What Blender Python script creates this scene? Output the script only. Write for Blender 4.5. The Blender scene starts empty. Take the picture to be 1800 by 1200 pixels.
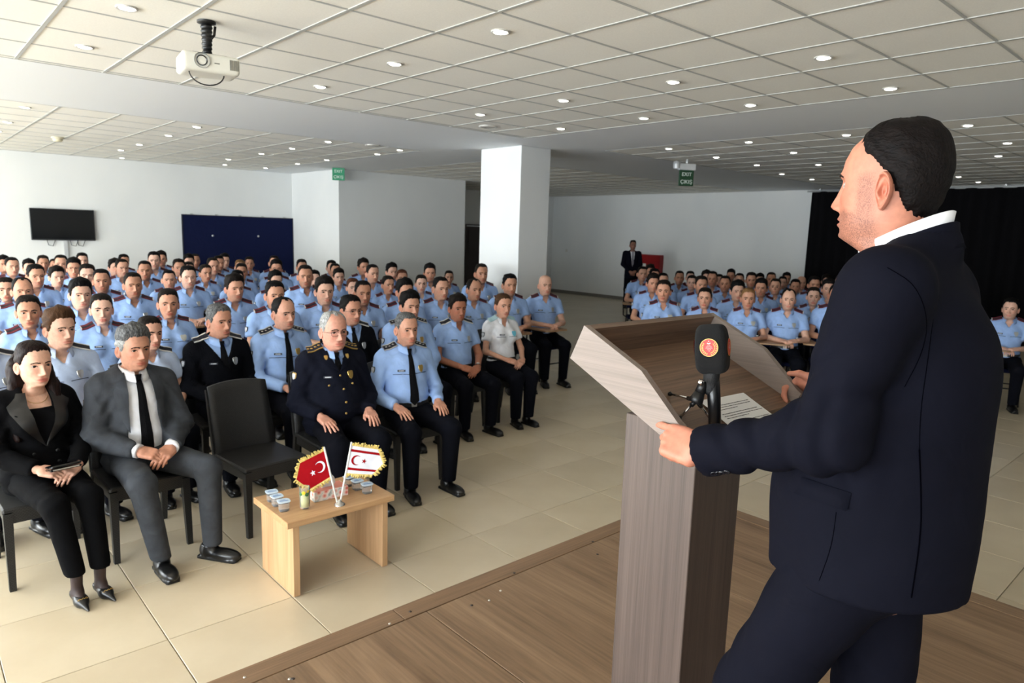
import bpy, math, random
import numpy as np
from mathutils import Vector, Matrix, Euler

random.seed(7)
rng = np.random.default_rng(11)
SC = bpy.context.scene
COL = SC.collection
PI = math.pi
R = math.radians

# ------------------------------------------------------------------ camera
CAM_H = 1.90
FPX = 1210.0
YAW, PITCH, ROLL = R(42.1), R(-8.95), R(1.75)


def cam_axes():
    cy, sy, cp, sp = math.cos(YAW), math.sin(YAW), math.cos(PITCH), math.sin(PITCH)
    fwd = np.array([sy * cp, cy * cp, sp])
    right = np.array([cy, -sy, 0.0])
    up = np.cross(right, fwd)
    c, s = math.cos(ROLL), math.sin(ROLL)
    return np.array([right * c + up * s, -right * s + up * c, fwd])


RM = cam_axes()
cam_data = bpy.data.cameras.new('camera')
cam = bpy.data.objects.new('camera', cam_data)
COL.objects.link(cam)
cam_data.sensor_width = 36.0
cam_data.lens = FPX / 1800.0 * 36.0
cam_data.clip_start = 0.05
cam_data.clip_end = 200.0
m = Matrix.Identity(4)
for i in range(3):
    m[i][0], m[i][1], m[i][2] = RM[0][i], RM[1][i], -RM[2][i]
m[2][3] = CAM_H
cam.matrix_world = m
cam_data.dof.use_dof = True
cam_data.dof.focus_distance = 1.75
cam_data.dof.aperture_fstop = 7.5
SC.camera = cam

# ------------------------------------------------------------------ light
SC.view_settings.view_transform = 'Standard'
SC.view_settings.look = 'None'
SC.view_settings.gamma = 1.0
SC.view_settings.use_curve_mapping = False
SC.view_settings.exposure = 0.14
world = bpy.data.worlds.new('daylight')
SC.world = world
world.use_nodes = True
wn = world.node_tree.nodes
wn['Background'].inputs[0].default_value = (0.80, 0.90, 1.0, 1)
wn['Background'].inputs[1].default_value = 1.5
X_WIN = -5.6            # the window wall, left of the frame
WINDOWS = [(-1.6, 1.2), (1.7, 4.5), (5.0, 7.8), (8.6, 11.4), (11.9, 14.7)]
WIN_Z = (0.55, 2.75)
WIN_POWER = 350.0


def window_light(y0, y1):
    ld = bpy.data.lights.new('window_daylight', 'AREA')
    ld.shape = 'RECTANGLE'
    ld.size, ld.size_y = WIN_Z[1] - WIN_Z[0], y1 - y0
    ld.energy = WIN_POWER
    ld.color = (0.87, 0.945, 1.0)
    o = bpy.data.objects.new('window_daylight', ld)
    o.location = (X_WIN - 0.13, (y0 + y1) / 2, sum(WIN_Z) / 2)
    o.rotation_euler = Euler((0, -PI / 2, 0))
    COL.objects.link(o)


for w_ in WINDOWS:
    window_light(*w_)
# high sun outside: it only reaches the strip of floor under the windows
sun = bpy.data.lights.new('sun', 'SUN')
sun.energy = 48.0
sun.angle = R(0.6)
sun.color = (1.0, 0.95, 0.88)
sun_o = bpy.data.objects.new('sun', sun)
sun_o.location = (-8, 5, 12)
sun_o.rotation_euler = Euler((0, R(-24), R(12)))
COL.objects.link(sun_o)


# ------------------------------------------------------------------ pixel -> world helpers (used to measure the room)
def ray(x, y):
    return RM.T @ np.array([(x - 900) / FPX, -(y - 600) / FPX, 1.0])


def at_axis(x, y, ax, v):
    d = ray(x, y)
    o = np.array([0, 0, CAM_H])
    return o + d * ((v - o[ax]) / d[ax])


def project(p):
    c = RM @ (np.array(p, float) - [0, 0, CAM_H])
    return 900 + FPX * c[0] / c[2], 600 - FPX * c[1] / c[2], c[2]


# ------------------------------------------------------------------ object helpers
def link(name, mesh, parent=None, mats=None, matrix=None):
    o = bpy.data.objects.new(name, mesh)
    COL.objects.link(o)
    if mats is not None and mesh is not None and len(mesh.materials) == 0:
        for mt in (mats if isinstance(mats, (list, tuple)) else [mats]):
            mesh.materials.append(mt)
    if parent is not None:
        o.parent = parent
    if matrix is not None:
        o.matrix_local = matrix
    return o


def tag(o, label=None, cat=None, group=None, kind=None):
    if label:
        o['label'] = label
    if cat:
        o['category'] = cat
    if group:
        o['group'] = group
    if kind:
        o['kind'] = kind
    return o


def empty(name, loc=(0, 0, 0), rz=0.0):
    o = bpy.data.objects.new(name, None)
    o.empty_display_size = 0.05
    o.location = loc
    o.rotation_euler = (0, 0, rz)
    COL.objects.link(o)
    return o


def mesh_np(name, v, f, smooth=True, fm=None):
    me = bpy.data.meshes.new(name)
    me.from_pydata([tuple(map(float, p)) for p in v], [], [tuple(int(i) for i in q) for q in f])
    if fm is not None:
        me.polygons.foreach_set('material_index', np.asarray(fm, dtype=np.int32))
    if smooth:
        me.polygons.foreach_set('use_smooth', np.ones(len(me.polygons), dtype=bool))
    me.update()
    return me


class MB:
    """collects verts / faces / material indices"""

    def __init__(self):
        self.v, self.f, self.m, self.s = [], [], [], []

    def add(self, v, f, mi=0, smooth=False):
        b = len(self.v)
        self.v += [tuple(map(float, p)) for p in v]
        self.f += [tuple(int(i) + b for i in q) for q in f]
        self.m += [mi] * len(f) if np.isscalar(mi) else list(mi)
        self.s += [smooth] * len(f)
        return self

    def box(self, c, s, mi=0, rot=None, taper=1.0):
        hx, hy, hz = s[0] / 2, s[1] / 2, s[2] / 2
        vs = []
        for z in (-1, 1):
            k = taper if z < 0 else 1.0
            for y in (-1, 1):
                for x in (-1, 1):
                    p = Vector((x * hx * k, y * hy * k, z * hz))
                    if rot is not None:
                        p = rot @ p
                    vs.append((p[0] + c[0], p[1] + c[1], p[2] + c[2]))
        return self.add(vs, [(0, 2, 3, 1), (4, 5, 7, 6), (0, 1, 5, 4), (2, 6, 7, 3), (0, 4, 6, 2), (1, 3, 7, 5)], mi)

    def bbox(self, c, s, b=0.004, mi=0, rot=None):
        """bevelled box: 24 verts"""
        h = [s[i] / 2 for i in range(3)]
        vs, idx = [], {}
        for sx in (-1, 1):
            for sy in (-1, 1):
                for sz in (-1, 1):
                    for ax in range(3):
                        p = [sx * h[0], sy * h[1], sz * h[2]]
                        for k in range(3):
                            if k != ax:
                                p[k] -= (sx, sy, sz)[k] * b
                        p = Vector(p)
                        if rot is not None:
                            p = rot @ p
                        idx[(sx, sy, sz, ax)] = len(vs)
                        vs.append((p[0] + c[0], p[1] + c[1], p[2] + c[2]))
        fs = []
        for ax in range(3):
            o = [k for k in range(3) if k != ax]
            for s_ in (-1, 1):
                q = []
                for (u, w) in ((-1, -1), (1, -1), (1, 1), (-1, 1)):
                    t = [0, 0, 0]
                    t[ax], t[o[0]], t[o[1]] = s_, u, w
                    q.append(idx[(t[0], t[1], t[2], ax)])
                flip = (s_ > 0) == (ax == 1)
                fs.append(q[::-1] if flip else q)
        for ax in range(3):
            o = [k for k in range(3) if k != ax]
            for u in (-1, 1):
                for w in (-1, 1):
                    q = []
                    for (e, which) in ((-1, o[0]), (1, o[0]), (1, o[1]), (-1, o[1])):
                        t = [0, 0, 0]
                        t[ax], t[o[0]], t[o[1]] = e, u, w
                        q.append(idx[(t[0], t[1], t[2], which)])
                    fs.append(q)
        for sx in (-1, 1):
            for sy in (-1, 1):
                for sz in (-1, 1):
                    fs.append([idx[(sx, sy, sz, a)] for a in range(3)])
        return self.add(vs, fs, mi)

    def tube(self, pts, r, n=8, mi=0, cap=True, sq=None):
        pts = [Vector(p) for p in pts]
        rr = r if isinstance(r, (list, tuple)) else [r] * len(pts)
        vs, fs = [], []
        up = None
        for i, p in enumerate(pts):
            d = (pts[min(i + 1, len(pts) - 1)] - pts[max(i - 1, 0)]).normalized()
            if up is None:
                up = Vector((0, 0, 1)) if abs(d.z) < 0.9 else Vector((0, 1, 0))
            a = d.cross(up).normalized()
            up = a.cross(d).normalized()
            for k in range(n):
                t = 2 * PI * (k + (0.5 if n == 4 else 0)) / n
                vs.append(p + (a * math.cos(t) + up * math.sin(t)) * rr[i])
        for i in range(len(pts) - 1):
            for k in range(n):
                fs.append((i * n + k, i * n + (k + 1) % n, (i + 1) * n + (k + 1) % n, (i + 1) * n + k))
        self.add(vs, fs, mi, n > 4)
        if cap:
            b = len(self.v) - len(vs)
            self.f += [tuple(b + k for k in range(n))[::-1], tuple(b + (len(pts) - 1) * n + k for k in range(n))]
            self.m += [mi, mi]
            self.s += [False, False]
        return self

    def lathe(self, prof, c=(0, 0, 0), n=20, mi=0, rot=None, smooth=True, cap=False):
        vs, fs = [], []
        for (r_, z) in prof:
            for k in range(n):
                t = 2 * PI * k / n
                p = Vector((r_ * math.cos(t), r_ * math.sin(t), z))
                if rot is not None:
                    p = rot @ p
                vs.append((p[0] + c[0], p[1] + c[1], p[2] + c[2]))
        for i in range(len(prof) - 1):
            for k in range(n):
                fs.append((i * n + k, i * n + (k + 1) % n, (i + 1) * n + (k + 1) % n, (i + 1) * n + k))
        if cap:
            fs.append(tuple(range(n))[::-1])
            fs.append(tuple((len(prof) - 1) * n + k for k in range(n)))
        return self.add(vs, fs, mi, smooth)

    def prism(self, poly, axis, a, b, mi=0):
        """polygon in the two other axes, extruded along axis from a to b"""
        o = [k for k in range(3) if k != axis]
        n = len(poly)
        vs = []
        for e in (a, b):
            for (u, w) in poly:
                p = [0, 0, 0]
                p[axis], p[o[0]], p[o[1]] = e, u, w
                vs.append(p)
        fs = [tuple(range(n)), tuple(range(2 * n - 1, n - 1, -1))]
        for k in range(n):
            fs.append((k, n + k, n + (k + 1) % n, (k + 1) % n))
        return self.add(vs, fs, mi)

    def mesh(self, name):
        me = bpy.data.meshes.new(name)
        me.from_pydata(self.v, [], self.f)
        me.polygons.foreach_set('material_index', np.asarray(self.m, dtype=np.int32))
        me.polygons.foreach_set('use_smooth', np.asarray(self.s, dtype=bool))
        me.update()
        return me

    def build(self, name, mats, parent=None, matrix=None):
        return link(name, self.mesh(name), parent, mats, matrix)


# ------------------------------------------------------------------ materials
def srgb(r, g, b):
    return tuple(((c / 255) / 12.92 if c / 255 <= 0.04045 else ((c / 255 + 0.055) / 1.055) ** 2.4) for c in (r, g, b)) + (1.0,)


MATS = {}


class NT:
    def __init__(self, name):
        self.mat = bpy.data.materials.new(name)
        self.mat.use_nodes = True
        self.t = self.mat.node_tree
        self.b = self.t.nodes['Principled BSDF']
        MATS[name] = self.mat

    def n(self, typ, **kw):
        nd = self.t.nodes.new(typ)
        for k, v in kw.items():
            if k.startswith('i_'):
                key = k[2:]
                key = int(key) if key.isdigit() else key
                nd.inputs[key].default_value = v
            else:
                setattr(nd, k, v)
        return nd

    def l(self, a, ao, b, bi):
        self.t.links.new(a.outputs[ao], b.inputs[bi])

    def set(self, **kw):
        for k, v in kw.items():
            self.b.inputs[k.replace('_', ' ')].default_value = v
        return self

    def ramp(self, stops):
        r = self.n('ShaderNodeValToRGB')
        e = r.color_ramp.elements
        while len(e) < len(stops):
            e.new(0.5)
        for q, (p, c) in zip(e, stops):
            q.position, q.color = p, c
        return r

    def coords(self, scale=(1, 1, 1), rot=(0, 0, 0), out='Object'):
        tc = self.n('ShaderNodeTexCoord')
        mp = self.n('ShaderNodeMapping')
        mp.inputs['Scale'].default_value = scale
        mp.inputs['Rotation'].default_value = rot
        self.l(tc, out, mp, 'Vector')
        return mp

    def bump(self, src, out, strength=0.2, dist=0.01):
        bp = self.n('ShaderNodeBump')
        bp.inputs['Strength'].default_value = strength
        bp.inputs['Distance'].default_value = dist
        self.l(src, out, bp, 'Height')
        self.l(bp, 'Normal', self.b, 'Normal')


def plain(name, col, rough=0.6, noise=0.0, nscale=20.0, metal=0.0, bump=0.0, spec=None, dist=0.003):
    t = NT(name).set(Base_Color=col, Roughness=rough, Metallic=metal)
    if spec is not None:
        t.set(Specular_IOR_Level=spec)
    if noise or bump:
        mp = t.coords((nscale,) * 3)
        nz = t.n('ShaderNodeTexNoise')
        nz.inputs['Scale'].default_value = 1.0
        nz.inputs['Detail'].default_value = 4.0
        t.l(mp, 'Vector', nz, 'Vector')
        if noise:
            lo = tuple(c * (1 - noise) for c in col[:3]) + (1,)
            hi = tuple(min(1, c * (1 + noise)) for c in col[:3]) + (1,)
            rp = t.ramp([(0.3, lo), (0.7, hi)])
            t.l(nz, 'Fac', rp, 'Fac')
            t.l(rp, 'Color', t.b, 'Base Color')
        if bump:
            t.bump(nz, 'Fac', bump, dist)
    return t.mat


def wood(name, dark, light, axis=1, stretch=14.0, fine=1.0, rough=0.45):
    """streaky laminate, grain running along the given object axis"""
    t = NT(name).set(Roughness=rough)
    sc = [stretch, stretch, stretch]
    sc[axis] = 0.9
    mp = t.coords(tuple(s * fine for s in sc))
    nz = t.n('ShaderNodeTexNoise', i_Scale=1.0, i_Detail=6.0, i_Roughness=0.65, i_Distortion=0.6)
    t.l(mp, 'Vector', nz, 'Vector')
    mp2 = t.coords(tuple(s * fine * (9 if k != axis else 2.5) for k, s in enumerate(sc)))
    nz2 = t.n('ShaderNodeTexNoise', i_Scale=1.0, i_Detail=3.0)
    t.l(mp2, 'Vector', nz2, 'Vector')
    mx = t.n('ShaderNodeMix', data_type='FLOAT')
    mx.inputs[0].default_value = 0.35
    t.l(nz, 'Fac', mx, 2)
    t.l(nz2, 'Fac', mx, 3)
    rp = t.ramp([(0.34, dark), (0.5, tuple((a + b) / 2 for a, b in zip(dark, light))), (0.66, light)])
    t.l(mx, 0, rp, 'Fac')
    t.l(rp, 'Color', t.b, 'Base Color')
    t.bump(nz2, 'Fac', 0.06, 0.002)
    return t.mat


def emit(name, col, strength):
    t = NT(name).set(Base_Color=col)
    t.b.inputs['Emission Color'].default_value = col
    t.b.inputs['Emission Strength'].default_value = strength
    return t.mat


def cloth(name, col, rough=0.85, weave=900.0, sheen=0.0, noise=0.06, wr=0.22, wscale=14.0):
    t = NT(name).set(Roughness=rough, Specular_IOR_Level=0.08)
    t.b.inputs['Sheen Weight'].default_value = sheen
    mp = t.coords((wscale,) * 3)
    nz = t.n('ShaderNodeTexNoise', i_Scale=1.0, i_Detail=3.0, i_Distortion=0.8)
    t.l(mp, 'Vector', nz, 'Vector')
    lo = tuple(c * (1 - noise) for c in col[:3]) + (1,)
    hi = tuple(min(1, c * (1 + noise)) for c in col[:3]) + (1,)
    rp = t.ramp([(0.3, lo), (0.7, hi)])
    t.l(nz, 'Fac', rp, 'Fac')
    t.l(rp, 'Color', t.b, 'Base Color')
    t.bump(nz, 'Fac', wr, 0.02)
    return t.mat


# skin reads the person's own tone (object colour) and a face mask: R lips, G stubble, B flush
def skin_mat():
    t = NT('skin').set(Roughness=0.55)
    t.b.inputs['Subsurface Weight'].default_value = 0.06
    t.b.inputs['Subsurface Radius'].default_value = (0.012, 0.005, 0.003)
    t.b.inputs['Subsurface Scale'].default_value = 0.4
    oi = t.n('ShaderNodeObjectInfo')
    at = t.n('ShaderNodeAttribute', attribute_name='face_mask')
    sep = t.n('ShaderNodeSeparateColor')
    t.l(at, 'Color', sep, 'Color')
    mp = t.coords((60,) * 3)
    nz = t.n('ShaderNodeTexNoise', i_Scale=1.0, i_Detail=5.0)
    t.l(mp, 'Vector', nz, 'Vector')
    rp = t.ramp([(0.3, (0.86, 0.84, 0.84, 1)), (0.7, (1.06, 1.04, 1.03, 1))])
    t.l(nz, 'Fac', rp, 'Fac')
    m0 = t.n('ShaderNodeMix', data_type='RGBA', blend_type='MULTIPLY')
    m0.inputs[0].default_value = 1.0
    t.l(oi, 'Color', m0, 6)
    t.l(rp, 'Color', m0, 7)
    # flush
    m1 = t.n('ShaderNodeMix', data_type='RGBA', blend_type='MULTIPLY')
    t.l(sep, 'Blue', m1, 0)
    t.l(m0, 2, m1, 6)
    m1.inputs[7].default_value = (1.0, 0.72, 0.68, 1)
    # lips
    m2 = t.n('ShaderNodeMix', data_type='RGBA', blend_type='MULTIPLY')
    t.l(sep, 'Red', m2, 0)
    t.l(m1, 2, m2, 6)
    m2.inputs[7].default_value = (0.80, 0.45, 0.45, 1)
    # stubble: fine dark grain
    mp3 = t.coords((520, 520, 380))
    nz3 = t.n('ShaderNodeTexNoise', i_Scale=1.0, i_Detail=2.0)
    t.l(mp3, 'Vector', nz3, 'Vector')
    rp3 = t.ramp([(0.35, (0.18, 0.17, 0.17, 1)), (0.62, (0.80, 0.78, 0.78, 1))])
    t.l(nz3, 'Fac', rp3, 'Fac')
    m3 = t.n('ShaderNodeMix', data_type='RGBA', blend_type='MULTIPLY')
    t.l(sep, 'Green', m3, 0)
    t.l(m2, 2, m3, 6)
    t.l(rp3, 'Color', m3, 7)
    t.l(m3, 2, t.b, 'Base Color')
    t.bump(nz3, 'Fac', 0.08, 0.001)
    return t.mat


def hair_mat(name, col, col2=None, rough=0.6, sc=(240, 60, 60)):
    t = NT(name).set(Roughness=rough, Specular_IOR_Level=0.10)
    mp = t.coords(sc)
    nz = t.n('ShaderNodeTexNoise', i_Scale=1.0, i_Detail=4.0, i_Distortion=0.4)
    t.l(mp, 'Vector', nz, 'Vector')
    c2 = col2 or tuple(min(1, c * 1.7) for c in col[:3]) + (1,)
    rp = t.ramp([(0.35, col), (0.72, c2)])
    t.l(nz, 'Fac', rp, 'Fac')
    t.l(rp, 'Color', t.b, 'Base Color')
    t.bump(nz, 'Fac', 0.5, 0.006)
    return t.mat


M_skin = skin_mat()
M_eye = plain('eye_white', srgb(176, 166, 158), 0.3)
M_iris = plain('iris_brown', srgb(30, 20, 14), 0.2)
M_brow = hair_mat('brow_dark', srgb(32, 24, 20))
M_lipred = plain('lipstick_red', srgb(150, 38, 44), 0.4)
HAIR = {
    'black': hair_mat('hair_black', srgb(11, 9, 9)),
    'dark': hair_mat('hair_dark_brown', srgb(20, 15, 12)),
    'brown': hair_mat('hair_brown', srgb(62, 42, 27)),
    'blond': hair_mat('hair_dark_blond', srgb(104, 76, 48)),
    'grey': hair_mat('hair_grey', srgb(52, 52, 53), srgb(118, 118, 118)),
    'silver': hair_mat('hair_silver', srgb(112, 112, 110), srgb(186, 186, 184)),
    'speaker': hair_mat('hair_swept_dark', srgb(9, 7, 7), srgb(24, 18, 16), 0.55, (300, 60, 160)),
    'auburn': hair_mat('hair_auburn', srgb(70, 40, 26)),
    'longdark': hair_mat('hair_long_dark', srgb(14, 8, 8), srgb(38, 23, 20), 0.5, (170, 170, 14)),
}
M_shirt = cloth('shirt_light_blue', srgb(152, 181, 228))
M_shirt_pale = cloth('shirt_pale_blue', srgb(182, 198, 226))
M_white = cloth('shirt_white', srgb(228, 230, 236))
M_trouser = cloth('trousers_navy', srgb(14, 15, 22), 0.95)
M_uniform = cloth('uniform_navy_wool', srgb(17, 19, 30), 0.9)
M_black = cloth('suit_black', srgb(8, 8, 10), 0.9)
M_grey = cloth('suit_grey', srgb(62, 65, 70), 0.85, noise=0.16)
M_sweater = cloth('sweater_black', srgb(10, 11, 16), 0.95, wscale=90.0, wr=0.4)
M_navy = cloth('suit_navy', srgb(13, 14, 24), 0.85, wscale=9.0, wr=0.2)
M_tie = cloth('tie_black', srgb(14, 14, 17), 0.55, wscale=120.0)
M_satin = plain('satin_black', srgb(9, 9, 11), 0.4)
M_shoe = plain('shoe_leather_black', srgb(12, 12, 13), 0.28, bump=0.15, nscale=60)
M_sole = plain('shoe_sole', srgb(14, 13, 12), 0.7)
M_sock = cloth('sock_black', srgb(20, 18, 20))
M_belt = plain('belt_black', srgb(14, 14, 15), 0.45)
M_maroon = plain('braid_maroon', srgb(98, 26, 38), 0.8)
M_epnavy = plain('epaulette_navy', srgb(20, 22, 34), 0.8)
M_silver = plain('silver_metal', srgb(196, 198, 196), 0.35, metal=0.7)
M_gold = plain('gold_metal', srgb(205, 170, 95), 0.35, metal=0.7)
M_chrome = plain('chrome', srgb(215, 215, 215), 0.15, metal=1.0)
M_piping = plain('piping_navy', srgb(42, 52, 82), 0.8)
M_patch = plain('patch_grey', srgb(196, 200, 206), 0.8, noise=0.25, nscale=120)
M_patchdk = plain('patch_dark', srgb(52, 56, 66), 0.8, noise=0.3, nscale=160)
M_ltblue = plain('badge_pale_blue', srgb(96, 178, 205), 0.6)
M_aqua = plain('epaulette_aqua', srgb(166, 202, 212), 0.7)
M_whitecl = plain('braid_white', srgb(222, 222, 218), 0.7)
M_glass = NT('spectacle_glass').set(Base_Color=(1, 1, 1, 1), Roughness=0.02, IOR=1.1).mat
MATS['spectacle_glass'].node_tree.nodes['Principled BSDF'].inputs['Transmission Weight'].default_value = 1.0
M_frame = plain('spectacle_frame', srgb(35, 33, 34), 0.3)
M_blackpl = plain('black_plastic', srgb(16, 16, 17), 0.4)


# ================================================================== signed distance modelling
def V3(p):
    return np.asarray(p, dtype=np.float32)


def cap(P, a, b, ra, rb=None):
    a, b = V3(a), V3(b)
    rb = ra if rb is None else rb
    ab = b - a
    t = np.clip(((P - a) @ ab) / max(float(ab @ ab), 1e-9), 0, 1)
    return np.linalg.norm(P - a - t[:, None] * ab, axis=1) - (ra + (rb - ra) * t)


def ell(P, c, r, rot=None):
    q = P - V3(c)
    if rot is not None:
        q = q @ np.asarray(rot, dtype=np.float32)
    r = V3(r)
    k0 = np.linalg.norm(q / r, axis=1)
    k1 = np.linalg.norm(q / (r * r), axis=1)
    return k0 * (k0 - 1.0) / np.maximum(k1, 1e-6)


def rbox(P, c, s, r, rot=None):
    q = P - V3(c)
    if rot is not None:
        q = q @ np.asarray(rot, dtype=np.float32)
    q = np.abs(q) - (V3(s) - r)
    return np.linalg.norm(np.maximum(q, 0), axis=1) + np.minimum(q.max(axis=1), 0) - r


def smin(a, b, k):
    h = np.clip(0.5 + 0.5 * (b - a) / k, 0, 1)
    return b + (a - b) * h - k * h * (1 - h)


def smax(a, b, k):
    return -smin(-a, -b, k)


def plane(P, c, n):
    n = V3(n)
    n = n / np.linalg.norm(n)
    return (P - V3(c)) @ n


def rotm(x=0, y=0, z=0):
    return np.array(Euler((x, y, z)).to_matrix())


def nets(fn, lo, hi, h):
    """naive surface nets"""
    lo, hi = np.asarray(lo, float), np.asarray(hi, float)
    n = np.maximum(np.ceil((hi - lo) / h).astype(int) + 1, 3)
    ax = [lo[i] + h * np.arange(n[i]) for i in range(3)]
    G = np.stack(np.meshgrid(*ax, indexing='ij'), -1).reshape(-1, 3).astype(np.float32)
    D = np.empty(len(G), np.float32)
    step = 400000
    for i in range(0, len(G), step):
        D[i:i + step] = fn(G[i:i + step])
    D = D.reshape(n)
    ins = D < 0
    c = [D[i:n[0] - 1 + i, j:n[1] - 1 + j, k:n[2] - 1 + k] for i in (0, 1) for j in (0, 1) for k in (0, 1)]
    cs = np.stack([q < 0 for q in c], 0)
    sm = cs.sum(0)
    mix = (sm > 0) & (sm < 8)
    idx = -np.ones(mix.shape, int)
    cells = np.argwhere(mix)
    idx[mix] = np.arange(len(cells))
    cv = np.stack([q[mix] for q in c], 1)
    off = np.array([(i, j, k) for i in (0, 1) for j in (0, 1) for k in (0, 1)], float)
    acc = np.zeros((len(cells), 3))
    cnt = np.zeros(len(cells))
    for a in range(8):
        for b in range(a + 1, 8):
            if abs(off[a] - off[b]).sum() != 1:
                continue
            da, db = cv[:, a], cv[:, b]
            x = (da < 0) != (db < 0)
            t = np.where(x, da / np.where(x, da - db, 1), 0)
            acc += np.where(x[:, None], off[a] + t[:, None] * (off[b] - off[a]), 0)
            cnt += x
    v = lo + h * (cells + acc / np.maximum(cnt, 1)[:, None])
    F = []
    for a in range(3):
        b, d = (a + 1) % 3, (a + 2) % 3
        s0 = [slice(None)] * 3
        s1 = [slice(None)] * 3
        s0[a], s1[a] = slice(0, n[a] - 1), slice(1, n[a])
        i0, i1 = ins[tuple(s0)], ins[tuple(s1)]
        e = np.argwhere(i0 != i1)
        e = e[(e[:, b] > 0) & (e[:, d] > 0) & (e[:, b] < n[b] - 1) & (e[:, d] < n[d] - 1)]
        if not len(e):
            continue
        flip = ~i0[tuple(e.T)]

        def cell(ob, od):
            q = e.copy()
            q[:, b] += ob
            q[:, d] += od
            return idx[tuple(q.T)]
        q = np.stack([cell(-1, -1), cell(0, -1), cell(0, 0), cell(-1, 0)], 1)
        q[flip] = q[flip][:, ::-1]
        F.append(q)
    F = np.concatenate(F) if F else np.zeros((0, 4), int)
    F = F[(F >= 0).all(1)]
    return v, F


def smooth_mesh(v, f, it=2, lam=0.5):
    e = np.concatenate([f[:, [0, 1]], f[:, [1, 2]], f[:, [2, 3]], f[:, [3, 0]]])
    e = np.concatenate([e, e[:, ::-1]])
    cnt = np.bincount(e[:, 0], minlength=len(v)).astype(float)
    for _ in range(it):
        s = np.stack([np.bincount(e[:, 0], v[e[:, 1], k], minlength=len(v)) for k in range(3)], 1)
        v = v + lam * (s / np.maximum(cnt, 1)[:, None] - v)
    return v


def wob(P, fx, fy, fz, ph=0.0):
    return np.sin(P[:, 0] * fx + P[:, 1] * fy + P[:, 2] * fz + ph)


def surf(fn, x, z, y0=-0.6, y1=0.3, n=260):
    """first crossing of the field walking along +y at (x, z)"""
    ys = np.linspace(y0, y1, n)
    d = fn(np.stack([np.full(n, x), ys, np.full(n, z)], 1).astype(np.float32))
    i = np.argmax(d < 0)
    return float(ys[i]) if d[i] < 0 else None


def surf_x(fn, y, z, side, n=200):
    xs = np.linspace(0.5 * side, 0, n)
    d = fn(np.stack([xs, np.full(n, y), np.full(n, z)], 1).astype(np.float32))
    i = np.argmax(d < 0)
    return float(xs[i])


def surf_z(fn, x, y, z0=1.3, z1=0.6, n=240):
    zs = np.linspace(z0, z1, n)
    d = fn(np.stack([np.full(n, x), np.full(n, y), zs], 1).astype(np.float32))
    i = np.argmax(d < 0)
    return float(zs[i])


# ================================================================== heads
# head frame: origin between the eyes' level and the ear axis, face towards -y, metres
HEAD_TAB = {
    # z, half width, front, back
    'm': [(.1235, .001, -.012, .013), (.121, .024, .016, .040), (.113, .045, .043, .065), (.098, .060, .066, .082),
          (.078, .0690, .082, .0925), (.052, .0740, .0920, .0985), (.027, .0758, .0950, .1000), (.004, .0752, .0930, .0985),
          (-.016, .0725, .0925, .0935), (-.036, .0695, .0930, .0850), (-.056, .0665, .0925, .0740), (-.076, .0620, .0915, .0670),
          (-.092, .0560, .0890, .0640), (-.103, .0500, .0850, .0630), (-.111, .0470, .0740, .0640), (-.118, .0490, .0540, .0660),
          (-.126, .0520, .0370, .0690), (-.140, .0540, .0310, .0740), (-.165, .0570, .0270, .0800), (-.200, .0640, .0250, .0860)],
    'f': [(.1205, .001, -.012, .013), (.118, .024, .016, .040), (.110, .044, .042, .064), (.096, .058, .064, .080),
          (.076, .0660, .080, .0900), (.050, .0705, .0890, .0950), (.026, .0720, .0915, .0960), (.004, .0712, .0900, .0940),
          (-.016, .0685, .0895, .0890), (-.036, .0650, .0895, .0790), (-.056, .0605, .0885, .0680), (-.076, .0540, .0870, .0610),
          (-.090, .0465, .0845, .0580), (-.100, .0400, .0800, .0570), (-.107, .0385, .0680, .0570), (-.114, .0400, .0480, .0580),
          (-.122, .0420, .0310, .0600), (-.140, .0440, .0240, .0640), (-.165, .0460, .0190, .0690), (-.200, .0530, .0150, .0740)],
}
HEAD_TAB['s'] = [(.1235, .001, -.030, .032), (.121, .024, .000, .050), (.113, .046, .030, .072), (.098, .062, .058, .086),
                 (.078, .0715, .080, .0950), (.052, .0770, .0930, .0990), (.027, .0790, .0975, .0995), (.004, .0795, .0950, .0960),
                 (-.016, .0790, .0940, .0900), (-.036, .0785, .0940, .0820), (-.056, .0775, .0945, .0780), (-.076, .0745, .0940, .0780),
                 (-.092, .0700, .0920, .0790), (-.103, .0665, .0880, .0800), (-.111, .0655, .0800, .0815), (-.118, .0655, .0680, .0830),
                 (-.126, .0655, .0540, .0850), (-.137, .0660, .0330, .0870), (-.165, .0680, .0180, .0920), (-.200, .0720, .0100, .0980)]


def tabi(tab, z):
    t = np.array(tab)[::-1]
    # smooth (Catmull-Rom like) interpolation through numpy: dense linear then box blur
    zz = np.linspace(t[0, 0], t[-1, 0], 700)
    out = []
    for k in (1, 2, 3):
        y = np.interp(zz, t[:, 0], t[:, k])
        ker = np.ones(9) / 9
        yp = np.pad(y, 4, mode='edge')
        ys = np.convolve(yp, ker, 'valid')
        ys[-12:] = y[-12:]
        out.append(np.interp(z, zz, ys))
    return out


def g(x, s):
    return np.exp(-(x / s) ** 2)


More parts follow.
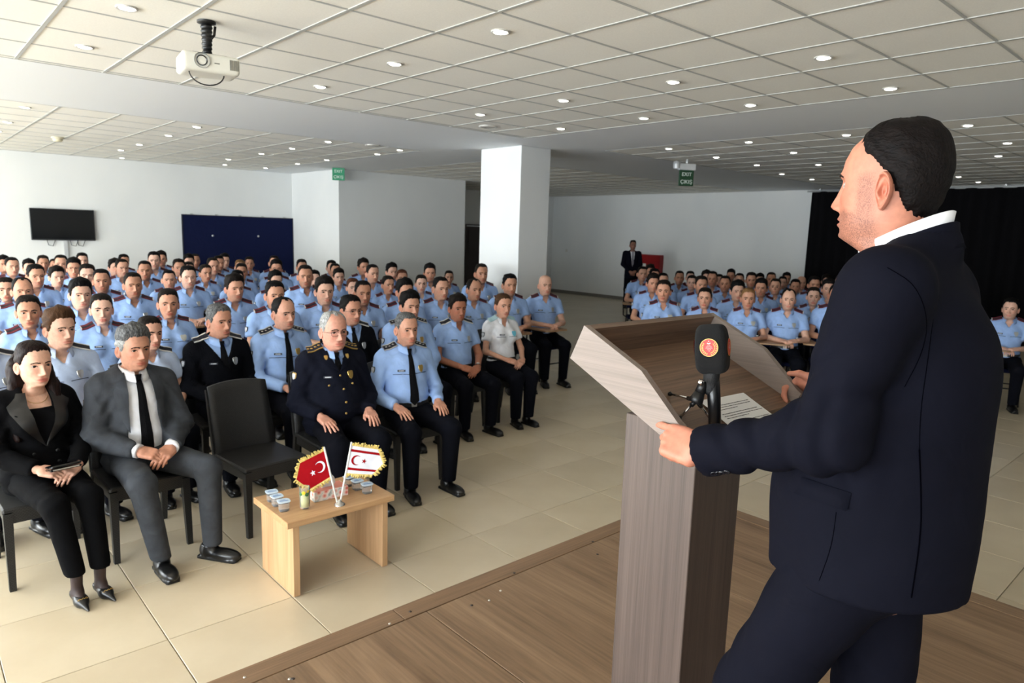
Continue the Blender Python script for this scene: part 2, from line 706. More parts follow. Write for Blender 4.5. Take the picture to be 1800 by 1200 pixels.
def face_disp(x, z, o):
    """how far the face stands forward of the plain oval at (x, z)"""
    ax = np.abs(x)
    ns = o.get('nose', 1.0)
    amp = np.interp(z, [-.0565, -.051, -.046, -.040, -.034, -.022, -.008, .006, .020],
                    [0, .004, .020, .0265, .0255, .0185, .0115, .0055, .0])
    wd = np.interp(z, [-.05, -.04, -.02, .01], [.0110, .0105, .0080, .0085])
    d = ns * amp * np.exp(-(ax / wd) ** 2.2)
    d += ns * .0105 * g(ax - .0135, .0062) * g(z + .0445, .0070)
    d -= .0130 * g(ax - .030, .0160) * g(z - .003, .0115)
    d += .0050 * g(ax - .032, .0110) * g(z - .0015, .0070)
    d += o.get('brow', .0060) * g(ax - .026, .020) * g(z - .0210, .0085)
    d += .0035 * g(ax - .047, .016) * g(z + .022, .014)
    d -= .0035 * g(ax - .043, .016) * g(z + .058, .016)
    lx = np.exp(-(ax / .0215) ** 4)
    d += .0062 * lx * g(z + .0655, .0052) + .0065 * lx * g(z + .0785, .0058) - .0055 * np.exp(-(ax / .025) ** 4) * g(z + .0718, .0020)
    d -= .0040 * np.exp(-(ax / .020) ** 2) * g(z + .0885, .0050)
    d += o.get('chin', .0060) * np.exp(-(ax / .017) ** 2) * g(z + .1010, .0095)
    d -= .0030 * g(ax, .0045) * g(z + .0580, .0040)
    return d


HAIR_STYLE = {
    # hairline z at angles from the front (0) to the back (180); thickness: top, front, side, back
    'short': ([0, 25, 45, 60, 72, 82, 92, 104, 116, 130, 150, 180],
              [.083, .086, .079, .052, .015, -.012, .016, .022, -.010, -.048, -.068, -.074], (.013, .014, .0045, .007)),
    'crew': ([0, 25, 45, 60, 72, 82, 92, 104, 116, 130, 150, 180],
             [.086, .090, .085, .056, .020, .000, .020, .026, .000, -.036, -.056, -.062], (.008, .008, .0025, .004)),
    'full': ([0, 25, 45, 60, 72, 82, 92, 104, 116, 130, 150, 180],
             [.076, .078, .070, .048, .012, -.016, .012, .016, -.016, -.056, -.078, -.084], (.021, .027, .008, .011)),
    'receding': ([0, 20, 38, 55, 70, 82, 92, 104, 116, 130, 150, 180],
                 [.098, .112, .112, .074, .024, -.006, .018, .024, -.006, -.046, -.066, -.072], (.006, .006, .0035, .006)),
    'balding': ([0, 20, 40, 60, 72, 82, 92, 104, 116, 130, 150, 180],
                [.121, .121, .118, .092, .040, -.004, .018, .024, -.006, -.046, -.066, -.072], (.003, .003, .0035, .005)),
    'bun': ([0, 25, 45, 60, 72, 82, 92, 104, 116, 130, 150, 180],
            [.080, .080, .074, .055, .030, .000, .010, .012, -.010, -.040, -.062, -.068], (.009, .008, .006, .009)),
    'speaker': ([0, 15, 30, 45, 58, 70, 80, 90, 100, 112, 128, 150, 180],
                [.106, .108, .106, .094, .078, .062, .052, .036, .018, -.012, -.046, -.062, -.068], (.009, .008, .006, .014)),
}


def make_head(o, nth=60, nz=74):
    """returns dict with skin verts/faces/mask and hair verts/faces, all in the head frame"""
    tab = HEAD_TAB[o['tab']]
    top, bot = tab[0][0], tab[-1][0]
    # denser rows through the face
    u = np.linspace(0, 1, nz)
    zr = top + (bot - top) * u
    if nz > 60:
        dens = np.interp(np.linspace(top, bot, 900), [bot, -.12, -.095, .03, .06, .11, top - .006, top], [.5, 1.2, 1.7, 1.7, .7, .7, 1.5, 3])
        cum = np.cumsum(dens)
        cum = (cum - cum[0]) / (cum[-1] - cum[0])
        zr = np.interp(u, cum, np.linspace(top, bot, 900))
    w, fr, bk = tabi(tab, zr)
    # angles: denser at the front
    s = np.linspace(-1, 1, nth, endpoint=False)
    th = PI * np.sign(s) * np.abs(s) ** 1.35
    T, _ = np.meshgrid(th, zr)
    Z = np.repeat(zr[:, None], nth, 1)
    sn, cs = np.sin(T), np.cos(T)
    pw = np.interp(zr, [-.12, -.09, -.03, .03], [1.0, .92, .86, .92])[:, None]
    X = w[:, None] * np.sign(sn) * np.abs(sn) ** pw
    Y = np.where(cs > 0, -fr[:, None] * np.abs(cs) ** 0.92, bk[:, None] * np.abs(cs))
    # plain skull kept for the hair
    X0, Y0 = X.copy(), Y.copy()
    face = np.clip((cs - .05) / .35, 0, 1)
    Y = Y - face_disp(X, Z, o) * face
    if o.get('jowl'):
        k = o['jowl'] * g(np.abs(T) - 1.15, .5) * g(Z + .085, .035)
        X, Y = X * (1 + k), Y
    V = np.stack([X, Y, Z], -1).reshape(-1, 3)
    F = []
    for i in range(nz - 1):
        a = np.arange(nth)
        b = (a + 1) % nth
        F.append(np.stack([i * nth + a, (i + 1) * nth + a, (i + 1) * nth + b, i * nth + b], 1))
    F = np.concatenate(F)
    ax, zz = np.abs(V[:, 0]), V[:, 2]
    front = (np.abs(T).reshape(-1) < 1.2)
    lip = np.clip(1.25 - np.sqrt((ax / .0235) ** 2 + ((zz + .0718) / .0105) ** 2), 0, .25) / .25 * front
    ang = np.degrees(np.abs(T)).reshape(-1)
    beard = np.clip((-.040 - .0004 * np.abs(ang - 40) - zz) / .012, 0, 1) * np.clip((zz + .150) / .02, 0, 1) * np.clip((100 - ang) / 14, 0, 1)
    beard = np.maximum(beard, np.clip((ang - 62) / 8, 0, 1) * np.clip((92 - ang) / 8, 0, 1) * np.clip((.03 - zz) / .02, 0, 1) * np.clip((zz + .13) / .03, 0, 1) * .9)
    beard = beard * (1 - np.clip(lip, 0, 1)) * o.get('stubble', 0.35)
    # buzzed scalp of bald men
    flush = .55 * g(ax - .046, .022) * g(zz + .025, .022) * front + .5 * g(ax, .012) * g(zz + .04, .012) * front + o.get('flush', 0.1)
    mask = np.stack([lip * o.get('lip', .8), beard, np.clip(flush, 0, 1)], 1)
    out = {'v': V, 'f': F, 'mask': mask}
    # surface height helper for placing features
    YY = Y

    def sy(x, z):
        j = np.argmin(np.abs(zr - z))
        row = slice(0, nth)
        sel = np.abs(th) < 1.4
        order = np.argsort(X[j][sel])
        return float(np.interp(x, X[j][sel][order], YY[j][sel][order]))
    out['sy'] = sy
    # hair shell
    st = o.get('hair')
    if st:
        an, hz, (tt, tf, ts, tb) = HAIR_STYLE[st]
        line = np.interp(np.degrees(np.abs(T)), an, hz)
        line = line + .0035 * np.sin(T * 31 + 1.3) * np.cos(T * 13) + .002 * np.sin(T * 67)
        mm = (Z - line) / .014
        k = np.clip(mm, 0, 1)
        k = k * k * (3 - 2 * k)
        topw = np.clip((Z - .045) / .055, 0, 1)
        fw = np.clip(cs, 0, 1)
        bw = np.clip(-cs, 0, 1)
        thick = (tt * (1 - fw) + tf * fw) * topw + (1 - topw) * (ts + (tb - ts) * bw ** 1.5)
        # nape and sideburns fade
        thick = thick * np.clip((Z + .085) / .05, .35, 1)
        nrm = np.stack([X0 / np.maximum(w[:, None], 1e-4) ** 1.0, Y0 / .09, np.clip(Z - .02, 0, 1) / .075], -1)
        nrm /= np.maximum(np.linalg.norm(nrm, axis=-1, keepdims=True), 1e-6)
        nse = .0016 * np.sin(T * 47 + Z * 160) + .0012 * np.sin(T * 83 - Z * 240 + 2)
        if st in ('full', 'short'):
            nse = nse * 1.5
        if st == 'speaker':
            nse = .0007 * np.sin(T * 140 + Z * 90) + .0006 * np.sin(T * 90 - Z * 210 + 2) + .0012 * np.sin(T * 9 + Z * 40)
        if o.get('spiky'):
            nse = nse * 1 + .0045 * topw * np.sin(X0 * 420 + 3 * np.sin(Y0 * 130)) * np.sin(Y0 * 330)
        off = np.where(mm > 0, thick * k + nse * k, -.004 - .004 * np.clip(-mm, 0, 1))
        HV = np.stack([X0, Y0, Z], -1) + nrm * off[..., None]
        if st == 'full':
            HV[..., 2] += .006 * topw * fw
        fmask = mm.reshape(-1)
        keep = (fmask[F] > -.9).any(1)
        out['hv'], out['hf'] = HV.reshape(-1, 3), F[keep]
    return out


def ear_mesh(side, detail=1, size=1.0):
    """a shell-shaped ear; attached edge at y=-, standing off the head"""
    nr, nf = (7, 20) if detail == 1 else (18, 48)
    V, F = [], []
    for i in range(nr + 1):
        r_ = i / nr
        for k in range(nf):
            a = 2 * PI * k / nf
            cz, cy = math.sin(a), math.cos(a)
            ry = .0175 if cy > 0 else .0150
            rz = .033
            if cz < 0:
                ry *= 1 - .42 * (-cz) ** 1.6
            y = .004 + ry * cy * r_
            z = rz * cz * r_ - .002
            hgt = .0085 * g(r_ - .90, .13) * (1 - .55 * max(0, -cz) ** 2) * (1 if cy > -.55 else .55)
            hgt += .0060 * g(r_ - .52, .15) * (.2 + .8 * max(0, cy)) * (cz > -.6)
            hgt -= .0050 * g(r_ - .22, .20)
            hgt += .0045 * g(r_ - .62, .16) * max(0, -cy) ** 6 * g(cz + .15, .35)      # tragus
            hgt += .0040 * max(0, -cz) ** 3 * g(r_ - .6, .4)                          # lobe
            if r_ > .93:
                hgt -= .006 * (r_ - .93) / .07
            out = .0035 + (y + .014) * (.34 if detail == 1 else .42) + hgt * (.8 if detail == 1 else 1.35)
            V.append((out * 1.0, y, z))
    for i in range(nr):
        for k in range(nf):
            F.append((i * nf + k, i * nf + (k + 1) % nf, (i + 1) * nf + (k + 1) % nf, (i + 1) * nf + k))
    b = len(V)
    for i in range(3):                        # the back of the ear closes towards the head
        q = (1, .9, .55)[i]
        for k in range(nf):
            x, y, z = V[nr * nf + k]
            V.append((x * (1 - .45 * i) - .002 * i, .002 + (y - .002) * q, z * q))
    for i in range(2):
        for k in range(nf):
            F.append((b + i * nf + k, b + i * nf + (k + 1) % nf, b + (i + 1) * nf + (k + 1) % nf, b + (i + 1) * nf + k))
    for k in range(nf):
        F.append((nr * nf + k, nr * nf + (k + 1) % nf, b + (k + 1) % nf, b + k))
    V = np.array(V) * size
    V[:, 0] *= side
    F = np.array(F)
    if side > 0:
        F = F[:, ::-1]
    return V, F


def head_parts(o, detail=1):
    """skin (with ears), eyes, brows -> one vertex soup with material ids 0 skin 1 eye white 2 iris 3 brow; hair apart"""
    nth, nz = (60, 74) if detail == 1 else (120, 150)
    H = make_head(o, nth, nz)
    V, F, M, K = [H['v']], [H['f']], [np.zeros(len(H['f']), int)], [H['mask']]
    n = len(H['v'])
    tab = HEAD_TAB[o['tab']]
    for s in (-1, 1):
        wv = np.interp(-.004, [r_[0] for r_ in tab][::-1], [r_[1] for r_ in tab][::-1])
        ev, ef = ear_mesh(s, detail, o.get('ear', 1.0))
        ev = ev + np.array([s * (wv - .0045), .010, -.012])
        V.append(ev)
        F.append(ef + n)
        M.append(np.zeros(len(ef), int))
        fl = np.zeros((len(ev), 3))
        fl[:, 2] = .55
        K.append(fl)
        n += len(ev)
        # eyeball
        y0 = H['sy'](s * .0315, .001)
        if not o.get('closed'):
            na, nb = (10, 14) if detail == 1 else (16, 24)
            ev, ef, em = [], [], []
            gaze = np.array([math.sin(o.get('gaze', 0)), -math.cos(o.get('gaze', 0)), -.05])
            c = np.array([s * .0305, y0 + .0100, .0012])
            rad = np.array([.0155, .0127, .0098]) * o.get('eye', 1.0)
            for i in range(na + 1):
                p = PI * i / na
                for k in range(nb):
                    t = 2 * PI * k / nb
                    ev.append(c + rad * np.array([math.cos(p), math.sin(p) * math.cos(t), math.sin(p) * math.sin(t)]))
            ev = np.array(ev)
            for i in range(na):
                for k in range(nb):
                    q = (i * nb + k, i * nb + (k + 1) % nb, (i + 1) * nb + (k + 1) % nb, (i + 1) * nb + k)
                    ef.append(q)
                    m_ = (ev[list(q)].mean(0) - c)
                    dd = m_ - gaze * .012
                    em.append(2 if (abs(dd[0]) < .0078 and m_[1] < 0) else 1)
            V.append(ev)
            F.append(np.array(ef) + n)
            M.append(np.array(em))
            K.append(np.zeros((len(ev), 3)))
            n += len(ev)
        # lash line and brow as thin strips hugging the surface
        for (pts, th_, mi) in ((o.get('browpts', [(.010, .0180), (.022, .0220), (.036, .0225), (.049, .0160)]), o.get('browth', .0058), 3),
                               ([(.0185, -.0005), (.0245, .0052), (.032, .0068), (.040, .0048), (.0465, .0000)], .0025, 3)):
            if mi == 3 and th_ <= 0:
                continue
            xs = np.linspace(pts[0][0], pts[-1][0], 9)
            zs = np.interp(xs, [p[0] for p in pts], [p[1] for p in pts])
            ev, ef = [], []
            for i, (x, z) in enumerate(zip(xs, zs)):
                tk = th_ * (1 - .65 * abs(i / 8 - .35) ** 1.5)
                for (dz, dy) in ((-tk, .0006), (0, -.0022), (tk, .0006)):
                    ev.append((s * x, H['sy'](s * x, z + dz) + dy, z + dz))
            for i in range(8):
                for k in range(2):
                    q = (i * 3 + k, i * 3 + k + 1, (i + 1) * 3 + k + 1, (i + 1) * 3 + k)
                    ef.append(q if s > 0 else q[::-1])
            V.append(np.array(ev))
            F.append(np.array(ef) + n)
            M.append(np.full(len(ef), mi))
            K.append(np.zeros((len(ev), 3)))
            n += len(ev)
    return np.concatenate(V), np.concatenate(F), np.concatenate(M), np.concatenate(K), H


# ================================================================== hands
def hand_field(side, pose):
    """right hand (side=-1) or left (+1) in a hand frame: wrist at origin, fingers towards -y, back of hand +z, thumb towards the body midline
    pose: list of four (spread, curl1, curl2, curl3) plus thumb spec"""
    tx = -side          # thumb side in x (left hand at +x has its thumb towards -x)
    bones = []
    mc = [(-.026, -.086), (-.0085, -.090), (.0095, -.086), (.0265, -.078)]
    ln = [(.040, .024, .020), (.045, .027, .021), (.041, .026, .020), (.032, .019, .018)]
    for i in range(4):
        sp, c1, c2, c3 = pose['f'][i]
        x0, y0 = mc[i]
        p = np.array([x0 * -tx, y0, .0])
        d = np.array([math.sin(sp) * -tx, -math.cos(sp), 0.0])
        ang = 0
        r0 = (.0092, .0094, .0090, .0080)[i]
        for j, c_ in enumerate((c1, c2, c3)):
            ang += c_
            dd = d * math.cos(ang) + np.array([0, 0, -1.0]) * math.sin(ang)
            q = p + dd * ln[i][j]
            bones.append((p.copy(), q.copy(), r0 * (1 - .08 * j), r0 * (.92 - .1 * j)))
            p = q
    th = pose['t']      # thumb: list of points relative, x measured towards the thumb side
    tp = [np.array([x * tx, y, z]) for (x, y, z) in th]

    def fn(P):
        palm = smin(rbox(P, (0, -.046, 0), (.041, .044, .0145), .0135), cap(P, (0, .03, 0), (0, -.01, 0), .026, .024), .02)
        palm = smin(palm, cap(P, (.020 * tx, -.02, -.006), (.026 * tx, -.055, -.008), .017, .014), .015)
        d = palm
        for (a, b, ra, rb) in bones:
            d = smin(d, cap(P, a, b, ra, rb), .004)
        for i in range(4):
            d = smin(d, ell(P, bones[i * 3][0] + np.array([0, .002, .004]), (.0095, .011, .0095)), .006)
        for i in range(len(tp) - 1):
            d = smin(d, cap(P, tp[i], tp[i + 1], .0145 - .003 * i, .0125 - .0025 * i), .007)
        return d
    return fn


FLAT = {'f': [(-.16, .18, .18, .10), (-.04, .16, .20, .12), (.08, .20, .22, .12), (.22, .26, .24, .14)],
        't': [(.022, -.018, -.004), (.045, -.045, -.010), (.055, -.075, -.014), (.055, -.098, -.018)]}
CURL = {'f': [(-.05, .75, .85, .5), (0, .80, .9, .5), (.04, .85, .9, .5), (.08, .9, .9, .5)],
        't': [(.022, -.018, -.006), (.038, -.045, -.022), (.036, -.070, -.036), (.022, -.088, -.042)]}
CLASP = {'f': [(-.04, .45, .55, .35), (0, .5, .6, .35), (.03, .55, .6, .35), (.06, .6, .6, .35)],
         't': [(.022, -.018, -.004), (.036, -.045, -.008), (.036, -.072, -.012), (.030, -.092, -.016)]}


def frame_matrix(wrist, direction, normal):
    """hand frame: -y along direction, +z along normal (back of the hand)"""
    y = -np.asarray(direction, float)
    y /= np.linalg.norm(y)
    z = np.asarray(normal, float)
    z = z - y * (z @ y)
    z /= np.linalg.norm(z)
    x = np.cross(y, z)
    return np.stack([x, y, z], 1), np.asarray(wrist, float)


HAND_CACHE = {}


def hand_mesh(side, pose, h=.0045):
    key = (side, id(pose), h)
    if key not in HAND_CACHE:
        v, f = nets(hand_field(side, pose), (-.085, -.20, -.11), (.085, .05, .05), h)
        HAND_CACHE[key] = (smooth_mesh(v, f, 1, .4), f)
    return HAND_CACHE[key]


# ================================================================== seated people
# person frame: origin on the floor under the hips, facing -y
def pose_of(kind, sex='m', spread=1.0):
    j = {'sh': (.178, .042, .985), 'hip': (.088, -.02, .545), 'knee': (.125 * spread, -.455, .50), 'ank': (.118 * spread, -.44, .085)}
    if sex == 'f':
        j['sh'] = (.156, .042, .965)
        j['knee'] = (.085 * spread, -.445, .495)
        j['ank'] = (.075 * spread, -.43, .085)
    sx = j['sh'][0]
    if kind == 'lap':
        j['el'] = {s: (s * (sx + .065), -.035, .715) for s in (-1, 1)}
        j['wr'] = {-1: (-.085, -.265, .655), 1: (.085, -.275, .640)}
        j['hd'] = {-1: ((.72, -.62, -.22), (-.15, -.45, .8)), 1: ((-.74, -.60, -.20), (.15, -.45, .8))}
        j['hp'] = CLASP
    elif kind == 'thigh':
        j['el'] = {s: (s * (sx + .085), .005, .715) for s in (-1, 1)}
        j['wr'] = {s: (s * .175, -.225, .650) for s in (-1, 1)}
        j['hd'] = {s: ((-s * .12, -.95, -.24), (s * .05, -.25, .95)) for s in (-1, 1)}
        j['hp'] = FLAT
    elif kind == 'desk':
        j['el'] = {-1: (-(sx + .075), -.07, .745), 1: (sx + .06, -.05, .735)}
        j['wr'] = {-1: (-.060, -.290, .735), 1: (.100, -.300, .745)}
        j['hd'] = {-1: ((.80, -.50, -.05), (-.05, -.15, .95)), 1: ((-.80, -.55, -.10), (.05, -.15, .95))}
        j['hp'] = CLASP
    return j


def torso(P, o, gw=0.0):
    b = o.get('belly', 0.0)
    if o['sex'] == 'm':
        wx = o.get('wide', 1.0)
        d = ell(P, (0, .00, .56), ((.172 + .3 * b) * wx + gw, .125 + gw, .125 + gw))
        d = smin(d, ell(P, (0, -.005 - .5 * b, .70), ((.155 + .5 * b) * wx + gw, .112 + b + gw, .165 + gw)), .05)
        d = smin(d, ell(P, (0, .018, .88), (.172 * wx + gw, .116 + gw, .165 + gw)), .05)
        d = smin(d, cap(P, (-.150 * wx, .045, .985), (.150 * wx, .045, .985), .062 + gw), .05)
        d = smin(d, cap(P, (-.12 * wx, .050, 1.005), (0, .052, 1.052), .046 + gw, .055 + gw), .04)
        d = smin(d, cap(P, (.12 * wx, .050, 1.005), (0, .052, 1.052), .046 + gw, .055 + gw), .04)
    else:
        d = ell(P, (0, .00, .56), (.170 + gw, .125 + gw, .125 + gw))
        d = smin(d, ell(P, (0, .0, .70), (.125 + b + gw, .098 + b + gw, .16 + gw)), .05)
        d = smin(d, ell(P, (0, .02, .87), (.142 + gw, .102 + gw, .15 + gw)), .05)
        d = smin(d, smin(ell(P, (-.066, -.060, .865), (.058 + gw, .050 + gw, .062 + gw)), ell(P, (.066, -.060, .865), (.058 + gw, .050 + gw, .062 + gw)), .03), .03)
        d = smin(d, cap(P, (-.130, .045, .968), (.130, .045, .968), .053 + gw), .05)
        d = smin(d, cap(P, (-.10, .050, .985), (0, .052, 1.035), .040 + gw, .046 + gw), .04)
        d = smin(d, cap(P, (.10, .050, .985), (0, .052, 1.035), .040 + gw, .046 + gw), .04)
    return d


def lerp(a, b, t):
    return tuple(x + (y - x) * t for x, y in zip(a, b))


def sleeve(P, j, s, sex, r=(.066, .058, .050, .044), upto=2.0, flare=0.0):
    """upto: 0..1 along the upper arm, 1..2 along the forearm"""
    sh = (s * j['sh'][0], j['sh'][1], j['sh'][2])
    el, wr = j['el'][s], j['wr'][s]
    if sex == 'f':
        r = tuple(q * .84 for q in r)
    if upto <= 1:
        e = lerp(sh, el, upto)
        d = cap(P, sh, lerp(sh, el, upto + .15), r[0], r[1] + flare)
        return smax(d, plane(P, e, np.array(el) - np.array(sh)), .008)
    d = cap(P, sh, el, r[0], r[1])
    e = lerp(el, wr, upto - 1)
    d2 = smax(cap(P, el, lerp(el, wr, upto - 1 + .2), r[2] + .006, r[3]), plane(P, e, np.array(wr) - np.array(el)), .006)
    return smin(d, d2, .03)


def folds(P, j, sex, long=False):
    """fine creases: waist bunching, armpits, elbow"""
    w = .0035 * wob(P, 22, 14, 95, .4) * np.clip((.82 - P[:, 2]) / .2, 0, 1)
    w += .0022 * wob(P, 60, -20, 38, 1.7) * np.clip((P[:, 2] - .6) / .2, 0, 1)
    for s in (-1, 1):
        el = V3(j['el'][s])
        q = np.linalg.norm(P - el, axis=1)
        if long:
            w += .0055 * np.exp(-(q / .10) ** 2) * wob(P, 30 * s, 70, 90, s)
        sh = V3((s * (j['sh'][0] - .02), -.03, j['sh'][2] - .10))
        q = np.linalg.norm(P - sh, axis=1)
        w += .0045 * np.exp(-(q / .08) ** 2) * wob(P, 90 * s, 10, 60, 2.0)
    return w


def shirt_field(o, j, upto, grow=.012, vneck=True, long=False, hem=.60, r=None):
    sex = o['sex']

    def fn(P):
        d = torso(P, o, grow)
        for s in (-1, 1):
            kw = {} if r is None else {'r': r}
            d = smin(d, sleeve(P, j, s, sex, upto=upto, flare=.006 if upto <= 1 else 0, **kw), .022)
        d = d + folds(P, j, sex, long)
        d = smax(d, hem - P[:, 2], .01)
        nz = 1.062 if sex == 'm' else 1.040
        d = smax(d, -cap(P, (0, .030, nz + .0), (0, .0, nz + .12), .060 if sex == 'm' else .049, .07), .012)
        if vneck:
            depth = vneck if vneck is not True else .075
            zt = nz - .01
            wedge = np.maximum(np.abs(P[:, 0]) - np.clip((P[:, 2] - (zt - depth)) * .62, 0, 1), P[:, 1] - .02)
            wedge = np.maximum(wedge, (zt - depth) - P[:, 2])
            d = smax(d, -wedge, .005)
        return d
    return fn


def trouser_field(o, j, flare=.0, knee=.072, kl=.03):
    def fn(P):
        d = ell(P, (0, .005, .555), (.182 if o['sex'] == 'm' else .178, .138, .115))
        if o['sex'] == 'm' and o.get('belly'):
            d = smin(d, ell(P, (0, -.02, .60), (.165 + .3 * o['belly'], .12 + .6 * o['belly'], .07)), .04)
        d = smax(d, P[:, 2] - .655, .01)
        for s in (-1, 1):
            hp = (s * j['hip'][0], j['hip'][1], j['hip'][2])
            kn = tuple(j['kn' + ('l' if s > 0 else 'r')]) if ('kn' + ('l' if s > 0 else 'r')) in j else (s * j['knee'][0], j['knee'][1], j['knee'][2])
            an = tuple(j['an' + ('l' if s > 0 else 'r')]) if ('an' + ('l' if s > 0 else 'r')) in j else (s * j['ank'][0], j['ank'][1], j['ank'][2])
            q = smin(cap(P, hp, kn, .094, knee + .004), smax(cap(P, kn, (an[0], an[1], an[2] - .05), knee, .052 + flare), an[2] - .005 - P[:, 2], .004), .03)
            kq = np.linalg.norm(P - V3((kn[0], kn[1] + .06, kn[2] + .02)), axis=1)
            q = q + .003 * np.exp(-(kq / .11) ** 2) * wob(P, 30 * s, 85, 60) + .0022 * wob(P, 45 * s, 22, 60, s) * np.clip((P[:, 2] - .4) / .1, 0, 1)
            d = smin(d, q, kl)
        return d
    return fn


def shoe_mesh(long=.295, wide=.052):
    """man's lace-up; ankle above origin, toe towards -y"""
    def fn(P):
        d = smin(ell(P, (0, .035, .045), (.036, .052, .050)), ell(P, (0, -.075, .034), (wide * .88, .112, .036)), .03)
        d = smin(d, cap(P, (0, .03, .05), (0, .02, .115), .036, .040), .03)
        d = smax(d, .018 - P[:, 2], .004)
        d = smax(d, P[:, 2] - .092, .004)
        sole = rbox(P, (0, -.055, .012), (wide * .86, .118, .011), .009)
        sole = np.maximum(sole, ell(P, (0, -.055, .012), (wide * 1.0, .142, .2)))
        heel = rbox(P, (0, .055, .010), (.036, .034, .012), .006)
        return smin(d, np.minimum(sole, heel), .003)
    v, f = nets(fn, (-.08, -.24, -.006), (.08, .11, .12), .0075)
    return v, f


_shoe = shoe_mesh()


def shoe_me():
    v, f = _shoe
    fm = (v[f].mean(1)[:, 2] < .019).astype(int)
    me = mesh_np('shoe', v, f, True, fm)
    me.materials.append(M_shoe)
    me.materials.append(M_sole)
    return me


SHOE = shoe_me()

KIT = {}      # cached part meshes
HEADS = {}


def collar_mesh(sex, closed=False, z0=None, spread=1.0):
    """shirt collar: a folded band round the neck with two points in front"""
    k = 1.0 if sex == 'm' else .86
    zb = (1.118 if sex == 'm' else 1.092) if z0 is None else z0
    V, F = [], []
    n = 33
    amax = R(168) if closed else R(150)
    for i in range(n):
        t = -amax + 2 * amax * i / (n - 1)       # 0 = back of the neck
        c, s = math.cos(t), math.sin(t)
        fr = (1 - c) / 2                          # 0 back .. 1 front
        cy = .040 - .014 * fr
        rx, ry = .064 * k, .066 * k
        tip = max(0, (fr - .62) / .38)
        zt = zb - .030 * fr - (.012 if not closed else .004) * tip
        top_in = (rx * s, cy + ry * c, zt - .012)
        top = (rx * 1.04 * s, cy + ry * 1.04 * c, zt)
        drop = .036 + .030 * tip ** 1.2
        outr = 1.30 + .34 * tip * spread
        low = (rx * outr * s, cy + ry * (outr - .06 + .28 * tip) * c, zt - drop)
        low2 = (rx * (outr - .05) * s, cy + ry * (outr - .11 + .28 * tip) * c, zt - drop - .001)
        ins = (rx * .99 * s, cy + ry * .99 * c, zt - .030)
        V += [ins, top_in, top, lerp(top, low, .5), low, low2]
    m_ = 6
    for i in range(n - 1):
        for q in range(m_ - 1):
            F.append((i * m_ + q, (i + 1) * m_ + q, (i + 1) * m_ + q + 1, i * m_ + q + 1))
    return np.array(V), np.array(F)


def slab(center_pts, width, thick, n_up, mats_w=None):
    """a strap lying along points; returns MB with optional lengthwise colour strips [(w0,w1,mat)]"""
    mb = MB()
    pts = [Vector(p) for p in center_pts]
    strips = mats_w or [(-1, 1, 0)]
    for (w0, w1, mi) in strips:
        vs, fs = [], []
        for i, p in enumerate(pts):
            d = (pts[min(i + 1, len(pts) - 1)] - pts[max(i - 1, 0)]).normalized()
            up = Vector(n_up[i] if isinstance(n_up, list) else n_up)
            a = d.cross(up).normalized()
            u = a.cross(d).normalized()
            for (ww, hh) in ((w0, -thick), (w1, -thick), (w1, thick), (w0, thick)):
                vs.append(p + a * (ww * width / 2) + u * hh)
        n = len(pts)
        for i in range(n - 1):
            for k in range(4):
                fs.append((i * 4 + k, i * 4 + (k + 1) % 4, (i + 1) * 4 + (k + 1) % 4, (i + 1) * 4 + k))
        fs += [(0, 3, 2, 1), ((n - 1) * 4, (n - 1) * 4 + 1, (n - 1) * 4 + 2, (n - 1) * 4 + 3)]
        mb.add(vs, fs, mi)
    return mb


def shield(w, h, t, n=9):
    """shield outline, flat in x/z, thickness along -y"""
    pts = [(-w, h * .75), (-w * .5, h), (0, h * .86), (w * .5, h), (w, h * .75), (w * .95, 0), (w * .6, -h * .65), (0, -h), (-w * .6, -h * .65), (-w * .95, 0)]
    mb = MB()
    V = [(x, 0, z) for x, z in pts] + [(x * .94, -t, z * .94) for x, z in pts] + [(0, -t * 1.5, 0)]
    m_ = len(pts)
    F = [(i, m_ + i, m_ + (i + 1) % m_, (i + 1) % m_) for i in range(m_)] + [(m_ + i, 2 * m_, m_ + (i + 1) % m_) for i in range(m_)]
    return V, F


def orient(p, nrm, up=(0, 0, 1)):
    """matrix whose -y faces along nrm"""
    y = -Vector(nrm).normalized()
    z = Vector(up)
    z = (z - y * z.dot(y)).normalized()
    x = y.cross(z)
    M = Matrix.Identity(4)
    for i in range(3):
        M[i][0], M[i][1], M[i][2], M[i][3] = x[i], y[i], z[i], p[i]
    return M


def normal_at(fn, p, e=.004):
    p = np.array(p, dtype=np.float32)
    q = np.stack([p + [e, 0, 0], p - [e, 0, 0], p + [0, e, 0], p - [0, e, 0], p + [0, 0, e], p - [0, 0, e]]).astype(np.float32)
    d = fn(q)
    n = np.array([d[0] - d[1], d[2] - d[3], d[4] - d[5]])
    return n / max(np.linalg.norm(n), 1e-6)


def face_pack(ho, detail=1):
    key = (tuple(sorted((k, str(v)) for k, v in ho.items())), detail)
    if key not in HEADS:
        HEADS[key] = head_parts(ho, detail)
    return HEADS[key]


def head_matrix(sex, yaw=0.0, pitch=0.0, roll=0.0, scale=1.05):
    piv = Vector((0, .045, 1.075 if sex == 'm' else 1.05))
    off = Vector((0, -.045, .130 if sex == 'm' else .130))
    return Matrix.Translation(piv) @ Euler((pitch, roll, yaw)).to_matrix().to_4x4() @ Matrix.Translation(off) @ Matrix.Scale(scale, 4)


def apply(mx, v):
    m_ = np.array(mx)
    return v @ m_[:3, :3].T + m_[:3, 3]


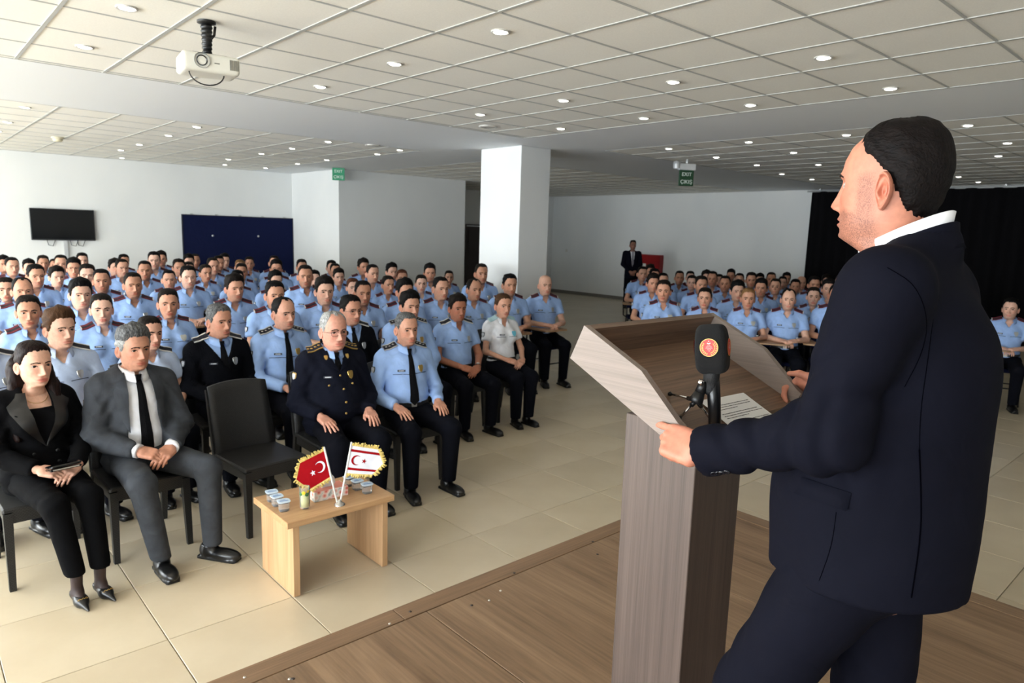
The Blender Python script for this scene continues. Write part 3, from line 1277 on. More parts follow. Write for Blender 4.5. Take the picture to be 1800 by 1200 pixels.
def body_mesh(o, j, ho, hm, detail=1, h=.016, arm_r=(.046, .040, .040, .029), bare=True):
    """skin: head, neck, torso core, arms and hands in one mesh"""
    V, F, M, K, H = face_pack(ho, detail)
    Vs, Fs, Ms, Ks = [apply(hm, V)], [F], [M], [K]
    n = len(V)
    sex = o['sex']
    k = .80 if sex == 'f' else 1.0

    def fn(P):
        d = torso(P, o, -.006)
        zt = 1.075 if sex == 'm' else 1.05
        d = smin(d, cap(P, (0, .050, .98), (0, .043, zt + .01), .052 * (1 if sex == 'm' else .8), .050 * (1 if sex == 'm' else .8)), .03)
        for s in (-1, 1):
            sh = (s * j['sh'][0], j['sh'][1], j['sh'][2])
            d = smin(d, smin(cap(P, sh, j['el'][s], arm_r[0] * k, arm_r[1] * k), cap(P, j['el'][s], j['wr'][s], arm_r[2] * k, arm_r[3] * k), .02), .02)
        return d
    v, f = nets(fn, (-.33, -.40, .44), (.33, .22, 1.13), h)
    v = smooth_mesh(v, f, 1)
    Vs.append(v)
    Fs.append(f + n)
    Ms.append(np.zeros(len(f), int))
    Ks.append(np.zeros((len(v), 3)))
    n += len(v)
    for s in (-1, 1):
        hv, hf = hand_mesh(s, j['hp'])
        B, t = frame_matrix(j['wr'][s], *j['hd'][s])
        v = (hv * (.9 if sex == 'f' else 1.0)) @ B.T + t
        Vs.append(v)
        Fs.append(hf + n)
        Ms.append(np.zeros(len(hf), int))
        kk = np.zeros((len(v), 3))
        kk[:, 2] = .25
        Ks.append(kk)
        n += len(v)
    V, F, M, K = np.concatenate(Vs), np.concatenate(Fs), np.concatenate(Ms), np.concatenate(Ks)
    me = mesh_np('person', V, F, True, M)
    ca = me.color_attributes.new('face_mask', 'FLOAT_COLOR', 'POINT')
    ca.data.foreach_set('color', np.concatenate([K, np.ones((len(K), 1))], 1).astype(np.float32).reshape(-1))
    for mt in (M_skin, M_eye, M_iris, M_brow):
        me.materials.append(mt)
    return me


def hair_mesh(ho, detail=1):
    H = face_pack(ho, detail)[4]
    if 'hv' not in H:
        return None
    v, f = H['hv'], H['hf']
    used = np.unique(f)
    mp = -np.ones(len(v), int)
    mp[used] = np.arange(len(used))
    v, f = v[used], mp[f]
    return v, f


def field_mesh(name, fn, lo, hi, h, mat, it=2, extra=None):
    v, f = nets(fn, lo, hi, h)
    v = smooth_mesh(v, f, it, .45)
    me = mesh_np(name, v, f, True)
    for q in (mat if isinstance(mat, list) else [mat]):
        me.materials.append(q)
    return me


def uniform_bits(o, j, fn, ep='maroon', badge=None, patch=True):
    """epaulettes, badge, name tag, piping and sleeve patch sitting on the shirt; list of (name, mesh, matrix, label)"""
    out = []
    sex = o['sex']
    k = 1.0 if sex == 'm' else .87
    for s in (-1, 1):
        pts, ups = [], []
        for t in np.linspace(0, 1, 6):
            x = s * (.078 * k + (.185 * k - .078 * k) * t)
            y = .022
            z = surf_z(fn, x, y, 1.2, .8)
            nn_ = normal_at(fn, (x, y, z))
            pts.append((x, y - .004, z + .009))
            ups.append(tuple(nn_ * .45 + np.array([s * .1, -.55, .55])))
        if ep == 'maroon':
            mb = slab(pts, .052, .003, ups, [(-1, -.45, 1), (-.45, .35, 0), (.35, 1, 1)])
            mb2 = slab(pts[-2:], .054, .0042, ups[-2:], [(-1, 1, 2)])
            mb2.v = [tuple(Vector(pts[-1]) + (Vector(p) - Vector(pts[-1])) * (1 if i % 1 == 0 else 1) * .45 + Vector((0, 0, .0008))) if i < 4 else p for i, p in enumerate(mb2.v)]
            mb.add(mb2.v, mb2.f, mb2.m)
            mats = [M_epnavy, M_maroon, M_whitecl]
        elif ep == 'aqua':
            mb, mats = slab(pts, .054, .003, ups), [M_aqua]
        elif ep == 'gold':
            mb = slab(pts, .058, .004, ups, [(-1, -.8, 1), (-.8, .8, 0), (.8, 1, 1)])
            mats = [M_epnavy, M_gold]
            for t in (1, 2.2, 3.4, 4.6):
                i = int(t)
                p = Vector(pts[i]).lerp(Vector(pts[i + 1]), t - i)
                mb.lathe([(.010, .003), (.008, .007), (.001, .009)], (p[0], p[1], p[2] + .001), 10, 1)
        elif ep == 'stars':
            mb = slab(pts, .056, .0035, ups, [(-1, -.72, 1), (-.72, .72, 0), (.72, 1, 1)])
            mats = [M_epnavy, M_silver]
            for t in (1.2, 2.5, 3.8):
                i = int(t)
                p = Vector(pts[i]).lerp(Vector(pts[i + 1]), t - i)
                mb.lathe([(.009, .003), (.007, .007), (.001, .008)], (p[0], p[1], p[2] + .001), 10, 1)
            mb2 = slab(pts[-2:], .056, .0040, ups[-2:], [(-1, 1, 1)])
            mb2.v = [tuple(Vector(pts[-1]).lerp(Vector(p), .35)) if i < 4 else p for i, p in enumerate(mb2.v)]
            mb.add(mb2.v, mb2.f, mb2.m)
        else:
            mb = slab(pts, .054, .003, ups, [(-1, -.7, 1), (-.7, .7, 0), (.7, 1, 1)])
            mats = [M_epnavy, M_whitecl]
        me = mb.mesh('epaulette')
        for q in mats:
            me.materials.append(q)
        out.append(('epaulette', me, None, None))
    # badge on the wearer's left breast, name tag on the right
    zc = .905 if sex == 'm' else .900
    x = .082 * k
    y = surf(fn, x, zc)
    V, F = shield(.026, .031, .004)
    me = mesh_np('chest_badge', V, F, False)
    me.materials.append({'gold': M_gold, 'blue': M_ltblue}.get(badge, M_silver))
    out.append(('chest_badge', me, orient((x, y - .003, zc), normal_at(fn, (x, y, zc))), None))
    mb = MB()
    mb.bbox((0, -.003, .002), (.014, .003, .014), .001, 0)
    mb.add(*shield(.010, .011, .004), 0)
    x = -.082 * k
    zt = zc - .006
    y = surf(fn, x, zt)
    mb = MB()
    mb.bbox((0, -.002, 0), (.060, .004, .016), .0015, 0)
    mb.box((0, -.0045, 0), (.040, .001, .006), 1)
    me = mb.mesh('name_tag')
    me.materials.append(M_patchdk)
    me.materials.append(M_patch)
    out.append(('name_tag', me, orient((x, y - .003, zt), normal_at(fn, (x, y, zt))), None))
    return out


def piping_mesh(o, fn, z=.868):
    k = 1.0 if o['sex'] == 'm' else .88
    mb = MB()
    for s in (-1, 1):
        pts = []
        for t in np.linspace(0, 1, 8):
            x = s * (.022 + (.140 * k - .022) * t)
            zz = z + .004 * math.sin(t * PI)
            y = surf(fn, x, zz)
            if y is None or y > .02:
                continue
            pts.append((x, y - .001, zz))
        if len(pts) > 2:
            mb.tube(pts, .0034, 4)
    me = mb.mesh('chest_piping')
    me.materials.append(M_piping)
    return me


def arm_patch(o, j, fn, side=-1, gold=False):
    sh = Vector((side * j['sh'][0], j['sh'][1], j['sh'][2]))
    el = Vector(j['el'][side])
    p = sh.lerp(el, .34)
    d = np.array([side, -.25, .12])
    d /= np.linalg.norm(d)
    t = np.linspace(.15, 0, 120)
    q = np.array(p) + t[:, None] * d
    dd = fn(q.astype(np.float32))
    i = int(np.argmax(dd < 0))
    s = q[i]
    V, F = shield(.024, .030, .003)
    mb = MB()
    mb.add(V, F, 0)
    V2, F2 = shield(.018, .023, .006)
    mb.add(V2, F2, 1)
    me = mb.mesh('sleeve_patch')
    me.materials.append(M_gold if gold else M_patchdk)
    me.materials.append(M_patch)
    return ('sleeve_patch', me, orient(s + d * .001, d), None)


def tie_mesh(fn, z0=1.035, z1=.66, w=(.016, .040), name='necktie', mat=None, zknot=None):
    """knot and blade following the shirt front"""
    mb = MB()
    zs = np.linspace(z0 - .03, z1, 14)
    L, Rr, Lb, Rb, C = [], [], [], [], []
    for i, z in enumerate(zs):
        t = i / 13
        ww = w[0] + (w[1] - w[0]) * t
        y = surf(fn, 0, z)
        y = (y if y is not None else -.05) - .007
        C.append((0, y - .003, z))
        L.append((-ww, y, z))
        Rr.append((ww, y, z))
    y = C[-1][1]
    V = L + C + Rr + [(0, y, z1 - .035)]
    n = 14
    F = [(i, i + 1, n + i + 1, n + i) for i in range(n - 1)] + [(n + i, n + i + 1, 2 * n + i + 1, 2 * n + i) for i in range(n - 1)] + [(n - 1, 3 * n, 2 * n - 1), (2 * n - 1, 3 * n, 3 * n - 1)]
    mb.add(V, F, 0, False)
    k = C[0]
    mb.add([(-.020, k[1] - .002, z0), (.020, k[1] - .002, z0), (.013, k[1] - .004, z0 - .036), (-.013, k[1] - .004, z0 - .036), (-.014, k[1] - .016, z0 - .004), (.014, k[1] - .016, z0 - .004), (.010, k[1] - .014, z0 - .032), (-.010, k[1] - .014, z0 - .032)],
           [(4, 7, 6, 5), (0, 3, 7, 4), (1, 5, 6, 2), (0, 4, 5, 1), (3, 2, 6, 7)], 0)
    me = mb.mesh(name)
    me.materials.append(mat or M_tie)
    return me


def glasses_mesh(ho):
    H = face_pack(ho, 1)[4]
    mb = MB()
    for s in (-1, 1):
        cx, cz = s * .033, -.003
        y = H['sy'](cx, cz) - .016
        pts = [(cx + .0245 * math.copysign(abs(math.cos(t)) ** .7, math.cos(t)), y + .004 * abs(math.cos(t)), cz + .0165 * math.copysign(abs(math.sin(t)) ** .7, math.sin(t))) for t in np.linspace(0, 2 * PI, 21)]
        mb.tube(pts, .0013, 5, 0, False)
        mb.tube([(s * .057, y + .004, cz + .006), (s * .071, -.055, cz + .006), (s * .0755, .0, .000), (s * .0755, .012, -.014)], .0014, 5, 0)
        mb.add([(cx, y + .002, cz)] + pts[:-1], [(0, i + 1, (i + 1) % 20 + 1) for i in range(20)], 1)
    y = H['sy'](0, .002) - .004
    mb.tube([(-.009, y, .000), (0, y - .001, .002), (.009, y, .000)], .0013, 5, 0)
    me = mb.mesh('eyeglasses')
    me.materials.append(M_frame)
    me.materials.append(M_glass)
    return me


def bun_mesh(sex='f', low=True):
    def fn(P):
        return ell(P, (0, .108, .010), (.040, .034, .038)) + .002 * wob(P, 150, 40, 160)
    return nets(fn, (-.06, .05, -.05), (.06, .16, .07), .007)


# ================================================================== the room
HC = 3.12                # ceiling height
STAGE = 0.30
Y_BACK, Y_JOG, X_JOG, X_RIGHT, Y_FAR = 15.9, 13.6, 7.2, 16.4, 16.3


def wall_material():
    t = NT('wall_paint_white').set(Roughness=0.7)
    mp = t.coords((0.8, 0.8, 0.5))
    nz = t.n('ShaderNodeTexNoise', i_Scale=1.0, i_Detail=3.0)
    t.l(mp, 'Vector', nz, 'Vector')
    rp = t.ramp([(0.35, srgb(222, 224, 223)), (0.65, srgb(230, 231, 229))])
    t.l(nz, 'Fac', rp, 'Fac')
    t.l(rp, 'Color', t.b, 'Base Color')
    return t.mat


M_wall = wall_material()
M_band = plain('plasterboard_band', srgb(232, 235, 237), 0.75)
M_tile = plain('ceiling_tile_mineral', srgb(240, 238, 230), 0.9, noise=0.03, nscale=90, bump=0.15)
M_runner = plain('ceiling_runner_grey', srgb(180, 181, 177), 0.6)
M_void = plain('ceiling_void', srgb(96, 96, 94), 0.9)


def floor_material():
    t = NT('floor_tile_beige').set(Roughness=0.32)
    mp = t.coords((1.4, 1.4, 1.4))
    nz = t.n('ShaderNodeTexNoise', i_Scale=1.0, i_Detail=6.0, i_Roughness=0.6)
    t.l(mp, 'Vector', nz, 'Vector')
    rp = t.ramp([(0.3, srgb(198, 183, 156)), (0.7, srgb(213, 200, 175))])
    t.l(nz, 'Fac', rp, 'Fac')
    oi = t.n('ShaderNodeObjectInfo')
    mr = t.n('ShaderNodeMapRange')
    mr.inputs[3].default_value, mr.inputs[4].default_value = 0.95, 1.04
    t.l(oi, 'Random', mr, 0)
    mx = t.n('ShaderNodeMix', data_type='RGBA', blend_type='MULTIPLY')
    mx.inputs[0].default_value = 1.0
    t.l(rp, 'Color', mx, 6)
    t.l(mr, 0, mx, 7)
    t.l(mx, 2, t.b, 'Base Color')
    return t.mat


M_floor = floor_material()
M_grout = plain('floor_grout', srgb(172, 160, 138), 0.8)
M_skirt = plain('skirting_grey', srgb(120, 116, 110), 0.6)
M_door = plain('door_dark_brown', srgb(46, 32, 26), 0.5)
M_alu = plain('window_aluminium', srgb(205, 207, 208), 0.4, metal=0.3)
M_pane = NT('window_glass').set(Base_Color=(1, 1, 1, 1), Roughness=0.0, IOR=1.05).mat
MATS['window_glass'].node_tree.nodes['Principled BSDF'].inputs['Transmission Weight'].default_value = 1.0


def wall(name, a, b, z0=0.0, z1=None, t=0.12, holes=()):
    """wall between plan points a and b, faced on the room side (left of a->b is outside)"""
    z1 = HC + .25 if z1 is None else z1
    a, b = Vector((a[0], a[1], 0)), Vector((b[0], b[1], 0))
    d = (b - a)
    L = d.length
    d.normalize()
    nrm = Vector((-d.y, d.x, 0))
    mb = MB()

    def seg(s0, s1, q0, q1):
        c = a + d * ((s0 + s1) / 2) + nrm * (t / 2)
        rot = Matrix.Rotation(math.atan2(d.y, d.x), 3, 'Z')
        mb.box((c.x, c.y, (q0 + q1) / 2), (s1 - s0, t, q1 - q0), 0, rot)
    s = 0.0
    for (h0, h1, q0, q1) in sorted(holes):
        seg(s, h0, z0, z1)
        if q0 > z0:
            seg(h0, h1, z0, q0)
        if q1 < z1:
            seg(h0, h1, q1, z1)
        s = h1
    seg(s, L, z0, z1)
    return tag(mb.build(name, M_wall), kind='structure')


wall('wall_back_left', (X_WIN, Y_BACK), (X_JOG + .12, Y_BACK))
wall('wall_jog', (X_JOG, Y_BACK + .12), (X_JOG, Y_JOG), t=.12).location = (.0, 0, 0)
wall('wall_back_middle', (X_JOG + .12, Y_JOG), (10.48, Y_JOG))
wall('wall_passage_side', (10.6 - .12, Y_FAR), (10.6 - .12, Y_JOG), t=.12).location = (0, 0, 0)
D0, D1 = at_axis(818, 400, 1, Y_FAR), at_axis(862, 388, 1, Y_FAR)
DX0, DX1, DZ = float(D0[0]), float(D0[0]) + .95, 2.12
wall('wall_back_right', (10.4, Y_FAR), (X_RIGHT + .12, Y_FAR), holes=[(DX0 - 10.4, DX1 - 10.4, 0, DZ)])
wall('wall_right', (X_RIGHT, Y_FAR), (X_RIGHT, -3.0))
wall('wall_rear', (X_RIGHT, -3.0), (X_WIN, -3.0))
wall('wall_window_side', (X_WIN, -3.0), (X_WIN, Y_BACK), holes=[(y0 + 3.0, y1 + 3.0, WIN_Z[0], WIN_Z[1]) for y0, y1 in WINDOWS])

# the dark door in the passage
d_ = empty('door_1', ((DX0 + DX1) / 2, Y_FAR, 0))
tag(d_, kind='structure')
mb = MB()
mb.box((0, .04, DZ / 2 - .002), (.87, .045, DZ - .05))
for q in (-.2, .2):
    mb.box((q, .015, 1.5), (.28, .012, .9))
    mb.box((q, .015, .55), (.28, .012, .7))
mb.build('door_leaf', M_door, d_)
MB().box((-.455, .05, DZ / 2), (.04, .16, DZ)).box((.455, .05, DZ / 2), (.04, .16, DZ)).box((0, .05, DZ - .02), (.95, .16, .04)).build('door_frame', M_door, d_)
MB().tube([(.36, .01, 1.0), (.36, -.04, 1.0), (.25, -.04, 1.0)], .009, 8).build('door_handle', M_chrome, d_)
MB().box((0, -.035, DZ - .05), (.9, .012, .03)).build('door_strip', M_alu, d_)

# windows in the left wall
for i, (y0, y1) in enumerate(WINDOWS):
    w_ = empty('window_%d' % (i + 1), (X_WIN - .06, (y0 + y1) / 2, (WIN_Z[0] + WIN_Z[1]) / 2))
    tag(w_, kind='structure')
    W, Hh = y1 - y0, WIN_Z[1] - WIN_Z[0]
    mb = MB()
    for s in (-1, 1):
        mb.box((0, s * (W / 2 - .03), 0), (.07, .06, Hh))
        mb.box((0, 0, s * (Hh / 2 - .03)), (.07, W - .12, .06))
    mb.box((0, 0, 0), (.06, .05, Hh - .12))
    mb.build('window_frame', M_alu, w_)

# ------------------------------------------------------------------ floor: 60 cm tiles
base = tag(MB().box(((X_WIN + X_RIGHT) / 2, 6.6, -.06), (X_RIGHT - X_WIN, 19.4, .10)).build('floor', M_grout), kind='structure')
FT = 0.6
MBX = MB().bbox((0, 0, -.006), (FT - .005, FT - .005, .012), .0015).mesh('floor_tile')
MBX.materials.append(M_floor)
cand = []
ix = np.arange(int((X_WIN - .81) / FT) - 1, int((X_RIGHT - .81) / FT) + 1)
for i in ix:
    for k in range(-11, 22):
        x, y = .81 + FT * (i + .5), 3.20 + FT * (k + .5)
        if x - .3 < X_WIN or x + .3 > X_RIGHT + .3 or y < -3 or y > Y_FAR:
            continue
        px, py, dz = project((x, y, 0))
        vis = dz > .3 and -120 < px < 1920 and -50 < py < 1290 and y > 2.0 - 9 * (x > 3.6)
        cand.append((-(FPX / dz) ** 2 * (CAM_H / dz) if vis else 0, x, y))
cand.sort()
rest = MB()
for n_, (s_, x, y) in enumerate(cand):
    if n_ < 300 and s_ < 0:
        link('floor_tile', MBX, base, None, Matrix.Translation((x, y, 0)))
    else:
        rest.box((x, y, -.006), (FT - .005, FT - .005, .012))
tag(rest.build('floor_tile_field', M_floor, base), kind='stuff')

# skirting
sk = MB()
sk.box((X_RIGHT - .008, (Y_FAR + 7.8) / 2, .05), (.016, Y_FAR - 7.8, .10))
tag(sk.build('baseboard_right', M_skirt), kind='structure')
tag(MB().box((.8, Y_BACK - .008, .05), (12.7, .016, .10)).build('baseboard_back', M_skirt), kind='structure')

# ------------------------------------------------------------------ ceiling: tile fields between flush plasterboard bands
ceil = MB().box(((X_WIN + X_RIGHT) / 2, 6.6, HC + .16), (X_RIGHT - X_WIN + .2, 19.6, .08)).build('ceiling', M_void)
tag(ceil, kind='structure')
XB0, XB1, YB0, YB1 = 6.25, 7.87, 6.80, 9.20
bands = MB()
bands.box(((X_WIN + X_RIGHT) / 2, (YB0 + YB1) / 2, HC + .01), (X_RIGHT - X_WIN, YB1 - YB0, .02))
bands.box(((XB0 + XB1) / 2, (YB0 - 3.0) / 2, HC + .01), (XB1 - XB0, YB0 + 3.0, .02))
bands.box(((XB0 + XB1) / 2, (YB1 + Y_FAR) / 2, HC + .01), (XB1 - XB0, Y_FAR - YB1, .02))
bands.build('plasterboard_band', M_band, ceil)
TILE = MB().bbox((0, 0, .008), (.585, .585, .012), .002).mesh('ceiling_tile')
TILE.materials.append(M_tile)
FIELDS = [(X_WIN, XB0, -3.0, YB0, .85, 6.73), (X_WIN, XB0, YB1, Y_BACK, .92, 9.20), (XB1, X_RIGHT, -3.0, YB0, 7.87, 4.95), (XB1, X_RIGHT, YB1, Y_FAR, 7.87, 9.20)]
tiles = []
for fi, (x0, x1, y0, y1, ox, oy) in enumerate(FIELDS):
    xs = sorted({x0, x1} | {round(ox + .6 * k, 3) for k in range(-30, 30) if x0 + .05 < ox + .6 * k < x1 - .05})
    ys = sorted({y0, y1} | {round(oy + .6 * k, 3) for k in range(-30, 30) if y0 + .05 < oy + .6 * k < y1 - .05})
    for i in range(len(xs) - 1):
        for k in range(len(ys) - 1):
            cx, cy = (xs[i] + xs[i + 1]) / 2, (ys[k] + ys[k + 1]) / 2
            px, py, dz = project((cx, cy, HC))
            vis = dz > .3 and -200 < px < 2000 and -200 < py < 600
            tiles.append((-1 / dz ** 3 if vis else 0, cx, cy, xs[i + 1] - xs[i], ys[k + 1] - ys[k], fi))
    for q in xs:
        px = project((q, (max(y0, 0) + y1) / 2, HC))
        MB().box((q, (y0 + y1) / 2, HC + .0005), (.024, y1 - y0, .007)).build('ceiling_runner', M_runner, ceil)
    for q in ys:
        MB().box(((x0 + x1) / 2, q, HC + .0010), (x1 - x0, .016, .006)).build('ceiling_runner', M_runner, ceil)
tiles.sort()
resum = MB()
for n_, (s_, cx, cy, sx, sy_, fi) in enumerate(tiles):
    if n_ < 300 and s_ < 0:
        link('ceiling_tile', TILE, ceil, None, Matrix.Translation((cx, cy, HC)) @ Matrix.Diagonal(((sx - .012) / .585, (sy_ - .012) / .585, 1, 1)))
    else:
        resum.box((cx, cy, HC + .008), (sx - .012, sy_ - .012, .012))
tag(resum.build('ceiling_tile_field', M_tile, ceil), kind='stuff')

# ------------------------------------------------------------------ the square column
colr = MB().bbox(((6.72 + 7.30) / 2, (7.36 + 8.25) / 2, HC / 2), (.58, .89, HC - .002), .004).build('column', M_wall)
tag(colr, kind='structure')

# ------------------------------------------------------------------ downlights
M_lamp = emit('downlight_glow', (1.0, 0.95, 0.84, 1), 14.0)
M_rim = plain('downlight_rim', srgb(212, 210, 204), 0.35, metal=0.4)
rim = MB().lathe([(.058, .002), (.060, -.004), (.056, -.009), (.046, -.007), (.044, .004)], (0, 0, 0), 20).mesh('rim')
rim.materials.append(M_rim)
bulb = MB().lathe([(.044, .000), (.038, -.008), (.022, -.0115), (.001, -.0125)], (0, 0, 0), 20).mesh('bulb')
bulb.materials.append(M_lamp)
NEAR = [(872, 50), (685, 110), (555, 153), (211, 16), (143, 88), (987, 176), (1182, 143), (840, 201), (983, 226), (1129, 208), (1317, 186), (1444, 102), (1559, 160)]
LEFT = [(50, 192), (28, 215), (11, 232), (353, 224), (303, 241), (263, 255), (230, 266), (202, 275), (585, 248), (521, 262), (466, 272), (420, 280), (380, 288), (713, 262), (667, 273), (581, 282), (529, 289), (485, 296)]
RIGHT = [(1165, 261), (1305, 250), (1475, 240), (1684, 225), (1249, 277), (1384, 270), (1736, 251), (1321, 292), (1450, 287), (1778, 273), (1381, 304), (1434, 315), (1685, 310), (1719, 320)]
ORD = ['first', 'second', 'third', 'fourth', 'fifth', 'sixth', 'seventh', 'eighth', 'ninth', 'tenth', 'eleventh', 'twelfth', 'thirteenth', 'fourteenth', 'fifteenth', 'sixteenth', 'seventeenth', 'eighteenth', 'nineteenth', 'twentieth']
for grp, pts, fi, where in (('near', NEAR, 0, 'in ceiling above the stage and front rows'), ('left', LEFT, 1, 'in far ceiling before the television wall'), ('right', RIGHT, 2, 'in ceiling right of the column')):
    for n_, (x, y) in enumerate(sorted(pts)):
        p = at_axis(x, y, 2, HC)
        x0, x1, y0, y1, ox, oy = FIELDS[fi]
        gx, gy = ox + .6 * (math.floor((p[0] - ox) / .6) + .5), oy + .6 * (math.floor((p[1] - oy) / .6) + .5)
        k = .6 if abs(p[0] - gx) < .3 and abs(p[1] - gy) < .3 else 0
        q = (p[0] + (gx - p[0]) * k, p[1] + (gy - p[1]) * k, HC)
        q = (min(max(q[0], x0 + .1), x1 - .1), min(max(q[1], y0 + .1), y1 - .1), HC)
        d_ = empty('downlight', q)
        tag(d_, 'small round lit downlight %s, %s from left' % (where, ORD[n_]), 'downlight', 'recessed ceiling downlights')
        link('rim', rim, d_)
        link('bulb', bulb, d_)

# ------------------------------------------------------------------ things on walls and ceiling
# wall television
p0, p1 = at_axis(50, 365, 1, Y_BACK), at_axis(167, 423, 1, Y_BACK)
tv = empty('television', ((p0[0] + p1[0]) / 2, Y_BACK - .05, (p0[2] + p1[2]) / 2))
tag(tv, 'black flat screen television hung on the back wall', 'television')
tw, tvh = p1[0] - p0[0], abs(p0[2] - p1[2])
M_screen = plain('screen_black', srgb(6, 7, 9), 0.12)
MB().bbox((0, 0, 0), (tw, .05, tvh), .006).build('casing', plain('tv_casing', srgb(40, 41, 43), 0.35), tv)
MB().box((0, -.0262, .006), (tw - .03, .003, tvh - .04)).build('screen', M_screen, tv)
MB().box((.02, .01, -tvh / 2 - .35), (.06, .03, .68)).build('cable_cover', M_alu, tv)
for s in (-.28, .10, .22):
    MB().tube([(s, .03, -tvh / 2 + .02), (s + .02, .01, -tvh / 2 - .09), (s + .09, .01, -tvh / 2 - .11), (s + .14, .03, -tvh / 2 + .01)], .006, 6).build('cable', M_blackpl, tv)
# navy notice board
p0, p1 = at_axis(319, 377, 1, Y_BACK), at_axis(513, 381, 1, Y_BACK)
bz1 = p0[2]
bd = empty('notice_board', ((p0[0] + p1[0]) / 2, Y_BACK - .02, bz1 - .68))
tag(bd, 'large navy blue felt notice board on the back wall', 'notice board')
bw = p1[0] - p0[0]
MB().bbox((0, 0, 0), (bw, .035, 1.36), .004).build('panel', cloth('board_navy_felt', srgb(20, 26, 58), 0.95), bd)
mb = MB()
for s in (-1, 1):
    mb.box((s * bw / 2, -.004, 0), (.018, .045, 1.38))
    mb.box((0, -.004, s * .68), (bw, .045, .018))
mb.build('edging', plain('board_edge', srgb(28, 30, 44), 0.5), bd)
for (x, y) in ((373, 414), (453, 415)):
    q = at_axis(x, y, 1, Y_BACK)
    MB().lathe([(.024, 0), (.022, .010), (.002, .013)], (q[0] - bd.location.x, -.018, q[2] - bd.location.z), 12, rot=Matrix.Rotation(PI / 2, 3, 'X')).build('pin', M_silver, bd)
for k in range(5):
    MB().box((-bw / 2 + .2 + k * (bw - .4) / 4, 0, .70), (.05, .03, .03)).build('hanging_clip', M_silver, bd)
# exit signs hung from the ceiling
M_exit = plain('sign_green', srgb(30, 140, 96), 0.4)
M_exitdk = plain('sign_dark_green', srgb(18, 62, 34), 0.5)


def text_mesh(txt, size, mat, align='CENTER', ext=.0008):
    cu = bpy.data.curves.new('lettering', 'FONT')
    cu.body, cu.size, cu.align_x, cu.align_y, cu.extrude = txt, size, align, 'CENTER', ext
    ob = bpy.data.objects.new('tmp', cu)
    COL.objects.link(ob)
    me = bpy.data.meshes.new_from_object(ob.evaluated_get(bpy.context.evaluated_depsgraph_get()))
    bpy.data.objects.remove(ob)
    bpy.data.curves.remove(cu)
    me.materials.clear()
    me.materials.append(mat)
    return me


def exit_sign(px, py, Y, mat, label, size=.25):
    q = at_axis(px, py, 1, Y)
    o = empty('exit_sign', (q[0], Y, HC))
    o.rotation_euler = (0, 0, -YAW * .75)
    tag(o, label, 'exit sign')
    z = q[2] - HC
    MB().bbox((0, 0, z), (size, .03, size), .004).build('panel', mat, o)
    MB().bbox((0, 0, z + size / 2 + .05), (size + .04, .07, .10), .008).build('housing', M_alu, o)
    MB().tube([(0, 0, z + size / 2 + .09), (0, 0, 0)], .02, 8).build('stem', M_alu, o)
    MB().lathe([(.05, -.06), (.055, 0), (.05, .04), (.01, .06)], (-size / 2 - .05, 0, z + size / 2 + .08), 14).build('lamp_head', M_alu, o)
    for r_, t_ in ((.055, 'EXIT'), (-.06, 'ÇIKIŞ')):
        me = text_mesh(t_, .08, plain('sign_lettering', srgb(225, 235, 228), 0.5))
        link('lettering', me, o, None, Matrix.Translation((0, -.017, z + r_)) @ Matrix.Rotation(PI / 2, 4, 'X'))


exit_sign(595, 306, 13.3, M_exit, 'green emergency exit sign at the corner of the back wall')
exit_sign(1206, 313, 6.45, M_exitdk, 'dark green emergency exit sign hung right of the column', .24)
# smoke detector
q = at_axis(101, 241, 2, HC)
sd = empty('smoke_detector', (q[0], q[1], HC))
tag(sd, 'cream smoke detector on the ceiling above the television', 'smoke detector')
M_cream = plain('detector_cream', srgb(214, 206, 176), 0.5)
MB().lathe([(.085, 0), (.085, -.02), (.07, -.025)], (0, 0, 0), 20).build('base', M_cream, sd)
MB().lathe([(.066, -.025), (.066, -.05), (.05, -.065), (.001, -.07)], (0, 0, 0), 20).build('sensor', M_cream, sd)
# small vents flush with the ceiling
for (x, y, lb) in ((858, 222, 'round ceiling vent left of the column'), (655, 255, 'small round ceiling vent near the exit sign')):
    q = at_axis(x, y, 2, HC)
    o = empty('ceiling_vent', (q[0], q[1], HC))
    tag(o, lb, 'vent')
    MB().lathe([(.11, 0), (.11, -.008), (.085, -.012)], (0, 0, 0), 20).build('ring', M_rim, o)
    for k in range(3):
        MB().lathe([(.08 - .024 * k, -.006), (.068 - .024 * k, -.014)], (0, 0, 0), 20).build('vane', M_rim, o)
# hose cabinet
p0, p1 = at_axis(1122, 446, 0, X_RIGHT), at_axis(1167, 448, 0, X_RIGHT)
hz = p0[2]
hc_ = empty('fire_hose_cabinet', (X_RIGHT - .102, (p0[1] + p1[1]) / 2, hz - .42))
tag(hc_, 'red fire hose cabinet on the wall behind the standing man', 'cabinet')
hw = abs(p0[1] - p1[1])
M_red = plain('cabinet_red', srgb(150, 14, 20), 0.35)
MB().bbox((.01, 0, 0), (.18, hw, .84), .006).build('body', M_red, hc_)
MB().bbox((-.088, 0, 0), (.014, hw - .05, .79), .004).build('door', M_red, hc_)
MB().bbox((-.098, -.28 * hw, -.02), (.008, .06, .36), .003).build('glass_slot', M_blackpl, hc_)
MB().bbox((-.098, .10 * hw, .12), (.004, .17, .08), .001).build('plate', M_whitecl, hc_)
MB().tube([(-.10, -.15 * hw, 0), (-.13, -.15 * hw, 0)], .018, 10).build('knob', M_chrome, hc_)
# light switch
q = at_axis(996, 440, 0, X_RIGHT)
o = empty('light_switch', (X_RIGHT - .008, q[1], q[2]))
tag(o, 'small pale light switch on the right back wall', 'switch')
MB().bbox((0, 0, 0), (.016, .09, .09), .003).build('plate', M_rim, o)
MB().bbox((-.010, 0, 0), (.006, .05, .05), .002).build('rocker', M_rim, o)
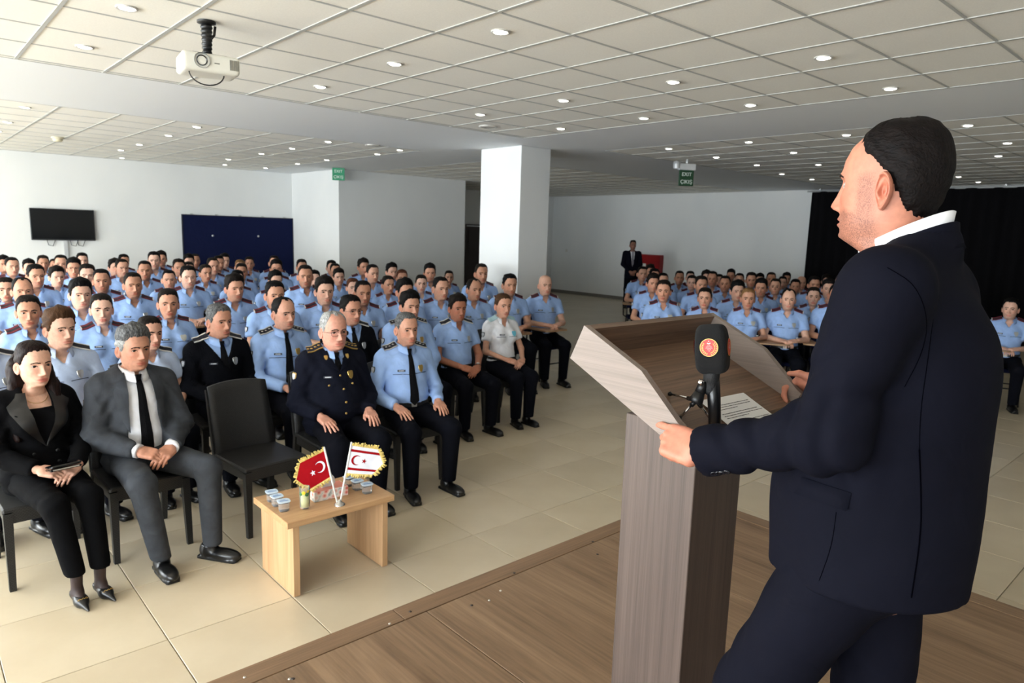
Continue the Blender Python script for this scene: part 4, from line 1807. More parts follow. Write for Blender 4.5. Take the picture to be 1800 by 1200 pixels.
# black stage curtain along the right wall
cu0 = at_axis(1427, 338, 0, X_RIGHT - .25)
cy1 = float(cu0[1])
M_curtain = cloth('curtain_black', srgb(17, 16, 18), 0.95, wscale=6)
nn = 420
ys = np.linspace(cy1, -2.6, nn)
ph = np.cumsum(rng.normal(.36, .06, nn))
xs = X_RIGHT - .25 + .055 * np.sin(ph) + .02 * np.sin(ph * .37)
V, F = [], []
zs = [.03, .8, 1.6, 2.4, HC - .06]
for z in zs:
    for x, y in zip(xs, ys):
        V.append((x + .01 * math.sin(y * 7 + z), y, z))
for k in range(len(zs) - 1):
    for i in range(nn - 1):
        F.append((k * nn + i, k * nn + i + 1, (k + 1) * nn + i + 1, (k + 1) * nn + i))
cur = empty('stage_curtain', (0, 0, 0))
tag(cur, 'long black pleated curtain hanging along the right wall', 'curtain')
link('drape', mesh_np('drape', V, F), cur, M_curtain)
MB().tube([(X_RIGHT - .25, cy1 + .1, HC - .05), (X_RIGHT - .25, -2.7, HC - .05)], .022, 8).build('rail', M_alu, cur)
for k in range(9):
    y = cy1 - .2 - k * 1.2
    MB().box((X_RIGHT - .25, y, HC - .02), (.03, .03, .045)).build('bracket', M_alu, cur)
# ------------------------------------------------------------------ projector
pj = at_axis(366, 128, 2, HC - .30)
pr = empty('projector', (pj[0], pj[1], HC))
pr.rotation_euler = (0, 0, R(-8))
tag(pr, 'white ceiling projector on a black bracket', 'projector')
M_prj = plain('projector_white', srgb(228, 226, 214), 0.35)
MB().lathe([(.055, 0), (.055, -.012), (.02, -.02)], (0, 0, 0), 16).build('ceiling_plate', M_blackpl, pr)
mb = MB()
mb.tube([(0, 0, -.01), (0, .005, -.20)], [.032, .024], 10)
for k in range(7):
    mb.lathe([(.034 - .001 * k, -.03 - .024 * k), (.036 - .001 * k, -.038 - .024 * k), (.03 - .001 * k, -.046 - .024 * k)], (0, .001 * k, 0), 12)
mb.tube([(.05, 0, -.02), (.045, .01, -.07), (.015, .01, -.11)], .008, 6)
mb.build('bracket', M_blackpl, pr)


def prj(P):
    d = rbox(P, (0, 0, -.262), (.165, .118, .055), .022)
    return d
link('housing', field_mesh('housing', prj, (-.2, -.15, -.34), (.2, .15, -.19), .0075, M_prj), pr)
MB().lathe([(.044, .010), (.044, -.004), (.036, -.010), (.030, .006)], (-.055, -.118, -.255), 24, rot=Matrix.Rotation(PI / 2, 3, 'X')).build('lens_ring', plain('lens_ring_grey', srgb(120, 128, 130), 0.3), pr)
MB().lathe([(.030, .004), (.020, -.004), (.001, -.008)], (-.055, -.118, -.255), 20, rot=Matrix.Rotation(PI / 2, 3, 'X')).build('lens', M_screen, pr)
for k in range(7):
    MB().box((.105 + .008 * k, -.119, -.26), (.004, .004, .06)).build('vent_slot', plain('vent_grey', srgb(120, 118, 108), 0.6) if k == 0 else MATS['vent_grey'], pr)
MB().box((.03, -.1185, -.262), (.03, .002, .006)).build('badge', MATS['vent_grey'], pr)
MB().bbox((.0, .0, -.206), (.20, .14, .012), .003).build('mount_tray', M_blackpl, pr)
mb = MB()
mb.tube([(-.12 + .10 * (1 - math.cos(t)), -.06, -.31 - .075 * math.sin(t)) for t in np.linspace(0, PI, 14)], .004, 6)
mb.build('cable', M_blackpl, pr)


# ================================================================== stage
SY, SX = 2.34, 3.66                 # audience edge (y) and right edge (x) of the platform
M_stage = wood('stage_laminate', srgb(104, 80, 58), srgb(150, 122, 94), axis=1, stretch=9.0, rough=0.42)
M_stage2 = wood('stage_edge_laminate', srgb(104, 80, 58), srgb(146, 116, 88), axis=0, stretch=14.0, rough=0.42)
M_screw = plain('screw_head', srgb(52, 44, 40), 0.4)
M_screwp = plain('screw_bright', srgb(205, 200, 190), 0.3, metal=.6)
M_joint = plain('stage_joint', srgb(176, 164, 150), 0.6)
st = empty('stage_platform', (0, 0, 0))
tag(st, 'low wooden stage platform under the lectern and the speaker', 'stage')
MB().box(((X_WIN + SX) / 2 + .1, (SY - 2.9) / 2, .135), (SX - X_WIN - .3, SY + 2.8, .27)).build('frame', M_stage2, st)
PX = [X_WIN + .1, -2.05, -.85, .35, 1.575, 2.75, SX - .105]       # panel joints across the stage
PY = [-2.9, -.1, SY - .105]
for i in range(len(PX) - 1):
    for k in range(len(PY) - 1):
        MB().bbox(((PX[i] + PX[i + 1]) / 2, (PY[k] + PY[k + 1]) / 2, .285), (PX[i + 1] - PX[i] - .004, PY[k + 1] - PY[k] - .004, .03), .0012).build('deck_panel', M_stage, st)
for i, (a, b) in enumerate(((X_WIN + .1, -1.3), (-1.3, 1.47), (1.47, SX))):
    MB().bbox(((a + b) / 2, SY - .052, .285), (b - a - .003, .10, .031), .0015).build('edge_board', M_stage2, st)
for i, (a, b) in enumerate(((-2.9, 0.2), (0.2, SY - .105))):
    MB().bbox((SX - .052, (a + b) / 2, .285), (.10, b - a - .003, .031), .0015).build('edge_board', M_stage, st)
scr = MB().lathe([(.0065, .0), (.006, .0022), (.001, .0026)], (0, 0, 0), 8).mesh('screw')
scr.materials.append(M_screw)
scp = MB().lathe([(.0060, .0), (.005, .0022), (.001, .0026)], (0, 0, 0), 8).mesh('screw')
scp.materials.append(M_screwp)
for (x, y, me) in [(721, 1075, scr), (904, 1007, scr), (1042, 952, scr), (829, 1064, scr), (1050, 974, scr), (515, 1193, scr), (685, 1096, scp), (430, 1190, scp), (880, 1038, scp), (860, 1055, scp), (509, 1193, scp)]:
    q = at_axis(x, y, 2, STAGE)
    link('screw', me, st, None, Matrix.Translation((q[0], q[1], .3005)))

# ================================================================== lectern
LX0, LX1 = 1.337, 1.950
M_lect = wood('lectern_laminate', srgb(66, 54, 48), srgb(94, 79, 71), axis=2, stretch=46.0, rough=0.5)
M_lectx = wood('lectern_laminate_cross', srgb(70, 52, 40), srgb(130, 104, 84), axis=0, stretch=26.0, rough=0.45)
M_lecty = wood('lectern_laminate_side', srgb(116, 103, 94), srgb(140, 126, 117), axis=1, stretch=60.0, rough=0.5)
le = empty('lectern', ((LX0 + LX1) / 2, 1.08, STAGE))
tag(le, 'dark wood laminate lectern with a raised rim tray', 'lectern')


def L_(x, y, z):
    return (x - le.location.x, y - le.location.y, z - STAGE)


side = [(1.200, 1.667), (1.245, 1.573), (.930, 1.428), (.905, 1.418), (.882, 1.466), (.895, 1.475), (1.008, 1.579)]
for (a, b) in ((LX0, LX0 + .020), (LX1 - .020, LX1)):
    mb = MB()
    mb.prism([(y - le.location.y, z - STAGE) for y, z in side], 0, a - le.location.x, b - le.location.x)
    mb.build('side_panel', M_lecty, le)
SL = math.atan2(1.573 - 1.428, 1.245 - .930)
sy_, sz_ = math.cos(SL), math.sin(SL)


def tray(x, u, h=0.0):
    """point on the tray floor: u metres up-slope from the low edge, h above the board"""
    return (x, .905 + u * sy_ - h * sz_, 1.436 + u * sz_ + h * sy_)


mb = MB()
c = tray(0, .182, -.009)
mb.box(L_((LX0 + LX1) / 2, c[1], c[2]), (LX1 - LX0 - .042, .375, .018), 0, Matrix.Rotation(SL, 3, 'X'))
mb.build('tray_board', wood('lectern_tray', srgb(76, 56, 42), srgb(146, 116, 92), axis=0, stretch=16.0, rough=0.4), le)
mb = MB()
bk = [(1.200, 1.667), (1.245, 1.573), (1.2268, 1.5645), (1.1818, 1.6585)]
mb.prism([(y - le.location.y, z - STAGE) for y, z in bk], 0, LX0 + .0205 - le.location.x, LX1 - .0205 - le.location.x)
mb.build('back_rail', M_lectx, le)
mb = MB()
mb.bbox(L_(1.6435, 1.075, .86), (.236, .236, 1.09), .002)
mb.build('pedestal', M_lect, le)
MB().bbox(L_(1.6435, 1.075, .315), (.50, .42, .03), .003).build('foot_plate', M_lect, le)
MB().box(L_(1.6435, 1.075, 1.41), (.20, .20, .10)).build('neck_block', M_lectx, le)

# ---- the sheets of the speech
pap = [at_axis(1232, 706, 1, 1), at_axis(1308, 690, 1, 1)]


def tray_hit(px, py, h=0.002):
    n = np.array([0, -sz_, sy_])
    p0 = np.array(tray(1.5, 0, h))
    d = ray(px, py)
    o = np.array([0, 0, CAM_H])
    return o + d * (((p0 - o) @ n) / (d @ n))


A, B = tray_hit(1306, 691), tray_hit(1231, 706)
ex = (A - B) / np.linalg.norm(A - B)
ey = np.cross([0, -sz_, sy_], ex)
pm = Matrix.Identity(4)
for i in range(3):
    pm[i][0], pm[i][1], pm[i][2] = ex[i], ey[i], [0, -sz_, sy_][i]
PWID, PLEN = .21, .150
pm.translation = Vector(A - ex * PWID / 2 - ey * PLEN / 2)
M_paper = plain('paper_white', srgb(236, 236, 234), 0.7)
M_ink = plain('ink_black', srgb(60, 60, 62), 0.7)
sheets = [('topmost printed white sheet of the speech on the lectern', 0.0), ('lower white sheet of the speech under the printed page', -.05)]
for n_, (lb, rz) in enumerate(sheets):
    o = empty('paper_sheet', (0, 0, 0))
    o.matrix_world = pm @ Matrix.Translation((0, 0, .0012 * (2 - n_))) @ Matrix.Rotation(rz, 4, 'Z')
    tag(o, lb, 'paper', 'speech sheets')
    mb = MB()
    V, F = [], []
    for i in range(9):
        for k in range(2):
            t = i / 8
            V.append(((k - .5) * PWID, (t - .5) * PLEN, .012 * max(0, .25 - t) ** 2 * 16 * (1 - n_ * .5)))
    F = [(2 * i, 2 * i + 1, 2 * i + 3, 2 * i + 2) for i in range(8)]
    link('sheet', mesh_np('sheet', V, F), o, M_paper)
    if n_ == 0:
        mb = MB()
        for ln in range(13):
            if ln % 4 == 3:
                continue
            x, y = -PWID * .40, .045 - ln * .0085
            end = PWID * (.40 if ln % 4 != 2 else random.uniform(-.1, .25))
            while x < end:
                w = random.uniform(.004, .016)
                mb.box((x + w / 2, y, .0006 + .012 * max(0, .25 - (y / PLEN + .5)) ** 2 * 16), (w, .0018, .0002))
                x += w + .0022
        mb.build('printed_text', M_ink, o)

# ---- microphone in a clip on a little tripod
M_foam = plain('foam_black', srgb(7, 7, 8), 1.0, bump=0.8, nscale=900, noise=.35, dist=.002)
mc = np.array([0, 0, CAM_H]) + ray(1252, 613) * 1.68
mt = np.array([0, 0, CAM_H]) + ray(1257, 757) * 1.68
mic = empty('microphone', tuple(mc))
axis = (mc - mt) / np.linalg.norm(mc - mt)
zax = Vector(axis)
xax = Vector((math.cos(-YAW + R(8)), math.sin(-YAW + R(8)), 0))
yax = zax.cross(xax).normalized()
xax = yax.cross(zax).normalized()
mm_ = Matrix.Identity(4)
for i in range(3):
    mm_[i][0], mm_[i][1], mm_[i][2], mm_[i][3] = xax[i], yax[i], zax[i], mc[i]
mic.matrix_world = mm_ @ Matrix.Rotation(R(-35), 4, 'Z')
tag(mic, 'black microphone with square foam windshield and round red emblems', 'microphone')


def foam(P):
    s = np.interp(P[:, 2], [-.065, -.04, .0, .03, .065], [.82, .96, 1.0, .95, .80])
    q = P.copy()
    q[:, 0] /= s
    q[:, 1] /= s
    return rbox(q, (0, 0, 0), (.0385, .0385, .0605), .0165) * .9


link('windshield', field_mesh('windshield', foam, (-.055, -.055, -.075), (.055, .055, .075), .004, M_foam, 1), mic)
MB().tube([(0, 0, -.05), (0, 0, -.115), (0, 0, -.20)], [.0150, .0160, .0150], 18).build('handle', plain('mic_body_black', srgb(13, 14, 16), 0.3), mic)
M_emb = plain('emblem_red', srgb(222, 40, 34), 0.5)
M_embg = plain('emblem_gold', srgb(226, 178, 84), 0.5)


def emblem(parent, mx):
    """red roundel: gold ring, two laurel sprays, crescent and star, four lines of lettering"""
    e = MB()
    n = 40
    r0 = .0215
    e.add([(0, 0, 0)] + [(r0 * math.cos(2 * PI * k / n), r0 * math.sin(2 * PI * k / n), 0) for k in range(n)], [(0, k + 1, (k + 1) % n + 1) for k in range(n)], 0)
    ring = [(r0 * f, r0 * f) for f in (.94, 1.0)]
    e.add([(r0 * f * math.cos(2 * PI * k / n), r0 * f * math.sin(2 * PI * k / n), .0003) for f in (.93, 1.01) for k in range(n)], [(k, (k + 1) % n, n + (k + 1) % n, n + k) for k in range(n)], 1)
    for s in (-1, 1):
        for k in range(8):
            a = -PI / 2 + s * (.22 + .27 * k)
            cx, cy = .0155 * math.cos(a), .0155 * math.sin(a)
            for sd_ in (-1, 1):
                t = a + s * PI / 2 + sd_ * .7
                dx, dy = math.cos(t), math.sin(t)
                L = .0046
                w = .0011
                bx, by = cx - .0006 * sd_ * math.cos(a), cy - .0006 * sd_ * math.sin(a)
                e.add([(bx, by, .0004), (bx + dx * L * .5 - dy * w, by + dy * L * .5 + dx * w, .0004), (bx + dx * L, by + dy * L, .0004), (bx + dx * L * .5 + dy * w, by + dy * L * .5 - dx * w, .0004)], [(0, 1, 2, 3)], 1)
    m_ = 18
    V = []
    for k in range(m_ + 1):
        a = PI + .45 + (PI - .9) * k / m_ + 0
        V.append((.0046 * math.cos(a), .0125 + .0046 * math.sin(a), .0005))
    for k in range(m_ + 1):
        a = PI + .45 + (PI - .9) * k / m_
        V.append((.0036 * math.cos(a), .0137 + .0036 * math.sin(a) * .95, .0005))
    e.add(V, [(k, k + 1, m_ + 2 + k, m_ + 1 + k) for k in range(m_)], 2)
    V = [(0, .0152, .0006)]
    for k in range(10):
        rr = .0017 if k % 2 == 0 else .0007
        a = PI / 2 + PI * k / 5
        V.append((rr * math.cos(a), .0152 + rr * math.sin(a), .0006))
    e.add(V, [(0, k + 1, (k + 1) % 10 + 1) for k in range(10)], 2)
    o = e.build('emblem', [M_emb, M_embg, M_whitecl], parent, mx)
    for tx, yy, sz in (('KUZEY', .0046, .0026), ('KIBRIS TÜRK', .0014, .0025), ('CUMHURİYETİ', -.0018, .0025), ('MECLİSİ', -.0050, .0025), ('1983', -.0085, .0020)):
        link('lettering', text_mesh(tx, sz, M_whitecl, ext=.00005), o, None, Matrix.Translation((0, yy, .0006)))


for a in (0, PI / 2, PI, -PI / 2):
    emblem(mic, Matrix.Rotation(a, 4, 'Z') @ Matrix.Translation((0, -.0400, .004)) @ Matrix.Rotation(PI / 2, 4, 'X') @ Matrix.Rotation(R(1.5), 4, 'X'))
ts = empty('microphone_tripod', tuple(np.array([0, 0, CAM_H]) + ray(1226, 700) * 1.68))
tag(ts, 'mini tripod with chrome legs holding the microphone', 'tripod')


def T_(px, py, d=1.68):
    return Vector(np.array([0, 0, CAM_H]) + ray(px, py) * d) - ts.location


MB().tube([T_(1221, 708), T_(1226, 699), T_(1231, 688)], [.019, .016, .012], 16).build('hub', M_blackpl, ts)
MB().tube([T_(1230, 690), T_(1238, 670)], [.013, .011], 14).build('swivel', M_blackpl, ts)
MB().lathe([(.008, -.004), (.008, .004), (.002, .006)], T_(1233, 672, 1.655), 12, rot=Matrix.Rotation(PI / 2, 3, 'X')).build('thumb_screw', M_chrome, ts)


def clip(P):
    a = np.array(T_(1250, 668), dtype=np.float32)
    d = cap(P, a + V3((0, 0, .03)), a - V3((0, 0, .022)), .021, .018)
    return d


link('clip', field_mesh('clip', clip, np.array(T_(1250, 668)) - .06, np.array(T_(1250, 668)) + .06, .005, plain('clip_rubber', srgb(22, 22, 23), 0.7, bump=.5, nscale=300)), ts)
feet = [tray_hit(1178, 692, .008), tray_hit(1194, 735, .006), tray_hit(1250, 738, .006)]
for q in feet:
    f_ = Vector(q) - ts.location
    h_ = T_(1224, 703)
    lg = MB().tube([h_.lerp(f_, .08), h_.lerp(f_, .3)], .006, 8, 0).tube([h_.lerp(f_, .3), f_], .0032, 8, 1).build('leg', [M_blackpl, M_chrome], ts)
    MB().lathe([(.001, -.006), (.006, -.004), (.0065, .002), (.001, .006)], f_, 10).build('rubber_foot', M_blackpl, lg, Matrix.Identity(4))

# ================================================================== coffee table and what stands on it
TX0, TX1, TY0, TY1, TZ = 1.375, 2.005, 3.165, 3.600, .425
M_tab = wood('table_beech', srgb(176, 134, 92), srgb(206, 166, 122), axis=0, stretch=10.0, rough=0.45)
M_tabz = wood('table_beech_leg', srgb(178, 138, 98), srgb(210, 172, 130), axis=2, stretch=10.0, rough=0.45)
tb = empty('coffee_table', ((TX0 + TX1) / 2, (TY0 + TY1) / 2, 0))
tag(tb, 'small beech laminate coffee table with panel legs', 'table')
MB().bbox((0, 0, TZ - .0175), (TX1 - TX0, TY1 - TY0, .035), .003).build('table_top', M_tab, tb)
for s in (-1, 1):
    MB().bbox((s * .262, 0, (TZ - .037) / 2 + .003), (.036, .405, TZ - .042), .002).build('leg_panel', M_tabz, tb)
MB().bbox((0, .02, TZ - .085), (.486, .022, .095), .002).build('stretcher', M_tab, tb)
for s in (-1, 1):
    for k in (-1, 1):
        MB().lathe([(.012, 0), (.012, .004)], (s * .262, k * .17, 0), 8, cap=True).build('glide', M_blackpl, tb)

M_cup = NT('cup_clear_plastic').set(Base_Color=(.96, .97, .98, 1), Roughness=0.08, IOR=1.25).mat
MATS['cup_clear_plastic'].node_tree.nodes['Principled BSDF'].inputs['Transmission Weight'].default_value = .85
M_foil = plain('cup_foil_lid', srgb(205, 222, 238), 0.35, noise=.12, nscale=60)
M_foilb = plain('cup_lid_print', srgb(96, 140, 196), 0.4)


def cup_parts():
    def ring(w, z, n=20, p=.55):
        return [(w * math.copysign(abs(math.cos(t)) ** p, math.cos(t)), w * math.copysign(abs(math.sin(t)) ** p, math.sin(t)), z) for t in np.linspace(0, 2 * PI, n, endpoint=False)]
    n = 20
    lv = [(.021, 0), (.024, .002), (.026, .010), (.0245, .014), (.027, .034), (.0285, .052), (.031, .053)]
    V = [p for w, z in lv for p in ring(w, z)]
    F = [(i * n + k, i * n + (k + 1) % n, (i + 1) * n + (k + 1) % n, (i + 1) * n + k) for i in range(len(lv) - 1) for k in range(n)] + [tuple(range(n))[::-1]]
    cup = mesh_np('cup', V, F)
    cup.materials.append(M_cup)
    V = ring(.0325, .0525) + ring(.0330, .0545) + ring(.031, .0555)
    F = [(i * n + k, i * n + (k + 1) % n, (i + 1) * n + (k + 1) % n, (i + 1) * n + k) for i in range(2) for k in range(n)] + [tuple(2 * n + k for k in range(n)), tuple(range(n))[::-1]]
    V += [(-.022, -.010, .0558), (.022, -.012, .0558), (.022, -.002, .0558), (-.022, .004, .0558), (-.014, .010, .0558), (.012, .008, .0558), (.012, .014, .0558), (-.014, .016, .0558)]
    F += [(60, 61, 62, 63), (64, 65, 66, 67)]
    lid = mesh_np('foil_lid', V, F, False, [0] * (len(F) - 2) + [1, 1])
    lid.materials.append(M_foil)
    lid.materials.append(M_foilb)
    return cup, lid


CUP, LID = cup_parts()
for (x, y, lb) in ((478, 880, 'sealed water cup nearest the empty chair, rearmost of left trio'), (487, 888, 'sealed water cup in the middle of the left trio'), (499, 897, 'sealed water cup beside the juice glass, front of left trio'),
                   (614, 853, 'sealed water cup behind the white flag, rearmost of right trio'), (628, 860, 'sealed water cup in the middle of the right trio'), (645, 866, 'sealed water cup nearest the table right end')):
    q = at_axis(x, y, 2, TZ)
    o = empty('water_cup', (q[0], q[1], TZ), R(random.uniform(-12, 12)))
    tag(o, lb, 'cup', 'sealed water cups on the coffee table')
    link('cup', CUP, o)
    link('foil_lid', LID, o)
# juice glass with fruit print
q = at_axis(536, 893, 2, TZ)
o = empty('juice_glass', (q[0], q[1], TZ))
tag(o, 'tall glass of pale juice with printed fruit under the red flag', 'glass')
M_gl = NT('drink_glass').set(Base_Color=(.97, 1, .93, 1), Roughness=0.03, IOR=1.06).mat
MATS['drink_glass'].node_tree.nodes['Principled BSDF'].inputs['Transmission Weight'].default_value = .9
MB().lathe([(.001, .002), (.022, .002), (.026, .010), (.0275, .12), (.0262, .12), (.0250, .012), (.001, .008)], (0, 0, 0), 24).build('tumbler', M_gl, o)
MB().lathe([(.001, .010), (.0240, .012), (.0256, .074), (.001, .074)], (0, 0, 0), 24).build('juice', plain('juice_pale_yellow', srgb(226, 224, 170), 0.2), o)
fr_ = MB()
for (a, z, r_, mi) in ((-2.2, .095, .010, 0), (-1.6, .085, .011, 1), (-1.0, .095, .009, 2), (-.5, .088, .010, 0), (-2.8, .088, .010, 1), (-1.3, .100, .008, 0), (.2, .092, .009, 2)):
    fr_.lathe([(r_, 0), (r_ * .7, .0012), (.001, .0016)], (.0278 * math.cos(a), .0278 * math.sin(a), z), 10, mi, Matrix.Rotation(a + PI / 2, 3, 'Z') @ Matrix.Rotation(PI / 2, 3, 'X'))
fr_.build('fruit_print', [plain('print_yellow', srgb(226, 196, 40), .5), plain('print_green', srgb(50, 104, 62), .5), plain('print_blue', srgb(40, 62, 96), .5)], o)
# tissue box
q0, q1 = at_axis(556, 883, 2, TZ), at_axis(610, 870, 2, TZ)
a = math.atan2(q1[1] - q0[1], q1[0] - q0[0])
L = float(np.linalg.norm(q1[:2] - q0[:2]))
o = empty('tissue_box', (float(q0[0] + q1[0]) / 2 - .055 * math.sin(a), float(q0[1] + q1[1]) / 2 + .055 * math.cos(a), TZ), a)
tag(o, 'floral pink tissue box lying on the coffee table', 'tissue box')


def floral():
    t = NT('tissue_box_print').set(Roughness=0.5)
    mp = t.coords((34, 34, 34))
    vo = t.n('ShaderNodeTexVoronoi', i_Scale=1.0)
    t.l(mp, 'Vector', vo, 'Vector')
    rp = t.ramp([(0.15, srgb(214, 96, 84)), (0.35, srgb(236, 186, 172)), (0.6, srgb(238, 232, 226)), (0.9, srgb(150, 160, 158))])
    t.l(vo, 'Distance', rp, 'Fac')
    t.l(rp, 'Color', t.b, 'Base Color')
    return t.mat


MB().bbox((0, 0, .027), (max(L, .2), .105, .054), .002).build('carton', floral(), o)
MB().bbox((0, 0, .0548), (max(L, .2) - .015, .095, .0015), .0005).build('top_panel', plain('tissue_box_pink', srgb(232, 150, 132), 0.5), o)


def tissue(P):
    return smin(ell(P, (0, 0, .075), (.045, .010, .030)), ell(P, (.015, .004, .095), (.030, .012, .022)), .01) + .003 * wob(P, 160, 90, 60)


link('tissue', field_mesh('tissue', tissue, (-.07, -.04, .04), (.07, .04, .13), .005, plain('tissue_white', srgb(240, 240, 240), 0.8)), o)

# two table flags on one chrome foot
q = at_axis(597, 887, 2, TZ)
fs = empty('table_flag_stand', (q[0], q[1], TZ))
tag(fs, 'chrome flag stand with red and white fringed flags', 'flag stand')
MB().lathe([(.030, 0), (.030, .004), (.024, .010), (.010, .018), (.006, .030), (.001, .032)], (0, 0, 0), 24).build('foot', M_chrome, fs)
M_fringe = plain('fringe_gold', srgb(196, 172, 96), 0.6, noise=.3, nscale=200)
M_flr = cloth('flag_red', srgb(132, 6, 16), 0.85)
M_flw = cloth('flag_white', srgb(196, 196, 202), 0.85)
fx = np.array([math.cos(-YAW), math.sin(-YAW), 0.0])          # flags hang roughly square to the lens


def P_flag(px, py, d):
    return Vector(np.array([0, 0, CAM_H]) + ray(px, py) * d) - fs.location


fd = float(project(fs.location)[2])


def disc_poly(c, ex_, ez_, pts):
    return [c + ex_ * p[0] + ez_ * p[1] for p in pts]


def flag(corners, pole, field_mat, charge_mat, stripes, crescent, star, flip):
    """corners: pixel outline (pole top, far top, tip, far bottom, pole bottom)"""
    c = [P_flag(x, y, fd) for x, y in corners]
    nrm = (c[1] - c[0]).cross(c[4] - c[0]).normalized()
    if nrm.dot(Vector(RM[2])) > 0:
        nrm = -nrm
    pl = MB()
    pl.tube([P_flag(*pole[0], fd), P_flag(*pole[1], fd)], .0030, 8, 0)
    pl.tube([P_flag(*pole[2], fd), P_flag(*pole[0], fd)], .0055, 8, 1)
    pl.lathe([(.001, -.007), (.007, 0), (.001, .007)], P_flag(*pole[2], fd), 10, 1)
    po = pl.build('pole', [M_chrome, M_whitecl], fs)
    cl = MB()
    # cloth: a soft waved quad grid inside the outline
    ctr = sum(c, Vector()) / 5
    n = 10

    def inside(u, v):
        top = c[0].lerp(c[1], u)
        bot = c[4].lerp(c[3], u)
        p = top.lerp(bot, v)
        bulge = (c[2] - c[1].lerp(c[3], .5))
        return p + bulge * (max(0, u - .0) * (1 - abs(2 * v - 1))) * u + nrm * (.004 * math.sin(u * 5) * u)
    for sgn in (1, -1):
        V = [inside(i / n, k / n) + nrm * (.0008 * sgn) for i in range(n + 1) for k in range(n + 1)]
        F = [(i * (n + 1) + k, i * (n + 1) + k + 1, (i + 1) * (n + 1) + k + 1, (i + 1) * (n + 1) + k) for i in range(n) for k in range(n)]
        cl.add(V, F if sgn > 0 else [q[::-1] for q in F], 0, True)
        for (v0, v1) in stripes:
            V = [inside(i / n, v) + nrm * (.0014 * sgn) for i in range(n + 1) for v in (v0, v1)]
            cl.add(V, [(2 * i, 2 * i + 1, 2 * i + 3, 2 * i + 2) for i in range(n)], 1, True)
        # crescent
        ex_ = (inside(.6, .5) - inside(.4, .5))
        ez_ = (inside(.5, .4) - inside(.5, .6))
        su, sv, rr = crescent
        cen = inside(su, sv)
        ux = ex_.normalized()
        uz = ez_.normalized()
        m_ = 24
        V = []
        for k in range(m_ + 1):
            a = R(42) + (2 * PI - 2 * R(42)) * k / m_
            V.append(cen + ux * (rr * math.cos(a)) + uz * (rr * math.sin(a)) + nrm * (.0016 * sgn))
        for k in range(m_ + 1):
            a = R(56) + (2 * PI - 2 * R(56)) * k / m_
            V.append(cen + ux * (rr * .23 + rr * .82 * math.cos(a)) + uz * (rr * .82 * math.sin(a)) + nrm * (.0016 * sgn))
        cl.add(V, [(k, k + 1, m_ + 2 + k, m_ + 1 + k) for k in range(m_)], 1)
        cen = inside(star[0], star[1])
        V = [cen + nrm * (.0016 * sgn)]
        for k in range(10):
            r_ = star[2] * (1 if k % 2 == 0 else .40)
            a = PI * k / 5 + star[3]
            V.append(cen + ux * (r_ * math.cos(a)) + uz * (r_ * math.sin(a)) + nrm * (.0016 * sgn))
        cl.add(V, [(0, k + 1, (k + 1) % 10 + 1) for k in range(10)], 1)
    fo = cl.build('flag_cloth', [field_mat, charge_mat], po)
    # fringe of gold loops round the free edges
    fm = MB()
    path = [inside(u, 0) for u in np.linspace(0, 1, 15)] + [inside(1, v) for v in np.linspace(0, 1, 13)[1:]] + [inside(u, 1) for u in np.linspace(1, 0, 15)[1:]]
    cen = inside(.45, .5)
    for i in range(len(path) - 1):
        for t in (0, .5):
            p = path[i].lerp(path[i + 1], t)
            d = (path[i + 1] - path[i]).normalized()
            o_ = d.cross(nrm)
            if o_.dot(p - cen) < 0:
                o_ = -o_
            o_ = (o_ + d * random.uniform(-.35, .35) + nrm * random.uniform(-.3, .3)).normalized()
            L_f = random.uniform(.014, .026)
            a_, b_ = d * .0042, nrm * .0022
            fm.add([p - a_, p + a_, p + o_ * L_f + a_ * 1.2 + b_, p + o_ * L_f - a_ * .6 - b_, p + o_ * L_f * .6 + b_ * 2], [(0, 1, 4), (1, 2, 4), (2, 3, 4), (3, 0, 4)], 0)
    fm.build('fringe', M_fringe, po)


flag([(571, 792), (527, 814), (521, 843), (544, 860), (583, 836)], [(593, 884), (584, 840), (570, 787)], M_flr, M_flw, [], (.30, .47, .0300), (.56, .55, .0165, .35), True)
flag([(619, 783), (664, 790), (673, 815), (654, 834), (608, 831)], [(598, 884), (607, 834), (618, 778)], M_flw, M_flr, [(.12, .21), (.79, .88)], (.27, .50, .0275), (.51, .50, .0150, .2), False)

# ================================================================== chairs
M_rattan = NT('rattan_black_plastic').set(Base_Color=srgb(26, 26, 27), Roughness=0.5).mat


def rattan():
    t = NT('rattan_weave').set(Base_Color=srgb(34, 34, 35), Roughness=0.45)
    mp = t.coords((34, 34, 34))
    br = t.n('ShaderNodeTexBrick', i_Scale=1.0)
    br.inputs['Mortar Size'].default_value = 0.06
    br.inputs['Color1'].default_value = (1, 1, 1, 1)
    br.inputs['Color2'].default_value = (.75, .75, .75, 1)
    br.inputs['Mortar'].default_value = (0, 0, 0, 1)
    tc = t.n('ShaderNodeTexCoord')
    sp = t.n('ShaderNodeSeparateXYZ')
    cb = t.n('ShaderNodeCombineXYZ')
    ad = t.n('ShaderNodeMath', operation='ADD')
    t.l(tc, 'Object', sp, 0)
    t.l(sp, 'Y', ad, 0)
    t.l(sp, 'Z', ad, 1)
    t.l(sp, 'X', cb, 0)
    t.l(ad, 0, cb, 1)
    t.l(cb, 0, mp, 'Vector')
    t.l(mp, 'Vector', br, 'Vector')
    rp = t.ramp([(0.0, srgb(12, 12, 12)), (0.6, srgb(34, 34, 35)), (1.0, srgb(46, 46, 47))])
    t.l(br, 'Color', rp, 'Fac')
    t.l(rp, 'Color', t.b, 'Base Color')
    t.bump(br, 'Color', 1.0, 0.02)
    return t.mat


M_weave = rattan()


